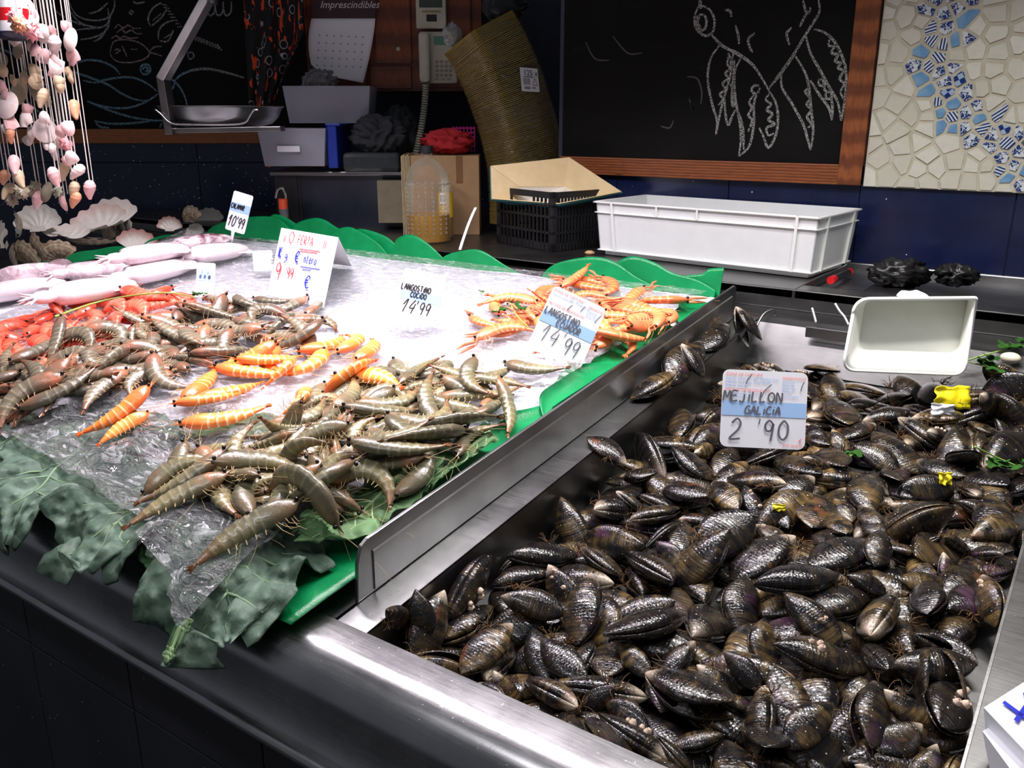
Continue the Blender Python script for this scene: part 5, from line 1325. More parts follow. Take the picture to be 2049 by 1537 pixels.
M['ink'] = plain('black_print', (.012, .012, .014), .6); M['cream'] = plain('cream_plastic', srgb(196, 194, 172), .4, var=.06); M['paper'] = plain('white_paper', srgb(236, 236, 240), .7, var=.02); M['cardboard'] = plain('brown_cardboard', srgb(150, 120, 84), .8, var=.08, bump=.1)
# hanging scale
t = thing('hanging_scale', ond(440, 255, 2.45), 'steel hanging scale with a round pan and bent flat bar', 'scale'); d = 2.42
def strip(pts, w, th, dd):
    mb = MB(); P = [ond(x, y, dd) for x, y in pts]
    for a, b in zip(P, P[1:]):
        dr = (b - a).normalized(); nn = dr.cross(HV).normalized(); mb.obox(a - nn * w / 2 - dr * .002, (b - a) + dr * .004, nn * w, HV * th)
    return mb
strip([(440, -60), (319, 158)], .021, .05, d).build('bracket_arm', steel('highlight_bar_steel', .85, .36), t, bev=.002)  # upper arm of the same bar, colour lightened to carry its highlight
strip([(319, 152), (337, 268)], .020, .05, d).build('bracket_arm', M['steel_dark'], t, bev=.002)
strip([(334, 262), (560, 258)], .014, .05, d + .02).build('pan_support', M['steel_dark'], t, bev=.002)
c = ond(443, 214, d + .16); MB().lathe([(.02, -.055), (.10, -.054), (.135, -.046), (.155, -.028), (.165, -.004), (.172, 0), (.172, .002), (.160, -.002), (.150, -.024), (.130, -.040), (.10, -.047), (1e-4, -.048)], c, 48).build('pan', M['steel'], t, smooth=40)
MB().tube(catmull([c + RV * a + Vector((0, 0, z)) - HV * .168 for a, z in ((-.122, -.008), (-.108, -.020), (-.085, -.042), (-.04, -.046), (.06, -.047), (.11, -.042), (.128, -.022), (.138, -.010), (.150, -.009))], 5), .0028, 8).build('wire_handle', M['steel_edge'], t, smooth=180)
MB().tube([ond(425, -30, d), ond(425, 8, d)], .013, 12).build('hook_barrel', M['steel_dark'], t, smooth=60)
# patterned apron
def apron_mat():
    t = NT('black_cloth_with_rings_and_chillies'); co = t.coord('Object', (26, 26, 26)); v = t.n('ShaderNodeTexVoronoi', i_Scale=1.0); t.l(co, v.inputs['Vector'])
    d_ = v.outputs['Distance']; ring = t.math('MULTIPLY', t.math('GREATER_THAN', d_, .30), t.math('LESS_THAN', d_, .37)); ring = t.math('MULTIPLY', ring, t.math('GREATER_THAN', v.outputs['Color'], .4))
    mp = t.coord('Object', (60, 60, 18)); n = t.noise(mp, 1.0, 2, .5, .8); ch = t.ramp(n, [(.60, 0), (.63, 1)])
    c = t.mix(ring, (.006, .006, .007), srgb(170, 172, 180)); c = t.mix(ch, c, srgb(232, 84, 40)); t.set(Base_Color=c, Roughness=.85); return t.m
mb = MB()
def P(u, v):
    xl = 483 + 16 * v; xr = 606 - 40 * max(0, v - .55) / .45 * 1.1; x = xl + (xr - xl) * u; y = -50 + 265 * v - (55 * max(0, u - .75) / .25 * v)
    return ond(x, y, 2.93 + .018 * math.sin(u * 11) + .01 * math.sin(u * 23 + v * 3))
mb.grid(P, 40, 24)
tag(mb.build('apron', apron_mat(), smooth=180, solid=.002), 'black apron printed with grey rings and orange chillies hanging by the chalkboard', 'apron')
# wooden wall cabinet
d = 3.02; p = ond(775, 183, d); t = thing('wall_cabinet', p, 'reddish wooden wall cabinet behind the telephone', 'cabinet')
slabpx(MB(), 592, 183, 965, -220, d, 3.29).build('cabinet_body', M['cab_wood'], t, bev=.002)
for x0, x1, y0, y1, kn in ((600, 734, -200, 176, None), (739, 824, -200, 127, (797, 98)), (831, 944, -200, 176, None)):
    dr = slabpx(MB(), x0, y1, x1, y0, d - .014, d).build('cabinet_door', M['cab_wood'], t, bev=.002)
    if kn: MB().sphere(ond(kn[0], kn[1], d - .024), .0075, 10, 8).build('knob', M['cream'], dr, smooth=180)
slabpx(MB(), 739, 178, 824, 132, d - .012, d).build('cabinet_drawer', M['cab_wood'], t, bev=.002)
# calendar
t = thing('calendar', ond(690, 100, 2.98), 'wall calendar with dark printed head and curled white page', 'calendar')
mb = MB(); dk = face([(620, -60), (760, -60), (750, 39), (624, 36)], 2.985); mb.prism(dk, HV * .003); mb.build('printed_head', plain('dark_maroon_print', srgb(58, 34, 38), .5, var=.3, scale=9), t)
mb = MB()
def P(u, v):
    xl = 623 - 6 * math.sin(math.pi * min(v * 1.2, 1)) + 22 * max(0, v - .82) / .18; xr = 751 - 24 * v ** 1.4; yb = 150 + 16 * u; x = xl + (xr - xl) * u; y = 37 + (yb - 37) * v
    return ond(x, y, 2.983 - .050 * v * v * (1 - .5 * u))
mb.grid(P, 16, 16); mb.build('page', M['paper'], t, smooth=180, solid=.0008)
text_mesh('Imprescindibles', .030, plain('white_print', srgb(222, 214, 210), .6), ond(640, 16, 2.9835), RV.copy(), Vector((0, 0, 1)), t, shear=.35)
fm = plain('grey_print', srgb(150, 150, 156), .7)
for r_ in range(5):
    for k in range(7):
        a = ond(638 + 14.5 * k - r_ * 1.2, 72 + 15 * r_ + k * .6, 2.975 - .05 * ((r_ + 2) / 7.5) ** 2 - .001); MB().obox(a, RV * .005, (0, 0, .004), HV * .0004).build('date_mark', fm, t)
# device above the phone
t = thing('wall_display_unit', ond(862, 56, 3.0), 'cream wall unit with a small grey screen above the telephone', 'device')
slabpx(MB(), 830, 57, 893, -40, 2.965, 3.005).build('casing', M['cream'], t, bev=.004)
slabpx(MB(), 838, 15, 885, -12, 2.963, 2.967).build('screen', plain('grey_green_lcd', srgb(64, 74, 66), .2), t)
slabpx(MB(), 853, 43, 874, 29, 2.963, 2.966).build('sticker', M['ink'], t)
slabpx(MB(), 844, 25, 882, 21, 2.963, 2.966).build('print_strip', plain('olive_print', srgb(150, 146, 100), .6), t)
# telephone
t = thing('telephone', ond(872, 167, 3.0), 'cream push-button telephone on the wooden cabinet with coiled cord', 'telephone')
slabpx(MB(), 838, 167, 915, 63, 2.955, 3.005).build('base', M['cream'], t, bev=.006)
hs = slabpx(MB(), 836, 165, 861, 63, 2.915, 2.953).build('handset', M['cream'], t, bev=.010)
slabpx(MB(), 868, 90, 892, 73, 2.952, 2.957).build('display', plain('green_lcd', srgb(96, 150, 128), .2), t)
for r_ in range(4):
    for k in range(4): slabpx(MB(), 871 + 9 * k, 126 + 9 * r_, 877 + 9 * k, 121 + 9 * r_, 2.950, 2.956).build('key', plain('key_grey', srgb(150, 150, 138), .5) if (r_ + k) == 0 else bpy.data.materials['key_grey'], t, bev=.001)
for k in range(3): slabpx(MB(), 870 + 12 * k, 160, 878 + 12 * k, 156, 2.950, 2.956).build('key', bpy.data.materials['key_grey'], t)
pts = []; pa, pb, pm_ = ond(852, 168, 2.93), ond(829, 318, 2.80), ond(850, 245, 2.88)
for i in range(420):
    u = i / 419; q = pa * (1 - u) ** 2 + pm_ * 2 * u * (1 - u) + pb * u * u; a = u * 2 * math.pi * 30; pts.append(q + RV * .0085 * math.cos(a) + HV * .0085 * math.sin(a))
MB().tube(pts, .0030, 5).build('coiled_cord', M['cream'], t, smooth=180)
# shelf unit with bins and clothes
ds_ = 2.74; zsh = ond(680, 343, ds_).z
t = thing('storage_cabinet', ond(680, 470, ds_), 'low dark cabinet carrying the plastic bins on its top', 'cabinet')
a, b = ond(556, 350, ds_), ond(812, 350, ds_); w = (b - a).dot(RV)
MB().obox((a.x, a.y, ZC - .001), RV * w, HV * .42, (0, 0, zsh - ZC - .01)).build('cabinet_body', plain('blue_black_panel', (.010, .014, .028), .3, var=.3), t, bev=.002)
MB().obox(Vector((a.x, a.y, zsh - .012)) - RV * .02 - HV * .02, RV * (w + .03), HV * .46, (0, 0, .012)).build('cabinet_top', M['steel_dark'], t, bev=.002)
slabpx(MB(), 600, 470, 604, 352, ds_ - .004, ds_).build('door_gap', M['black_plastic'], t)
t = slabpx(MB(), 754, 446, 808, 362, 2.66, 2.70).build('cardboard_sheet', plain('grey_brown_card', srgb(116, 108, 88), .8)); tag(t, 'grey-brown cardboard sheet leaning against the dark cabinet', 'cardboard')
M['clear_bin'] = glassy('frosted_clear_plastic', srgb(196, 200, 214), .34, .25)
def bin_(x0, y0, x1, y1, dd, dep, label, strip_=None, name='plastic_bin', content=None):
    A, B = ond(x0, y1, dd), ond(x1, y0, dd); w = (B - A).dot(RV); h = B.z - A.z; tp = .012
    t = thing(name, A + RV * w / 2, label, 'bin')
    def wall(p, q, r_, s): mb = MB(); mb.add([p, q, r_, s], [(0, 1, 2, 3)]); return mb.build('bin_wall', M['clear_bin'], t, solid=.003)
    bl, br, fl, fr = [A + RV * (tp if i in (0, 2) else w - tp) + HV * (tp if i > 1 else dep - tp) for i in range(4)]
    tl, tr_, ul, ur = [A + RV * (0 if i in (0, 2) else w) + HV * (0 if i > 1 else dep) + Vector((0, 0, h)) for i in range(4)]
    wall(fl, fr, ur, ul); wall(br, bl, tl, tr_); wall(bl, fl, ul, tl); wall(fr, br, tr_, ur); wall(fl, bl, br, fr)
    if strip_: slabpx(MB(), strip_[0], strip_[3], strip_[2], strip_[1], dd - .004, dd + .002).build('label_holder', M['paper'], t)
    return t
bin_(520, 257, 651, 333, 2.68, .20, 'frosted clear bin with a white label strip beside the scale pan', (554, 292, 600, 304))
bin_(570, 172, 740, 246.5, 2.80, .15, 'upper clear bin stacked on the lower one behind the scale pan')
blu = thing('blue_box', ond(664, 336, 2.70), 'bright blue plastic box between the clear bin and the clothes', 'box'); slabpx(MB(), 652, 337, 677, 249, 2.70, 2.95).build('box_body', plain('blue_plastic', srgb(18, 50, 150), .35), blu, bev=.004); slabpx(MB(), 650, 252, 680, 247, 2.695, 2.955).build('box_lid', bpy.data.materials['blue_plastic'], blu, bev=.002)
def crumple(name, cx, cy, d, w, h, dep, mt, label, cat, seed, fold=.35, res=34, base_z=None, group=None):
    c = ond(cx, cy, d); k = pxm(c); w, h = w / k, h / k; mb = MB(); r = random.Random(seed); o = Vector((seed * 3.1, seed * 1.7, seed))
    def P(u, v):
        a, b = 2 * math.pi * u, math.pi * v; p = Vector((math.sin(b) * math.cos(a), math.sin(b) * math.sin(a), math.cos(b)))
        q = p * 2.2 + o; n = 1 - abs(mnoise.noise(q)) * 1.6; n2 = mnoise.noise(p * 5 + o); f = 1 - fold + fold * n + .12 * n2
        return c + RV * p.x * w / 2 * f + HV * p.y * dep / 2 * f + Vector((0, 0, max(p.z * h / 2 * (f + .1), -h * .46)))
    mb.grid(P, res, res // 2, cu=True)
    return tag(mb.build(name, mt, smooth=180), label, cat, group)
M['dark_cloth'] = plain('charcoal_cloth', srgb(40, 44, 48), .85, bump=.2, bscale=400); M['red_cloth'] = plain('red_cloth', srgb(150, 12, 20), .8, bump=.2, bscale=400)
crumple('jacket', 758, 270, 2.745, 122, 74, .09, M['dark_cloth'], 'crumpled charcoal jacket heaped beside the blue box', 'jacket', 3, .55, 60)
crumple('cloth_bundle', 800, 276, 2.91, 90, 118, .15, plain('slate_cloth', srgb(46, 50, 52), .85), 'dark slate cloth bundle behind the coiled cord', 'cloth', 5, .5, 44)
crumple('plastic_bag', 640, 162, 2.86, 80, 46, .07, glassy('grey_bag_film', srgb(120, 120, 124), .5, .2), 'greyish plastic bag under the calendar', 'bag', 8, .5, 36)
crumple('red_bag', 695, 212, 2.88, 60, 44, .08, plain('dull_red_fabric', srgb(96, 18, 24), .7), 'dull red bag inside the upper clear bin', 'bag', 9, .3, 30)
crumple('white_cloth', 618, 238, 2.87, 76, 12, .08, plain('grey_white_cloth', srgb(140, 140, 140), .8), 'greyish white cloth at the bottom of the upper clear bin', 'cloth', 12, .3, 30)
crumple('sponge', 618, 308, 2.78, 34, 34, .06, plain('tan_sponge', srgb(150, 140, 124), .9), 'tan sponge inside the clear bin', 'sponge', 13, .3, 22)
crumple('red_wrapper', 538, 322, 2.72, 18, 26, .03, plain('coral_wrapper', srgb(220, 90, 84), .5), 'coral wrapper inside the clear bin', 'wrapper', 14, .3, 16)
t = thing('glass_dish', ond(730, 344, 2.70), 'clear glass dish below the heaped jacket', 'dish'); slabpx(MB(), 684, 345, 800, 306, 2.70, 2.88).build('dish_body', glassy('grey_glass', srgb(90, 96, 98), .35, .08), t, bev=.012)
# tap and hose
t = thing('spray_hose', ond(568, 470, 2.70), 'black spray hose with an orange ring and chrome elbow', 'hose')
MB().tube(catmull([ond(x, y, 2.66) for x, y in ((552, 398), (556, 380), (566, 378), (572, 392), (570, 410))], 5), .0055, 8).build('chrome_elbow', M['steel_edge'], t, smooth=180)
MB().tube([ond(566, 398, 2.65), ond(567, 418, 2.65)], .014, 14).build('orange_ring', plain('orange_plastic', srgb(220, 84, 52), .4), t, smooth=60)
MB().tube([ond(567, 418, 2.65), ond(570, 436, 2.65)], [.015, .012], 14).build('grip', plain('grey_rubber', srgb(96, 98, 100), .6), t, smooth=60)
MB().tube(catmull([ond(x, y, 2.65) for x, y in ((570, 434), (573, 440), (577, 446), (582, 452))], 5), .010, 10).build('hose_tube', plain('dull_red_hose', srgb(80, 40, 36), .6), t, smooth=180)
slabpx(MB(), 548, 452, 600, 345, 2.735, 2.738).build('mount_plate', M['black_plastic'], t)
# cardboard box, red cloth, basket
d = 2.56; A, B = ond(826, 470, d), ond(960, 470, d); w = (B - A).dot(RV); zt = ond(880, 312, d).z
t = thing('cardboard_box', Vector((A.x, A.y, ZC)) + RV * w / 2, 'brown cardboard box behind the oil bottle', 'box')
MB().obox((A.x, A.y, ZC), RV * w, HV * .15, (0, 0, zt - ZC)).build('box_body', M['cardboard'], t, bev=.002)
slabpx(MB(), 912, 366, 926, 311, d - .0015, d + .0005).build('tape', plain('brown_tape', srgb(112, 80, 48), .35), t)
for k in range(7):
    A2 = ond(806 + 2.6 * k, 430, d + .01 * 0); MB().obox((A2.x, A2.y, ZC), RV * .0022, HV * .14, (0, 0, zt - ZC + .002 * (k % 3))).build('flap_sheet', plain('pale_cardboard', srgb(176, 158, 118), .8) if k == 0 else bpy.data.materials['pale_cardboard'], t)
crumple('red_cloth', 895, 284, 2.63, 116, 50, .10, M['red_cloth'], 'crumpled red cloth on top of the cardboard box', 'cloth', 4, .45, 48)
t = thing('pink_basket', ond(935, 305, 2.72), 'magenta plastic basket beside the red cloth', 'basket')
for k in range(7): slabpx(MB(), 906 + 7 * k, 305, 909 + 7 * k, 253, 2.695, 2.699).build('basket_bar', plain('magenta_plastic', srgb(190, 26, 130), .4) if k == 0 else bpy.data.materials['magenta_plastic'], t)
for k in range(6): slabpx(MB(), 904, 258 + 9 * k, 950, 255 + 9 * k, 2.694, 2.700).build('basket_bar', bpy.data.materials['magenta_plastic'], t)
# oil bottle
M['pet'] = glassy('clear_pet', srgb(210, 208, 190), .03, .05)
def oil_mat():
    t = NT('yellow_oil'); t.set(Base_Color=srgb(214, 160, 8), Roughness=.05, Transmission_Weight=.35, IOR=1.3); return t.m
c = ond(858, 470, 2.42); c = Vector((c.x, c.y, ZC)); k = pxm(c); R0 = 44 / k; H0 = ond(858, 303, 2.42).z - ZC
t = thing('oil_bottle', c, 'large clear bottle a third full of yellow oil with rows of dimples', 'bottle')
prof = [(R0 * .92, 0), (R0 * .98, .006)] + [(R0 * (.985 + .02 * math.sin(i * math.pi)), .01 + H0 * .62 * i / 18) for i in range(19)]
prof += [(R0 * math.cos(a) * .98 + .0, H0 * .64 + (H0 * .30) * math.sin(a)) for a in [i * 1.25 / 8 for i in range(9)]] + [(.016, H0 * .945), (.016, H0 * .99)]
MB().lathe(prof, c, 32).build('bottle_shell', M['pet'], t, smooth=50)
MB().lathe([(R0 * .90, .004), (R0 * .94, .01), (R0 * .94, ond(858, 428, 2.42).z - ZC), (1e-4, ond(858, 428, 2.42).z - ZC)], c, 32).build('oil', oil_mat(), t, smooth=50)
MB().lathe([(.019, H0 * .985), (.019, H0 * .985 + .018), (1e-4, H0 * .985 + .018)], c, 20).build('cap', M['black_plastic'], t, smooth=50)
dm = MB().sphere((0, 0, 0), .0042, 8, 6).mesh('dimple', 180); dm.materials.append(M['pet'])
for r_ in range(12):
    for k_ in range(7):
        a = -1.0 + k_ * .33; q = -HV * math.cos(a) * R0 * .99 + RV * math.sin(a) * R0 * .99; inst('dimple', dm, t, Matrix.Translation(q + Vector((0, 0, .03 + H0 * .60 * r_ / 12))))
c2 = ond(893, 474, 2.505); c2 = Vector((c2.x, c2.y, ZC)); h2 = ond(893, 345, 2.505).z - ZC; r2 = .020
t = thing('small_oil_bottle', c2, 'smaller oil bottle with a yellow label behind the large bottle', 'bottle')
MB().lathe([(r2, 0), (r2 * 1.05, .01), (r2 * 1.05, h2 * .75), (r2 * .5, h2 * .9), (r2 * .45, h2)], c2, 20).build('bottle_shell', M['pet'], t, smooth=50)
MB().lathe([(r2 * .95, .003), (r2 * .98, .01), (r2 * .98, h2 * .34), (1e-4, h2 * .34)], c2, 20).build('oil', oil_mat(), t, smooth=50)
MB().lathe([(r2 * 1.07, h2 * .32), (r2 * 1.07, h2 * .70)], c2, 20).build('label_band', plain('yellow_label', srgb(214, 176, 40), .5), t, smooth=50)
bs = slabpx(MB(), 880, 408, 892, 387, 2.479, 2.483).build('barcode_patch', M['paper'], t)
for k_ in range(5): slabpx(MB(), 881 + 2.2 * k_, 404, 882 + 2.2 * k_, 390, 2.4775, 2.479).build('bar', M['ink'], bs)
mb = MB(); q_ = onz(920, 500, ZC + .004).dot(HV); P_ = [ond(x, y, 2.34 + (q_ - 2.34) * i_ / 4) for i_, (x, y) in enumerate(((952, 415), (945, 430), (936, 452), (927, 478), (920, 500)))]; sp = catmull(P_, 5)
mb.tube(sp, .0042, 6, flat=.15); tag(mb.build('packing_strap', M['paper'], smooth=180), 'curved white packing strap beside the black crate', 'strap')
# black lattice crate
B0 = onz(1105, 506, ZC); e1 = Vector((.955, -.295, 0)); e2 = Vector((.295, .955, 0)); LA, LB, HC = .235, .165, .150
t = thing('black_crate', B0 - e1 * LA / 2 + e2 * LB / 2, 'black plastic lattice crate holding the pale cardboard tray', 'crate')
O = B0 - e1 * LA
def bar(p, a, b, c_, nm='bar'): MB().obox(p, a, b, c_).build(nm, M['black_plastic'], t)
UPZ = Vector((0, 0, 1))
for p, a, L_ in ((O, e1, LA), (O + e2 * LB - e2 * .005, e1, LA), (O, e2, LB), (O + e1 * (LA - .005), e2, LB)):
    q = e2 * .005 if a is e1 else e1 * .005
    bar(p + UPZ * (HC - .016), a * L_, q, UPZ * .016, 'rim'); bar(p, a * L_, q, UPZ * .022, 'foot_rail')
    for z in (.045, .085, .112): bar(p + UPZ * z, a * L_, q, UPZ * .006)
    n_ = 15
    for k_ in range(1, n_):
        top = HC - .016 if not (5 <= k_ <= 9 and a is e1) else .112
        bar(p + a * (L_ * k_ / n_ - .002), a * .0045, q, UPZ * top)
for s1 in (0, 1):
    for s2 in (0, 1): bar(O + e1 * (s1 * (LA - .016)) + e2 * (s2 * (LB - .016)), e1 * .016, e2 * .016, UPZ * HC, 'corner_post')
bar(O, e1 * LA, e2 * LB, UPZ * .004, 'crate_floor')
# pale cardboard tray lying in it
Rm = [ond(982, 332, 2.365), ond(1139, 315, 2.37), ond(1244, 384, 2.30), ond(1119, 408, 2.21), ond(984, 398, 2.36)]
Fl = [ond(1039, 374, 2.350), ond(1129, 374, 2.355), ond(1183, 400, 2.30), ond(1120, 414, 2.25), ond(1036, 410, 2.35)]
t = thing('cardboard_tray', sum(Fl, Vector()) / 5, 'open pale cardboard tray with sloping sides resting on the black crate', 'tray')
ins = plain('cream_card_inside', srgb(206, 184, 138), .75, var=.06); outm = plain('teal_card_outside', srgb(20, 88, 92), .7)
mb = MB(); mb.add(Fl, [(0, 1, 2, 3, 4)]); mb.build('tray_floor', plain('white_card_inside', srgb(206, 200, 186), .75), t, solid=.002)
for i in range(5):
    j = (i + 1) % 5; mb = MB(); mb.add([Rm[i], Rm[j], Fl[j], Fl[i]], [(0, 1, 2, 3)]); mb.build('tray_side', ins, t, solid=.002)
    cn = sum(Fl, Vector()) / 5; o_ = [(p - cn).normalized() * .0035 - UPZ * .003 for p in (Rm[i], Rm[j], Fl[j], Fl[i])]
    mb = MB(); mb.add([p + q for p, q in zip((Rm[i], Rm[j], Fl[j], Fl[i]), o_)], [(0, 1, 2, 3)]); mb.build('tray_outside', outm, t, solid=.001)
# wrapped stack of trays
spine = catmull([ond(x, y, 2.61) for x, y in ((1056, 446), (1055, 400), (1051, 330), (1038, 262), (1016, 190), (988, 120), (958, 66))], 24); NS = 128
t = thing('tray_stack', spine[0], 'tall leaning stack of olive-gold trays wrapped in clear plastic', 'tray stack')
gold = plain('olive_gold_card', srgb(180, 160, 84), .38, var=.15, scale=60)
pa_, qa_ = .180, .160
def tray_m():
    mb = MB(); ring = lambda s, z: [(x * s, y * s, z) for x, y in ((-pa_ / 2 + .012, -qa_ / 2), (pa_ / 2 - .012, -qa_ / 2), (pa_ / 2, -qa_ / 2 + .012), (pa_ / 2, qa_ / 2 - .012), (pa_ / 2 - .012, qa_ / 2), (-pa_ / 2 + .012, qa_ / 2), (-pa_ / 2, qa_ / 2 - .012), (-pa_ / 2, -qa_ / 2 + .012))]
    v = ring(.96, 0) + ring(1.0, .0018) + ring(.97, .0022) + ring(.90, .0004); mb.v = v
    for r_ in range(3):
        for k_ in range(8): mb.f.append((r_ * 8 + k_, r_ * 8 + (k_ + 1) % 8, r_ * 8 + 8 + (k_ + 1) % 8, r_ * 8 + 8 + k_))
    mb.f += [tuple(range(7, -1, -1)), tuple(range(24, 32))]; me = mb.mesh('tray'); me.materials.append(gold); return me
TM = tray_m(); WR = []
for i in range(NS):
    u = i / (NS - 1) * (len(spine) - 1); k_ = min(int(u), len(spine) - 2); f = u - k_; p = spine[k_] * (1 - f) + spine[k_ + 1] * f; tg = (spine[min(k_ + 2, len(spine) - 1)] - spine[max(k_ - 1, 0)]).normalized()
    a0_ = R_(35 + 90 - 90); xa = (RV * math.cos(R_(37)) + HV * math.sin(R_(37)) * -1); xa = (RV * math.cos(R_(-37)) + HV * math.sin(R_(37))); xa = (xa - tg * xa.dot(tg)).normalized(); ya = tg.cross(xa)
    m = Matrix((xa, ya, tg)).transposed().to_4x4(); jit = RV * rnd.uniform(-.0012, .0012); m.translation = p - t.location + jit
    inst('tray', TM, t, m); WR.append((p, xa, ya))
mb = MB(); n8 = 20
for i in range(0, NS, 2):
    p, xa, ya = WR[i]
    for k_ in range(n8):
        a = 2 * math.pi * k_ / n8; cx_, sy_ = math.cos(a), math.sin(a); sc = 1 / max(abs(cx_) / (pa_ / 2), abs(sy_) / (qa_ / 2)) * .985 + .003 * N3(i * .2, k_ * .9, 4) + .004
        mb.v.append(tuple(p + xa * cx_ * sc + ya * sy_ * sc))
rows = len(mb.v) // n8
for i in range(rows - 1):
    for k_ in range(n8): a, b = i * n8 + k_, i * n8 + (k_ + 1) % n8; mb.f.append((a, b, b + n8, a + n8))
wf = NT('clear_wrapping'); co = wf.coord(); wf.set(Base_Color=(.9, .88, .8), Roughness=.10); nb = wf.bump(wf.noise(co, 60, 4, .6, 1.5), .9, .01); tr_ = wf.n('ShaderNodeBsdfTransparent'); mx_ = wf.n('ShaderNodeMixShader', i_0=.09); gl = wf.n('ShaderNodeBsdfGlossy', i_Roughness=.12); wf.l(nb, gl.inputs['Normal']); wf.l(tr_.outputs[0], mx_.inputs[1]); wf.l(gl.outputs[0], mx_.inputs[2]); wf.l(mx_.outputs[0], wf.out.inputs[0])
mb.build('wrapping', wf.m, t, smooth=180)
p, xa, ya = WR[int(NS * .66)]
# label on the face that turns to the right of the stack
fc = [q for q in (xa, -xa, ya, -ya)]; fc.sort(key=lambda q: q.dot(-HV * .7 + RV * .7)); fn = fc[-1]; half = (pa_ if abs(fn.dot(xa)) > .5 else qa_) / 2
lc = ond(1036, 170, 2.60); ex = RV * .985 + Vector((0, 0, .10)); ex = (ex - fn * ex.dot(fn)).normalized(); ey = fn.cross(ex).normalized(); lc = p + fn * (half + .006) + (lc - p - fn * (lc - p).dot(fn))
lw_, lh_ = .062, .064; o_ = lc - ex * lw_ / 2 - ey * lh_ / 2
lbp = MB().obox(o_, ex * lw_, ey * lh_, fn * .0006).build('pack_label', M['paper'], t)
text_mesh('125 x', .022, M['ink'], o_ + ex * .010 + ey * .043 + fn * .0008, ex, ey, lbp)
for k_ in range(7): MB().obox(o_ + ex * (.008 + .0036 * k_) + ey * .018 + fn * .0007, ex * (.0018 if k_ % 2 else .0009), ey * .018, fn * .0003).build('bar', M['ink'], lbp)
mb = MB()
for a, b in (((.040, .018), (.056, .018)), ((.056, .018), (.048, .036)), ((.048, .036), (.040, .018))): ribbon(mb, [a, b], .0014, o_, ex, ey, fn * .001, smooth=False, taper=False)
mb.build('triangle_mark', M['ink'], lbp); MB().obox(o_ + ex * .010 + ey * .006 + fn * .0007, ex * .020, ey * .0075, fn * .0003).build('blurred_print', bpy.data.materials['key_grey'], lbp); MB().obox(o_ + ex * .036 + ey * .008 + fn * .0007, ex * .014, ey * .005, fn * .0003).build('blurred_print', bpy.data.materials['key_grey'], lbp); MB().obox(o_ + ex * .010 + ey * .0385 + fn * .0007, ex * .036, ey * .0018, fn * .0003).build('underline', M['ink'], lbp)
crumple('plastic_bag', 1010, 10, 2.80, 100, 70, .08, glassy('dim_grey_bag', srgb(60, 62, 64), .5, .3), 'dim plastic bag hanging above the tray stack', 'bag', 17, .5, 30)
crumple('plastic_knot', 905, 70, 2.60, 44, 50, .06, glassy('clear_bag_knot', srgb(170, 176, 172), .35, .1), 'clear bag knot at the top of the tray stack', 'bag', 18, .6, 26)
# white euro crate
A, B = Vector((-1.068, 1.910, ZC + .001)), Vector((-.532, 1.862, ZC + .001)); e1 = (B - A).normalized(); e2 = Vector((-e1.y, e1.x, 0)); LA = (B - A).length; LB = .212; HC = .132; fl_ = .010
t = thing('white_crate', (A + B) / 2 + e2 * LB / 2, 'white plastic stacking crate on the back counter', 'crate')
wp = plain('white_crate_plastic', srgb(214, 217, 216), .36, var=.03)
wp2 = plain('white_crate_ribs', srgb(224, 226, 222), .36, var=.03)
def quadbox(p0, p1, p2, p3, n, nm, mt=wp, par=t): mb = MB(); mb.prism([p0, p1, p2, p3], n); return mb.build(nm, mt, par, bev=.001)
def W(a, b, z): k_ = fl_ * z / HC; return A + e1 * (a * (LA + 2 * k_) - k_) + e2 * (b * (LB + 2 * k_) - k_) + UPZ * z
quadbox(W(0, 0, .012), W(1, 0, .012), W(1, 0, HC), W(0, 0, HC), e2 * .004, 'crate_wall'); quadbox(W(0, 1, .012), W(1, 1, .012), W(1, 1, HC), W(0, 1, HC), -e2 * .004, 'crate_wall')
quadbox(W(0, 0, .012), W(0, 1, .012), W(0, 1, HC), W(0, 0, HC), e1 * .004, 'crate_wall'); quadbox(W(1, 0, .012), W(1, 1, .012), W(1, 1, HC), W(1, 0, HC), -e1 * .004, 'crate_wall')
MB().obox(A + e1 * .008 + e2 * .008, e1 * (LA - .016), e2 * (LB - .016), UPZ * .014).build('crate_base', wp, t, bev=.003)
def railb(z, h, o, nm):
    for a0_, a1_, nn in (((0, 0), (1, 0), -e2), ((0, 1), (1, 1), e2), ((0, 0), (0, 1), -e1), ((1, 0), (1, 1), e1)):
        p, q = W(*a0_, z), W(*a1_, z); MB().obox(p - (q - p).normalized() * o, (q - p) + (q - p).normalized() * 2 * o, nn * o, UPZ * h).build(nm, wp2, t, bev=.0008)
railb(HC - .004, .004, .006, 'rim'); railb(HC - .028, .0025, .005, 'rim'); railb(.012, .003, .005, 'rim')
for f in (.085, .92):
    p = W(f, 0, .012); q = W(f, 0, HC); MB().prism([p - e1 * .003, p + e1 * .003, q + e1 * .003, q - e1 * .003], -e2 * .006).build('rib', wp2, t)
for f in (.31, .50):
    p = W(f, 0, HC - .026); q = W(f, 0, HC); MB().prism([p - e1 * .002, p + e1 * .002, q + e1 * .002, q - e1 * .002], -e2 * .006).build('rib', wp2, t)
for f in (.2, .85):
    p = W(1, f, .012); q = W(1, f, HC); MB().prism([p - e2 * .003, p + e2 * .003, q + e2 * .003, q - e2 * .003], e1 * .006).build('rib', wp2, t)
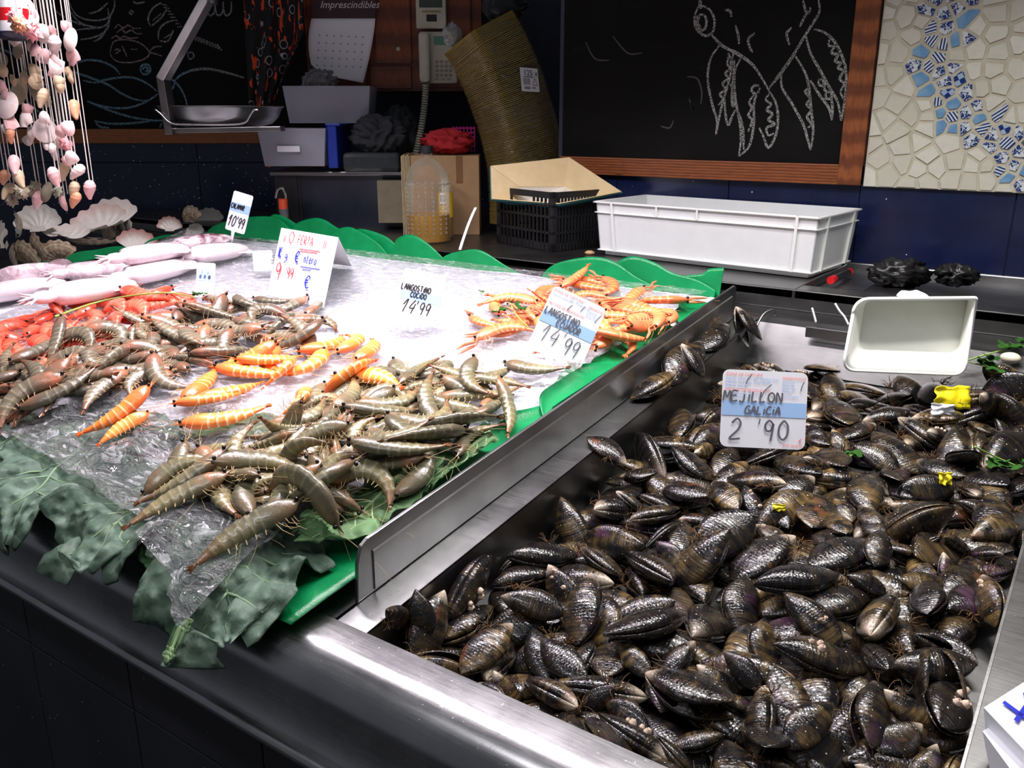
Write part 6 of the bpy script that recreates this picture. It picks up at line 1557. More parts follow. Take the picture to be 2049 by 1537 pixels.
# marker, glove bag, ties
a, b = onz(1662, 561, ZC - .004), onz(1697, 546, ZC - .004); dr = (b - a).normalized(); redm = plain('red_cap', srgb(196, 14, 26), .35)
t = thing('marker_pen', a, 'thick red marker pen lying beside the white crate', 'pen'); MB().tube([a, a + dr * .022], .0085, 16).build('cap', redm, t, smooth=60); MB().tube([a + dr * .022, b], .0082, 16).build('barrel', M['black_plastic'], t, smooth=60); MB().tube([b, b + dr * .012], .0086, 16).build('end_plug', redm, t, smooth=60)
bag = plain('black_bin_bag', (.006, .006, .006), .38)
def pan_d(x, y): return onz(x, y, ZC - .015).dot(HV)
crumple('black_bag', 1800, 546, pan_d(1800, 575), 135, 58, .10, bag, 'crumpled black plastic bag on the back counter', 'bag', 23, .5, 48); crumple('black_glove', 1913, 551, pan_d(1890, 580), 95, 44, .09, bag, 'crumpled black rubber glove beside the black bag', 'glove', 29, .55, 44)
crumple('fish_scrap', 1180, 506, onz(1180, 510, ZC).dot(HV), 22, 10, .015, plain('tan_scrap', srgb(176, 140, 96), .6), 'tan scrap on the counter beside the black crate', 'scrap', 31, .4, 14)
for pts, lb_ in (([(1625, 616), (1629, 630), (1633, 645)], 'short white plastic tie sticking up behind the mussel tray'), ([(1671, 607), (1680, 622), (1690, 634), (1698, 650)], 'bent white plastic tie beside the white scoop')):
    mb = MB(); mb.tube(catmull([ony(x, y, 1.66) for x, y in pts], 5), .0022, 5); tag(mb.build('plastic_tie', M['white_plastic'], smooth=180), lb_, 'plastic tie')
# white scoop
def rpoly(cs, rad, n=7):
    out = []; k_ = len(cs)
    for i in range(k_):
        p, c_, q = Vector(cs[i - 1]), Vector(cs[i]), Vector(cs[(i + 1) % k_]); r_ = rad[i]; u1, u2 = (p - c_).normalized() * r_, (q - c_).normalized() * r_
        for j in range(n + 1): s = j / n; out.append((c_ + u1) * (1 - s) ** 2 + c_ * 2 * s * (1 - s) + (c_ + u2) * s * s)
    return out
o1 = rpoly([(1712, 599), (1954, 597), (1930, 751), (1686, 741)], [30, 4, 26, 26]); i1 = rpoly([(1732, 601), (1936, 600), (1914, 706), (1716, 698)], [16, 4, 22, 22])
t = thing('white_scoop', ond(1810, 748, ds2), 'white plastic scoop standing on the mussels', 'scoop'); n_ = len(o1)
mb = MB(); rws = 6
for r_ in range(rws + 1):
    f = r_ / rws; g = f ** .7
    for k_ in range(n_): q = o1[k_] * (1 - g) + i1[k_] * g; mb.v.append(tuple(ond(q.x, q.y, ds2 + (.02 if o1[k_].y < 660 else -.02) + .055 * f ** 1.3)))
for r_ in range(rws):
    for k_ in range(n_): a, b = r_ * n_ + k_, r_ * n_ + (k_ + 1) % n_; mb.f.append((a, b, b + n_, a + n_))
mb.f.append(tuple(rws * n_ + k_ for k_ in range(n_))); mb.build('scoop_bowl', plain('off_white_plastic', srgb(226, 227, 218), .4, var=.03, scale=25), t, smooth=40, solid=.0035, offset=1)
MB().tube([ond(o1[k_ % n_].x, o1[k_ % n_].y, ds2 + (.02 if o1[k_ % n_].y < 660 else -.02)) for k_ in range(n_ + 1)], .0024, 6).build('rolled_rim', M['white_plastic'], t, smooth=180)
MB().prism([ond(x, y, ds2 + .03) for x, y in ((1808, 600), (1820, 588), (1838, 590), (1853, 587), (1868, 600))], HV * .035).build('handle', M['white_plastic'], t, bev=.004)
# ================================================================ price tags and handwriting
GL = {  # hand-drawn letters as strokes in a unit box
 'A': [[(0, 0), (.32, 1), (.62, 0)], [(.12, .38), (.54, .40)]], 'C': [[(.6, .85), (.35, 1), (.05, .6), (.1, .15), (.4, 0), (.62, .15)]], 'D': [[(.08, 0), (.1, 1), (.45, .9), (.62, .5), (.45, .1), (.06, 0)]],
 'E': [[(.58, 1), (.08, .97), (.06, 0), (.58, .03)], [(.08, .52), (.48, .54)]], 'F': [[(.55, 1), (.08, .97), (.05, 0)], [(.08, .52), (.45, .54)]], 'G': [[(.6, .85), (.35, 1), (.05, .6), (.1, .1), (.4, 0), (.6, .2), (.6, .45), (.38, .45)]],
 'I': [[(.15, .72), (.12, 0)], [(.16, .92), (.17, .98)]], 'J': [[(.45, .72), (.42, .1), (.2, -.12), (.02, .05)], [(.45, .92), (.46, .98)]], 'K': [[(.06, 1), (.06, 0)], [(.55, 1), (.08, .45), (.58, 0)]], 'L': [[(.08, 1), (.06, .02), (.5, .03)]],
 'M': [[(.02, 0), (.1, 1), (.36, .35), (.62, 1), (.7, 0)]], 'N': [[(.05, 0), (.07, 1), (.52, .05), (.55, 1)]], 'O': [[(.32, 1), (.05, .7), (.06, .25), (.32, 0), (.58, .25), (.58, .72), (.32, 1)]], 'R': [[(.06, 0), (.08, 1), (.45, .92), (.48, .6), (.08, .48), (.56, 0)]],
 'S': [[(.55, .88), (.3, 1), (.06, .78), (.3, .52), (.54, .28), (.3, 0), (.04, .12)]], 'T': [[(0, .97), (.62, 1)], [(.32, .98), (.28, 0)]], 'U': [[(.06, 1), (.06, .25), (.3, 0), (.54, .25), (.56, 1)]], 'W': [[(0, 1), (.16, 0), (.36, .7), (.54, 0), (.72, 1)]],
 'X': [[(.02, 0), (.6, 1)], [(.06, 1), (.58, 0)]], 'g': [[(.5, .62), (.2, .66), (.1, .35), (.3, .22), (.5, .5), (.52, .6), (.48, -.1), (.25, -.3), (.06, -.15)]], 'n': [[(.08, 0), (.1, .62)], [(.1, .4), (.32, .62), (.46, .45), (.46, 0)]],
 't': [[(.25, .95), (.22, .1), (.4, 0)], [(.05, .65), (.45, .66)]], 'e': [[(.1, .35), (.48, .38), (.42, .6), (.2, .6), (.08, .3), (.25, 0), (.5, .1)]], 'r': [[(.1, 0), (.12, .6)], [(.12, .4), (.3, .6), (.46, .55)]], 'o': [[(.28, .6), (.08, .4), (.12, .1), (.3, 0), (.48, .2), (.46, .5), (.28, .6)]],
 '0': [[(.32, 1), (.06, .7), (.06, .25), (.32, 0), (.58, .25), (.58, .72), (.32, 1)]], '1': [[(.0, .55), (.32, 1), (.26, 0)]], '2': [[(.04, .78), (.3, 1), (.52, .78), (.4, .45), (.02, .02), (.6, .05)]], '4': [[(.34, 1), (.02, .38), (.58, .42)], [(.5, .75), (.42, -.05)]],
 '9': [[(.54, .8), (.3, 1), (.06, .78), (.16, .5), (.42, .52), (.55, .85), (.46, .0)]], "'": [[(.14, 1), (.1, .72)]], '€': [[(.62, .86), (.38, 1), (.12, .7), (.12, .3), (.36, 0), (.62, .12)], [(0, .62), (.42, .64)], [(0, .42), (.38, .44)]],
'≈': [[(0, .2), (.1, .8), (.2, .15), (.3, .85), (.4, .2), (.5, .8), (.58, .3)]], '/': [[(.0, 0), (.10, .5), (.36, 1)]], 'Ɛ': [[(.62, .86), (.38, 1), (.12, .7), (.12, .3), (.36, 0), (.62, .12)], [(.1, .52), (.5, .54)]], '!': [[(.14, 1), (.12, .3)], [(.11, .06), (.11, .0)]], '¡': [[(.12, .7), (.1, 0)], [(.13, .96), (.13, 1.0)]], '.': [[(.08, .0), (.1, .03)]], ' ': []}
def hand(parent, s, x, y, h, w, o, ex, ey, mt, gap=.78, slant=0.0, asp=1.0, lift=.0012, name='handwriting'):
    mb = MB(); n = ex.cross(ey).normalized(); cx = x
    for ch in s:
        st = GL.get(ch, [])
        for pts in st: ribbon(mb, [(cx + (p[0] * asp + slant * p[1]) * h, y + p[1] * h) for p in pts], w, o, ex, ey, n * lift, 5, len(pts) > 2, False)
        cx += h * asp * (gap if ch not in "I'!¡. " else gap * .5)
    if mb.v: r = mb.build(name, mt, parent); r['kind'] = 'stuff'; return r
INK = dict(black=plain('black_marker_ink', (.02, .02, .022), .5), grey=plain('worn_black_ink', srgb(100, 100, 108), .6), blue=plain('blue_marker_ink', srgb(34, 48, 190), .5), red=plain('red_marker_ink', srgb(240, 52, 60), .5), pale=plain('pale_blue_print', srgb(150, 182, 232), .6), pr=plain('red_print', srgb(240, 120, 110), .6), smear=plain('faded_ink', srgb(120, 140, 190), .6))
M['tagcard'] = plain('glossy_white_tag', srgb(238, 238, 244), .18, var=.015); M['tagband'] = plain('light_blue_tag_band', srgb(168, 202, 246), .2, var=.02)
def price_tag(corners, d, label, texts, stem=None, dtop=.02, band=(.42, .64), small=1, name='price_tag', thick=.0015, dright=0.0):
    TL, TR_, BR, BL = [ond(x, y, d + (dtop if i < 2 else 0) + (dright if i in (1, 2) else 0)) for i, (x, y) in enumerate(corners)]
    ex = (TR_ - TL).normalized(); w = (TR_ - TL).length; ey = (TL - BL); ey = (ey - ex * ey.dot(ex)); h = ey.length; ey.normalize(); n = ex.cross(ey)
    t = thing(name, BL, label, 'price tag'); mb = MB(); r_ = min(w, h) * .09; pts = []
    for cx, cy, a0_ in ((w - r_, h - r_, 0), (r_, h - r_, 90), (r_, r_, 180), (w - r_, r_, 270)):
        for k_ in range(5): a = R_(a0_ + 22.5 * k_); pts.append(BL + ex * (cx + r_ * math.cos(a)) + ey * (cy + r_ * math.sin(a)))
    mb.prism(pts, -n * thick); mb.build('card', M['tagcard'], t)
    if band: mb = MB(); mb.add([BL + ex * (w * .004) + ey * h * band[0] + n * .0004, BL + ex * w * .996 + ey * h * band[0] + n * .0004, BL + ex * w * .996 + ey * h * band[1] + n * .0004, BL + ex * w * .004 + ey * h * band[1] + n * .0004], [(0, 1, 2, 3)]); mb.build('blue_band', M['tagband'], t)
    if stem:
        q = ond(*stem, d - .004); a = BL + ex * w * .42; MB().prism([a - ex * w * .09, a + ex * w * .09, q + ex * w * .03, q - ex * w * .03], -n * thick).build('spike', M['tagcard'], t)
    if small:
        for tx, x, y, sz, mt in small if isinstance(small, list) else []: text_mesh(tx, sz * h, INK[mt], BL + ex * w * x + ey * h * y + n * .0002, ex, ey, t, name='small_print')
    for s, x, y, hh, ww, mt, sl, asp in texts: hand(t, s, x * w, y * h, hh * h, ww * h, BL, ex, ey, INK[mt], slant=sl, asp=asp * w / h)
    return t
SM = [('ZONA DE CAPTURA', .03, .925, .052, 'pr'), ('Atlàntic nord-est', .03, .87, .046, 'pale'), ('Atlàntic nord-oest', .03, .825, .046, 'pale'), ('Atlàntic sud-est', .03, .78, .046, 'pale'), ('Mar Mediterrània', .36, .88, .046, 'pale'), ('Oceà Pacífic', .36, .835, .046, 'pale'), ('PRESENTACIÓ', .70, .90, .048, 'pr'), ('Eviscerat', .70, .85, .044, 'pale'), ('Amb cap', .70, .81, .044, 'pale'), ('Sense cap', .70, .77, .044, 'pale'), ('Filetejat', .70, .73, .044, 'pale'),
      ('METODE DE PRODUCCIÓ', .03, .725, .050, 'pr'), ('Pesca extractiva o Pescat', .03, .68, .044, 'pale'), ('Criat o aqüicultura', .03, .64, .044, 'pale'), ('Descongelat', .70, .67, .044, 'pale'), ('€', .92, .085, .075, 'pr'), ('PVP QUILO', .74, .03, .05, 'pr')]
SMq = [q for q in SM if q[0] in ('ZONA DE CAPTURA', 'PRESENTACIÓ', 'METODE DE PRODUCCIÓ', 'Atlàntic nord-est', 'Mar Mediterrània', 'Eviscerat', 'Amb cap', 'Sense cap', '€', 'PVP QUILO')]
t = price_tag([(1459, 739), (1629, 747), (1612, 919), (1440, 893)], dm_, 'mussel price tag reading 2 euro 90 standing in the mussels', [('/', .27, .82, .13, .012, 'grey', .1, 1.2), ('/', .46, .66, .17, .012, 'grey', .1, 1.6), ('/', .92, .76, .12, .012, 'grey', 0, .8), ('MEJILLON', .01, .60, .125, .022, 'grey', .04, .98), ('GALICIA', .27, .44, .10, .021, 'grey', .08, .92), ('2', .10, .10, .27, .026, 'grey', .10, .80), ("'", .42, .12, .26, .016, 'grey', 0, 1), ('9', .50, .10, .26, .026, 'grey', .05, .75), ('0', .67, .12, .25, .026, 'grey', .05, .75)], None, .03, (.41, .60), SM)
n_ = None
def fi(x, y, h=.004): return hit(x, y, lambda X, Y: zbed(X, Y) + h).dot(HV)
price_tag([(833, 540), (917, 557), (874, 656), (789, 637)], fi(822, 662), 'cooked prawn price tag reading 14 euro 99 spiked in the ice', [('LANGOSTINO', .02, .595, .11, .022, 'black', .04, .86), ('COCIDO', .26, .47, .10, .022, 'black', .06, .9), ('14', .10, .16, .26, .022, 'black', .25, .80), ("'", .42, .16, .26, .02, 'black', .1, .8), ('99', .50, .16, .24, .022, 'black', .18, .75)], (822, 664), .03, (.40, .58), SMq)
price_tag([(1112, 571), (1217, 620), (1150, 746), (1054, 694)], fi(1100, 735), 'tilted prawn price tag reading 14 euro 99 before the langoustines', [('/', .38, .74, .10, .012, 'grey', .1, 1.0), ('/', .60, .80, .10, .012, 'grey', .1, .8), ('/', .90, .74, .14, .012, 'grey', .1, .9), ('LANGOSTINO', .03, .58, .095, .018, 'grey', .03, .92), ('ECUADOR', .30, .47, .09, .018, 'grey', .03, .92), ('14', .13, .18, .25, .014, 'grey', .1, .85), ("'", .48, .18, .25, .012, 'grey', .1, .8), ('99', .56, .13, .25, .016, 'grey', .08, .78)], (1098, 738), .03, (.44, .62), SMq)
price_tag([(466, 380), (505, 392), (488, 469), (450, 458)], fi(462, 484), 'small squid price tag reading 10 euro 99 on a tall spike', [('CALAMAR', .04, .57, .12, .024, 'black', .02, 1.05), ('10', .06, .12, .28, .022, 'black', .12, .85), ("'", .44, .12, .28, .02, 'black', .1, .8), ('99', .54, .12, .26, .022, 'black', .12, .85)], (463, 486), .01, (.50, .72), None)
price_tag([(431, 527), (468, 529), (424, 592), (391, 587)], fi(405, 592), 'faded slanting tag with blue band beside the red prawns', [('≈', .18, .48, .16, .03, 'smear', .05, 1.0), ('≈', .42, .48, .15, .03, 'smear', .05, 1.0), ('≈', .66, .46, .16, .035, 'grey', .05, 1.0), ('/', .30, .66, .12, .02, 'smear', 0, 1), ('/', .62, .64, .12, .02, 'smear', 0, 1)], (400, 596), .02, (.42, .70), None)
t = price_tag([(513, 502), (552, 500), (546, 541), (508, 543)], fi(530, 545), 'plain pale card with a few faint letters behind the offer sign', [], None, .01, None, None, name='blank_card')
o_, = [t.location]; exv = Vector((0, 0, -1)); eyv = RV.copy(); hand(t, 'or', .012, .028, .014, .0012, ond(520, 500, fi(530, 545) - .004), exv, eyv, INK['grey'], lift=-.001); hand(t, 'W', .003, .020, .018, .0012, ond(524, 516, fi(530, 545) - .004), exv, eyv, INK['grey'], lift=-.001)
# folded offer sign
df = fi(590, 602); cs = [(563, 456), (677, 475), (642, 614), (534, 590)]
BL, BR = sg_; TL, TR_ = sg_t; BR = BL + TR_ - TL
t = thing('offer_sign', BL, 'folded white paper offer sign with red and blue handwriting', 'sign'); mb = MB(); mb.add([BL, BR, TR_, TL], [(0, 1, 2, 3)]); mb.build('front_leaf', M['paper'], t, solid=.0008)
bk = [hit(704, 532, zbed), hit(600, 520, zbed)]; mb = MB(); mb.add([TL, TR_, bk[0], bk[1]], [(0, 1, 2, 3)]); mb.build('back_leaf', M['paper'], t, solid=.0008)
ex = (TR_ - TL).normalized(); w = (TR_ - TL).length; ey = (TL - BL); ey = ey - ex * ey.dot(ex); h = ey.length; ey.normalize(); o_ = BL - (TL - BL - ey * h) * -0.0
sl_ = (TL - BL).dot(ex) / h
def ofs(s, x, y, hh, ww, mt, asp, sl=0): hand(t, s, (x + sl_ * y * h / w) * w, y * h, hh * h, ww * h, BL, ex, ey, INK[mt], slant=sl_ + sl, asp=asp, lift=.0030)
ofs('¡¡', .10, .80, .14, .014, 'red', .55); ofs('O', .20, .80, .17, .016, 'red', .95); ofs('FERTA', .36, .81, .12, .014, 'red', .72); ofs('!!', .80, .76, .16, .014, 'red', .6)
ofs('K', .07, .57, .15, .026, 'blue', .70); ofs('g.', .19, .55, .12, .016, 'blue', .85); ofs('Ɛ', .37, .55, .15, .026, 'blue', .90); ofs('ntero', .53, .56, .125, .016, 'blue', .58)
ofs('9', .08, .25, .24, .020, 'red', .80); ofs("'99", .26, .29, .16, .016, 'red', .62); ofs('€', .62, .22, .17, .022, 'blue', 1.0)
mb = MB()
for (x0, x1, y, c_) in ((.40, .76, .745, 'red'), (.42, .72, .715, 'red'), (.48, .82, .50, 'blue'), (.52, .68, .465, 'blue')):
    mb = MB(); ribbon(mb, [((x0 + sl_ * y * h / w) * w, y * h), ((x1 + sl_ * y * h / w) * w, y * h + .002)], .012 * h, BL, ex, ey, ex.cross(ey) * .0014, smooth=False, taper=False); mb.build('underline', INK[c_], t)
# two folded cards at the lower right
for k_, (pts, zz, lb_) in enumerate((([(1970, 1415), (2085, 1342), (2175, 1430), (2062, 1512)], .908, 'upper folded white card with thick blue strokes beside the mussel tray'), ([(1968, 1462), (2075, 1400), (2170, 1500), (2058, 1585)], .893, 'lower folded white card with thick blue strokes beside the mussel tray'))):
    Q = [onz(x, y, zz - (.012 if i > 1 else 0)) for i, (x, y) in enumerate(pts)]; t = thing('folded_card', Q[0] - Vector((0, 0, .03)), lb_, 'card', 'folded cards by the tray')
    mb = MB(); mb.add([Q[0], Q[3], Q[2], Q[1]], [(0, 1, 2, 3)]); mb.build('front_leaf', M['paper'], t, solid=.001)
    under = [Q[0], Q[3], Q[3] + Vector((-.004, .010, ztray(Q[3].y) + .003 - Q[3].z)), Q[0] + Vector((.010, -.004, ztray(Q[0].y) + .003 - Q[0].z))]; mb = MB(); mb.add(under, [(0, 1, 2, 3)]); mb.build('under_leaf', M['paper'], t, solid=.001)
    ex = (Q[1] - Q[0]).normalized(); ey = (Q[0] - Q[3]); ey = (ey - ex * ey.dot(ex)).normalized(); n_ = ex.cross(ey); 
    if n_.z < 0: n_ = -n_
    mb = MB(); O_ = Q[0]
    def st(a, b, w_): ribbon(mb, [a, b], w_, O_, ex, ey, n_ * .0016, smooth=False, taper=False)
    nn = (Q[1] - Q[0]).cross(Q[3] - Q[0]); 
    def onc(x, y): d_ = ray(x, y); p_ = CAM + d_ * ((Q[0] - CAM).dot(nn) / d_.dot(nn)); return ((p_ - O_).dot(ex), (p_ - O_).dot(ey))
    dy = 46 * k_; dx = -4 * k_
    for a_, b_, w_ in (((2006 + dx, 1407 + dy), (2062 + dx, 1448 + dy), .0046), ((2031 + dx, 1446 + dy), (2060 + dx, 1404 + dy), .0036), ((2050 + dx, 1390 + dy), (2056 + dx, 1412 + dy), .004)):
        mb = MB(); st(onc(*a_), onc(*b_), w_); mb.build('blue_stroke', INK['blue'], t)
# small scraps in the mussels
def scrap(cx, cy, w, h, mt, label, seed, name='paper_scrap', cat='paper scrap'):
    c = hit(cx, cy, zM) + Vector((0, 0, .006)); k_ = pxm(c); mb = MB()
    mb.grid(lambda u, v: c + RV * ((u - .5) * w / k_ * (1 + .25 * N3(v * 4, seed, 0))) + UV_ * ((v - .5) * h / k_ * (1 + .25 * N3(u * 4, seed, 3))) + Vector((0, 0, .004)) - HV * .008 * N3(u * 3 + seed, v * 3, 1), 10, 8)
    return tag(mb.build(name, mt, smooth=180, solid=.0006), label, cat)
yl = plain('yellow_printed_paper', srgb(240, 222, 20), .5, var=.06)
scrap(1905, 808, 68, 44, yl, 'crumpled yellow paper scrap on the mussels', 2.2); scrap(1890, 972, 26, 22, yl, 'small yellow paper scrap below the larger one', 4.4); scrap(1558, 1030, 26, 12, yl, 'tiny yellow paper scrap between two mussels', 6.1)
scrap(1885, 832, 44, 22, M['paper'], 'torn white edge of the yellow scrap', 7.7)
# pale clam
clam_m = plain('pale_clam_shell', srgb(222, 214, 190), .35)
c = hit(2020, 728, zP) + Vector((0, 0, .010)); mb = MB(); mb.sphere(c, .016, 16, 10, (1, .8, .6)); tag(mb.build('clam', clam_m, smooth=180), 'pale clam beside the parsley at the tray end', 'clam')
# ================================================================ scallop shells
def scallop_mesh(depth=.28, seed=0):
    mb = MB(); nr_, nt = 12, 64
    def P(u, v):
        a = -1.28 + 2.56 * u; rib = math.cos(a * 16.5); r_ = v * (1 + .030 * rib * v + .0) * (1 - .10 * abs(a / 1.28) ** 4)
        z = depth * (1 - (1 - (v - .5) ** 2 * 4) * 1.0) * 0 + depth * (math.sin(math.pi * min(v * .92, 1)) ** .8) * math.cos(a * .9) ** .5 * -1 + .022 * rib * v
        return (r_ * math.sin(a), r_ * math.cos(a), z)
    mb.grid(P, nt, nr_)
    o = len(mb.v)                                            # ears at the hinge
    mb.add([(-.30, .02, 0), (.30, .02, 0), (.26, .22, -.02), (-.26, .22, -.02)], [(0, 1, 2, 3)])
    me = mb.mesh('scallop_shell', 180); return me
def scallop_mat():
    t = NT('scallop_shell'); co = t.coord('Object'); oi = t.n('ShaderNodeObjectInfo'); sc = t.n('ShaderNodeSeparateColor'); t.l(oi.outputs['Color'], sc.inputs[0])
    ln = t.n('ShaderNodeVectorMath', operation='LENGTH'); t.l(co, ln.inputs[0]); g = t.n('ShaderNodeNewGeometry')
    n = t.noise(co, 4, 4); inside = t.mix(t.ramp(ln.outputs['Value'], [(.70, 0), (.98, 1)]), srgb(238, 232, 220), srgb(196, 140, 128))
    inside = t.mix(sc.outputs[0], srgb(240, 236, 224), inside)
    ring = t.n('ShaderNodeTexNoise', noise_dimensions='1D', i_Scale=9.0, i_Detail=4.0); t.l(ln.outputs['Value'], ring.inputs['W'])
    outside = t.mix(t.ramp(t.math('ADD', t.math('MULTIPLY', n, .5), t.math('MULTIPLY', ring.outputs['Fac'], .5)), [(.38, 0), (.62, 1)]), srgb(128, 104, 84), srgb(206, 188, 158))
    c = t.mix(g.outputs['Backfacing'], inside, outside); t.set(Base_Color=c, Roughness=.42); t.bump(n, .2, .02); return t.m
SCM = scallop_mesh(); SCM.materials.append(scallop_mat()); G_SC = 'scallop half shells piled beyond the ice'
def scallop(px, py, X, size, tilt, spin, roll, pink, label):
    """size in pixels across; tilt turns the hollow from facing the viewer (0) upward (90); spin turns the fan in its plane"""
    c = onx(px, py, X); s = size / pxm(c) / 1.75
    m = Matrix.Rotation(YAW + R_(roll), 3, 'Z') @ Matrix.Rotation(R_(90 - tilt), 3, 'X') @ Matrix.Rotation(R_(spin), 3, 'Z') @ Matrix.Translation((0, -.5, 0)).to_3x3()
    t = bpy.data.objects.new('scallop_shell', SCM); COL.objects.link(t); M4 = m.to_4x4() @ Matrix.Diagonal((s, s, s, 1)); ofs_ = m @ Vector((0, -.5 * s, 0)); M4.translation = c + ofs_; t.matrix_world = M4
    t.color = (pink, pink, pink, 1); return tag(t, label, 'shell', G_SC)
SCL = [(72, 436, -2.50, 98, 10, 5, 0, 0, 'large white scallop shell showing its hollow, tallest of the heap'), (28, 450, -2.47, 92, 0, 12, -58, 0, 'white scallop shell turned sideways beside the largest'), (10, 470, -2.44, 95, 0, 10, 110, 0, 'scallop shell back with brown rings at the heap edge'),
       (190, 432, -2.50, 118, 48, 25, 0, .6, 'broad scallop shell opening upward with rosy rim'), (215, 425, -2.53, 110, 30, 20, 10, .2, 'cream scallop shell nested behind the broad open one'), (135, 456, -2.46, 104, 72, -10, 0, .2, 'scallop shell lying almost flat across the heap'), (178, 474, -2.44, 100, 78, 10, 170, 1, 'pink scallop shell lying hinge down under the flat one'),
       (278, 482, -2.42, 84, 20, -20, 20, 1, 'white scallop shell with rosy rim leaning on the green leaf'), (55, 505, -2.42, 88, 5, 8, 150, 0, 'brown-ringed scallop back standing at the front of the heap'), (35, 512, -2.41, 90, 0, 0, 120, 0, 'brown-ringed scallop back beside the front one'), (80, 490, -2.44, 90, 5, 10, 132, 0, 'scallop back leaning against the largest shell'), (112, 500, -2.42, 78, 15, -15, 190, 0, 'small scallop back in the middle of the heap'),
       (236, 440, -2.50, 92, 0, -15, 118, 0, 'grey-brown scallop back stacked upright on the right end'), (250, 442, -2.50, 88, 0, -20, 112, 0, 'second grey-brown scallop back of the upright stack'), (264, 446, -2.50, 84, 0, -25, 108, 0, 'third grey-brown scallop back of the upright stack'), (222, 462, -2.46, 96, 5, -10, 128, 0, 'dark-edged scallop back below the broad open shell'),
       (338, 448, -2.44, 52, 5, 0, 0, 1, 'small rosy-rimmed scallop shell beside the squid tag'), (384, 428, -2.48, 58, 5, -15, 150, 1, 'reddish striped scallop shell behind the small ones'), (415, 434, -2.50, 62, 8, 10, 0, .1, 'cream scallop shell standing behind the reddish one'), (388, 460, -2.42, 46, 10, 12, -20, 0, 'small white scallop shell against the green leaf')]
from mathutils.bvhtree import BVHTree
SB = []; sv_ = [v.co.copy() for v in SCM.vertices]; sf_ = [tuple(p.vertices) for p in SCM.polygons]
for q in SCL:                                               # each a little further back until it clears the ones before it
    o = scallop(*q); best = None; s0 = o.matrix_world.copy()
    for k_ in range(34):
        X_ = -2.405 - .013 * ((k_ + int((-q[2] - 2.405) / .013)) % 34); c_ = onx(q[0], q[1], X_); cc0 = onx(q[0], q[1], q[2]); m_ = s0.copy(); m_.translation = s0.translation + c_ - cc0
        vv = [m_ @ v for v in sv_]; tr_ = BVHTree.FromPolygons(vv, sf_); n_ = sum(len(tr_.overlap(b_)) for b_ in SB) + 40 * (max(v.y for v in vv) > 1.73)
        if best is None or n_ < best[0]: best = (n_, m_, tr_)
        if n_ == 0: break
    o.matrix_world = best[1]; SB.append(best[2])
# ================================================================ strings of seashells
def small_shells():
    out = {}
    mb = MB(); mb.grid(lambda u, v: (lambda a, r: (r * .5 * math.sin(a) * (1 - .2 * (a / 1.6) ** 2), .5 - r * math.cos(a) * 1.0, .22 * math.sin(math.pi * min(r * .95, 1)) * math.cos(a * .8) + .008 * math.cos(a * 20) * r))(-1.45 + 2.9 * u, v), 24, 8); out['clam'] = mb
    mb = MB(); mb.grid(lambda u, v: (.5 * v * math.sin(2 * math.pi * u) * 1.0, .5 * v * math.cos(2 * math.pi * u) * 1.08, .16 * (1 - v * v)), 24, 7, cu=True); out['flat'] = mb
    mb = MB(); pr = []
    for i in range(25):
        u = i / 24; r = (.02 + .30 * math.sin(math.pi * u ** .62 * .93)) * (1 + .10 * abs(math.sin(u * 15)) * (1 - u)); pr.append((max(r, .004), .62 - 1.2 * u))
    mb.lathe(pr, n=14); mb.v = [(x + .10 * math.sin(z * 3), z, y) for x, y, z in mb.v]; out['cone'] = mb
    mb = MB(); r = random.Random(5); mb.sphere((0, 0, 0), .34, 14, 10)
    vv = []
    for i, p in enumerate(mb.v): k = 1 + (.55 if (i % 3 == 0 and r.random() < .8) else 0); vv.append((p[0] * k, p[1] * 1.25 * k, p[2] * k))
    mb.v = vv; out['murex'] = mb
    return out
def seashell_mat():
    t = NT('small_seashell'); oi = t.n('ShaderNodeObjectInfo'); co = t.coord('Object'); n = t.noise(co, 6, 4)
    t.set(Base_Color=t.mix(t.ramp(n, [(.4, 0), (.7, .45)]), oi.outputs['Color'], t.mix(.5, oi.outputs['Color'], srgb(180, 130, 110))), Roughness=.5); return t.m
ssm = seashell_mat(); SS = {}
for k_, mb in small_shells().items(): me = mb.mesh('seashell', 60 if k_ != 'clam' else 180); me.materials.append(ssm); SS[k_] = me
CLR = dict(w=srgb(238, 224, 218), p=srgb(240, 196, 194), t=srgb(206, 186, 152), o=srgb(142, 138, 118), r=srgb(226, 160, 122), g=srgb(110, 120, 104), k=srgb(246, 170, 172))
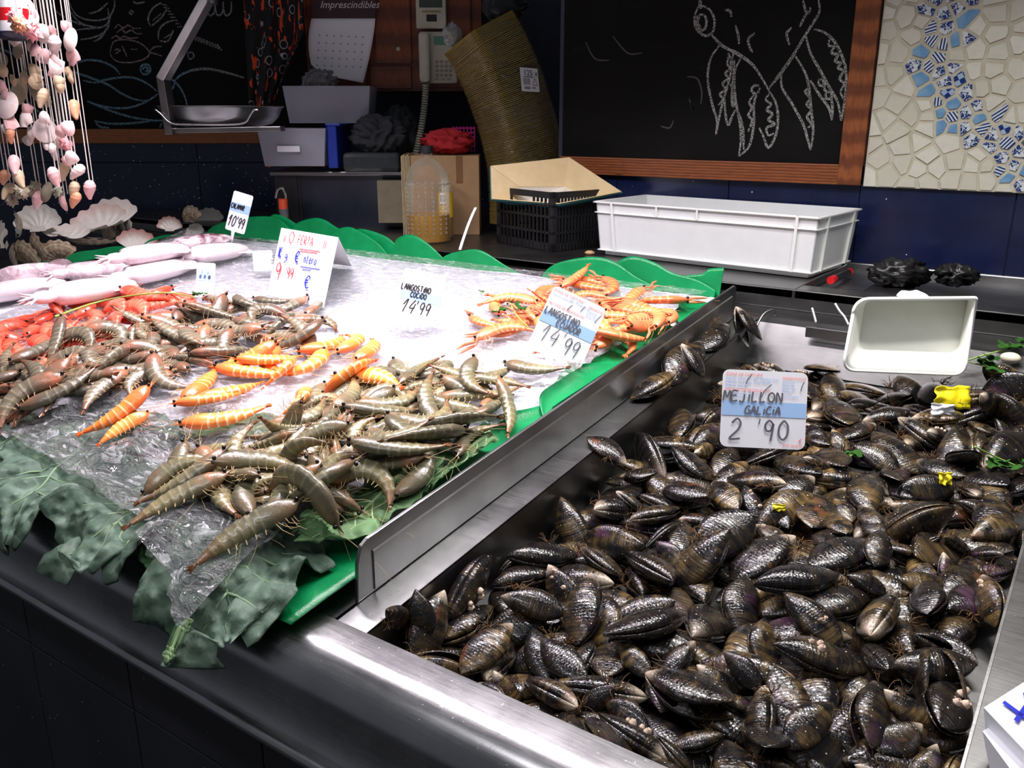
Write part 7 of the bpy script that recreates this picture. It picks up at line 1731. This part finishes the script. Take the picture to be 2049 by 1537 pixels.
SH = [(490, 195, 60, 'clam', 'p'), (400, 240, 80, 'clam', 'p'), (330, 250, 100, 'flat', 'w'), (525, 290, 118, 'flat', 'w'), (410, 340, 100, 'cone', 'w'), (235, 325, 80, 'clam', 'p'), (265, 370, 70, 'clam', 'p'), (330, 410, 85, 'clam', 'p'), (415, 450, 80, 'clam', 'p'), (540, 400, 80, 'clam', 'p'), (545, 440, 66, 'clam', 'p'), (425, 490, 90, 'clam', 'w'), (400, 530, 60, 'clam', 'p'), (510, 530, 60, 'clam', 't'), (530, 575, 64, 'clam', 't'), (440, 600, 70, 'clam', 't'), (450, 645, 60, 'clam', 't'),
      (260, 510, 70, 'clam', 't'), (275, 560, 66, 'clam', 't'), (110, 590, 70, 'clam', 't'), (190, 570, 70, 'clam', 't'), (150, 670, 135, 'flat', 't'), (275, 605, 74, 'flat', 't'), (265, 685, 70, 'cone', 'o'), (320, 720, 90, 'cone', 't'), (350, 745, 56, 'flat', 'o'), (555, 805, 96, 'cone', 'r'), (60, 770, 140, 'flat', 'w'), (30, 640, 90, 'clam', 'p'), (50, 690, 80, 'clam', 'p'), (210, 800, 70, 'clam', 'p'), (200, 870, 105, 'clam', 'w'), (90, 895, 84, 'clam', 'p'), (75, 950, 80, 'clam', 'w'), (85, 995, 74, 'cone', 'r'),
      (335, 860, 70, 'clam', 'w'), (340, 955, 130, 'flat', 'w'), (240, 985, 84, 'clam', 'w'), (215, 1030, 64, 'clam', 'w'), (450, 960, 74, 'clam', 'p'), (510, 940, 84, 'clam', 'p'), (430, 1020, 100, 'flat', 'w'), (490, 1055, 76, 'murex', 'k'), (355, 1060, 64, 'clam', 'w'), (390, 1085, 56, 'clam', 'w'), (410, 1135, 60, 'clam', 'w'), (530, 1150, 84, 'clam', 'w'), (505, 1175, 64, 'clam', 'p'), (115, 1210, 96, 'cone', 'p'), (475, 1255, 90, 'cone', 't'), (570, 1260, 90, 'cone', 'w'), (410, 1300, 96, 'cone', 'p'), (40, 1300, 90, 'cone', 'r'), (155, 1310, 90, 'cone', 't'),
      (65, 1400, 86, 'cone', 't'), (165, 1405, 84, 'murex', 'o'), (260, 1385, 84, 'murex', 'o'), (350, 1405, 110, 'flat', 'o'), (430, 1400, 66, 'murex', 'g'), (285, 1465, 96, 'cone', 'p'), (480, 1485, 96, 'clam', 'p'), (550, 1395, 86, 'cone', 't'), (555, 1465, 86, 'cone', 'r'), (665, 1390, 96, 'cone', 'p'), (140, 370, 84, 'flat', 'o'), (30, 440, 74, 'flat', 'o'), (30, 520, 64, 'flat', 't'), (95, 1460, 74, 'murex', 'o'), (120, 300, 76, 'clam', 'w'), (60, 60, 66, 'clam', 'p'), (210, 90, 66, 'clam', 'p'), (255, 130, 84, 'clam', 'w')]
ss_r = random.Random(8); strands = {}
for zx, zy, s, k_, c_ in SH:
    x, y = zx / 3.659, zy / 3.659; x0 = x - .150 * y; strands.setdefault(round(x0 / 7.5), []).append((x, y, s / 3.659, k_, c_))
endn = dict(clam='a clam shell', flat='a round flat shell', cone='a pointed snail shell', murex='a knobbly shell'); cw = dict(w='white', p='pinkish', t='tan', o='olive-grey', r='orange-brown', g='greenish', k='bright pink')
HUNG = []; stm = plain('white_string', srgb(216, 210, 204), .7)
for kx, lst in sorted(strands.items()):
    lst.sort(key=lambda q: q[1]); d = 2.04
    for d in sorted([1.86 + .02 * k2 for k2 in range(22)], key=lambda q: abs(q - 2.06)):   # strings hang at the depth where their shells do not run into the others
        mine = [(ond(x, y, d), s / pxm(ond(x, y, d)) * .60) for x, y, s, k_, c_ in lst]
        if all((p - q).length > r1 + r2 for p, r1 in mine for q, r2 in HUNG): break
    HUNG += mine; x, y, s, k_, c_ = lst[-1]; bot = ond(x, y, d)
    t = thing('shell_string', bot, 'hanging string of small seashells ending in %s, %s' % (endn[k_], cw[c_]), 'shell string', 'strings of seashells hanging over the scallops')
    MB().tube([bot, Vector((bot.x, bot.y, 2.35))], .0013, 5).build('string', stm, t)
    if len(lst) > 1: MB().tube([Vector((bot.x, bot.y, 2.35)) + RV * .008, Vector((bot.x, bot.y, bot.z + .02)) + RV * .008], .0010, 4).build('string', stm, t)
    for x, y, s, k_, c_ in lst:
        z = ond(x, y, d).z; sz = s / pxm(bot) * 1.32; lat_ = ond(x, y, d).dot(RV) - bot.dot(RV); lat_ = max(min(lat_, .02), -.02)
        m = Matrix.Translation(RV * lat_ - HV * .006 + Vector((0, 0, z - bot.z))) @ Matrix.Rotation(YAW + ss_r.uniform(-.7, .7), 4, 'Z') @ Matrix.Rotation(R_(90) + ss_r.uniform(-.4, .4), 4, 'X') @ Matrix.Rotation(ss_r.uniform(-.7, .7) + (math.pi if k_ == 'clam' and ss_r.random() < .4 else 0), 4, 'Z') @ Matrix.Scale(sz, 4)
        o = inst('seashell', SS[k_], t, m); o.color = (*CLR[c_], 1)
# ornament at the top left: a little tower on a dark saucer
d = 1.99; c = ond(34, 76, d)
t = thing('tower_ornament', c, 'small white tower ornament with a red band on a navy saucer', 'ornament'); k_ = pxm(c)
MB().lathe([(32 / k_, 10 / k_), (30 / k_, 30 / k_)], c, 24).build('tower_base', M['white_plastic'], t, smooth=60); MB().lathe([(30 / k_, 30 / k_), (28.5 / k_, 54 / k_)], c, 24).build('red_band', plain('red_paint', srgb(206, 20, 30), .4), t, smooth=60); MB().lathe([(28.5 / k_, 54 / k_), (26 / k_, 110 / k_), (1e-4, 112 / k_)], c, 24).build('tower_top', M['white_plastic'], t, smooth=60)
MB().lathe([(10 / k_, -6 / k_), (40 / k_, 0), (46 / k_, 8 / k_), (44 / k_, 10 / k_), (1e-4, 10 / k_)], c, 28).build('saucer', plain('navy_glaze', srgb(22, 22, 56), .25), t, smooth=50)
MB().tube([c + Vector((0, 0, 112 / k_)), Vector((c.x, c.y, 2.35))], .0014, 5).build('string', stm, t)
for i, (x, y, s, k2, c2, lb_) in enumerate(((32, 34, 34, 'murex', 'k', 'spiny coral-pink shell beside the red band of the ornament'), (64, 58, 40, 'murex', 'k', 'larger spiny pink shell below the ornament tower'), (56, 12, 46, 'clam', 'k', 'broad pink shell at the top beside the ornament'), (38, 50, 30, 'murex', 'r', 'spiny orange-pink shell against the ornament'))):
    p = ond(x, y, (1.93, 1.86, 1.79, 1.72)[i]); t = thing('pink_shell', p, lb_, 'shell'); MB().tube([p, Vector((p.x, p.y, 2.35))], .001, 4).build('string', stm, t); o = inst('seashell', SS[k2], t, Matrix.Rotation(YAW + i, 4, 'Z') @ Matrix.Rotation(1.2, 4, 'X') @ Matrix.Scale(s / pxm(p) * 1.1, 4)); o.color = (*CLR[c2], 1)
t = thing('hanging_rail', ond(60, 0, 2.06), 'dark rail that carries the strings of seashells', 'rail')
MB().obox(Lp(-1.5, 1.70, 2.35), RV * .62, HV * .62, (0, 0, .02)).build('rail_board', M['dark'], t)
# ---------------------------------------------------------------- lamp housings
for lo in LAMP_OBJ:
    p = lo.location; ln, w = lo.data.size, lo.data.size_y
    lt = thing('tube_lamp', (p.x, p.y, p.z), 'long tube lamp hung above the stall', 'lamp', 'tube lamps over the counter')
    mb = MB()
    mb.add([(p.x - ln / 2 - .03, p.y - w / 2 - .05, p.z - .02), (p.x + ln / 2 + .03, p.y - w / 2 - .05, p.z - .02), (p.x + ln / 2 + .03, p.y - .02, p.z + .05), (p.x - ln / 2 - .03, p.y - .02, p.z + .05),
            (p.x - ln / 2 - .03, p.y + .02, p.z + .05), (p.x + ln / 2 + .03, p.y + .02, p.z + .05), (p.x + ln / 2 + .03, p.y + w / 2 + .05, p.z - .02), (p.x - ln / 2 - .03, p.y + w / 2 + .05, p.z - .02)],
           [(0, 1, 2, 3), (3, 2, 5, 4), (4, 5, 6, 7)])
    mb.build('housing', M['white_plastic'], lt, solid=.003)
    for s in (-.4, .4): MB().tube([(p.x + s * ln, p.y, p.z + .05), (p.x + s * ln, p.y, 2.9)], .004, 5).build('hanger', M['steel'], lt)
    lo.parent = lt; lo.location = (0, 0, 0); COL.objects.link(lo)
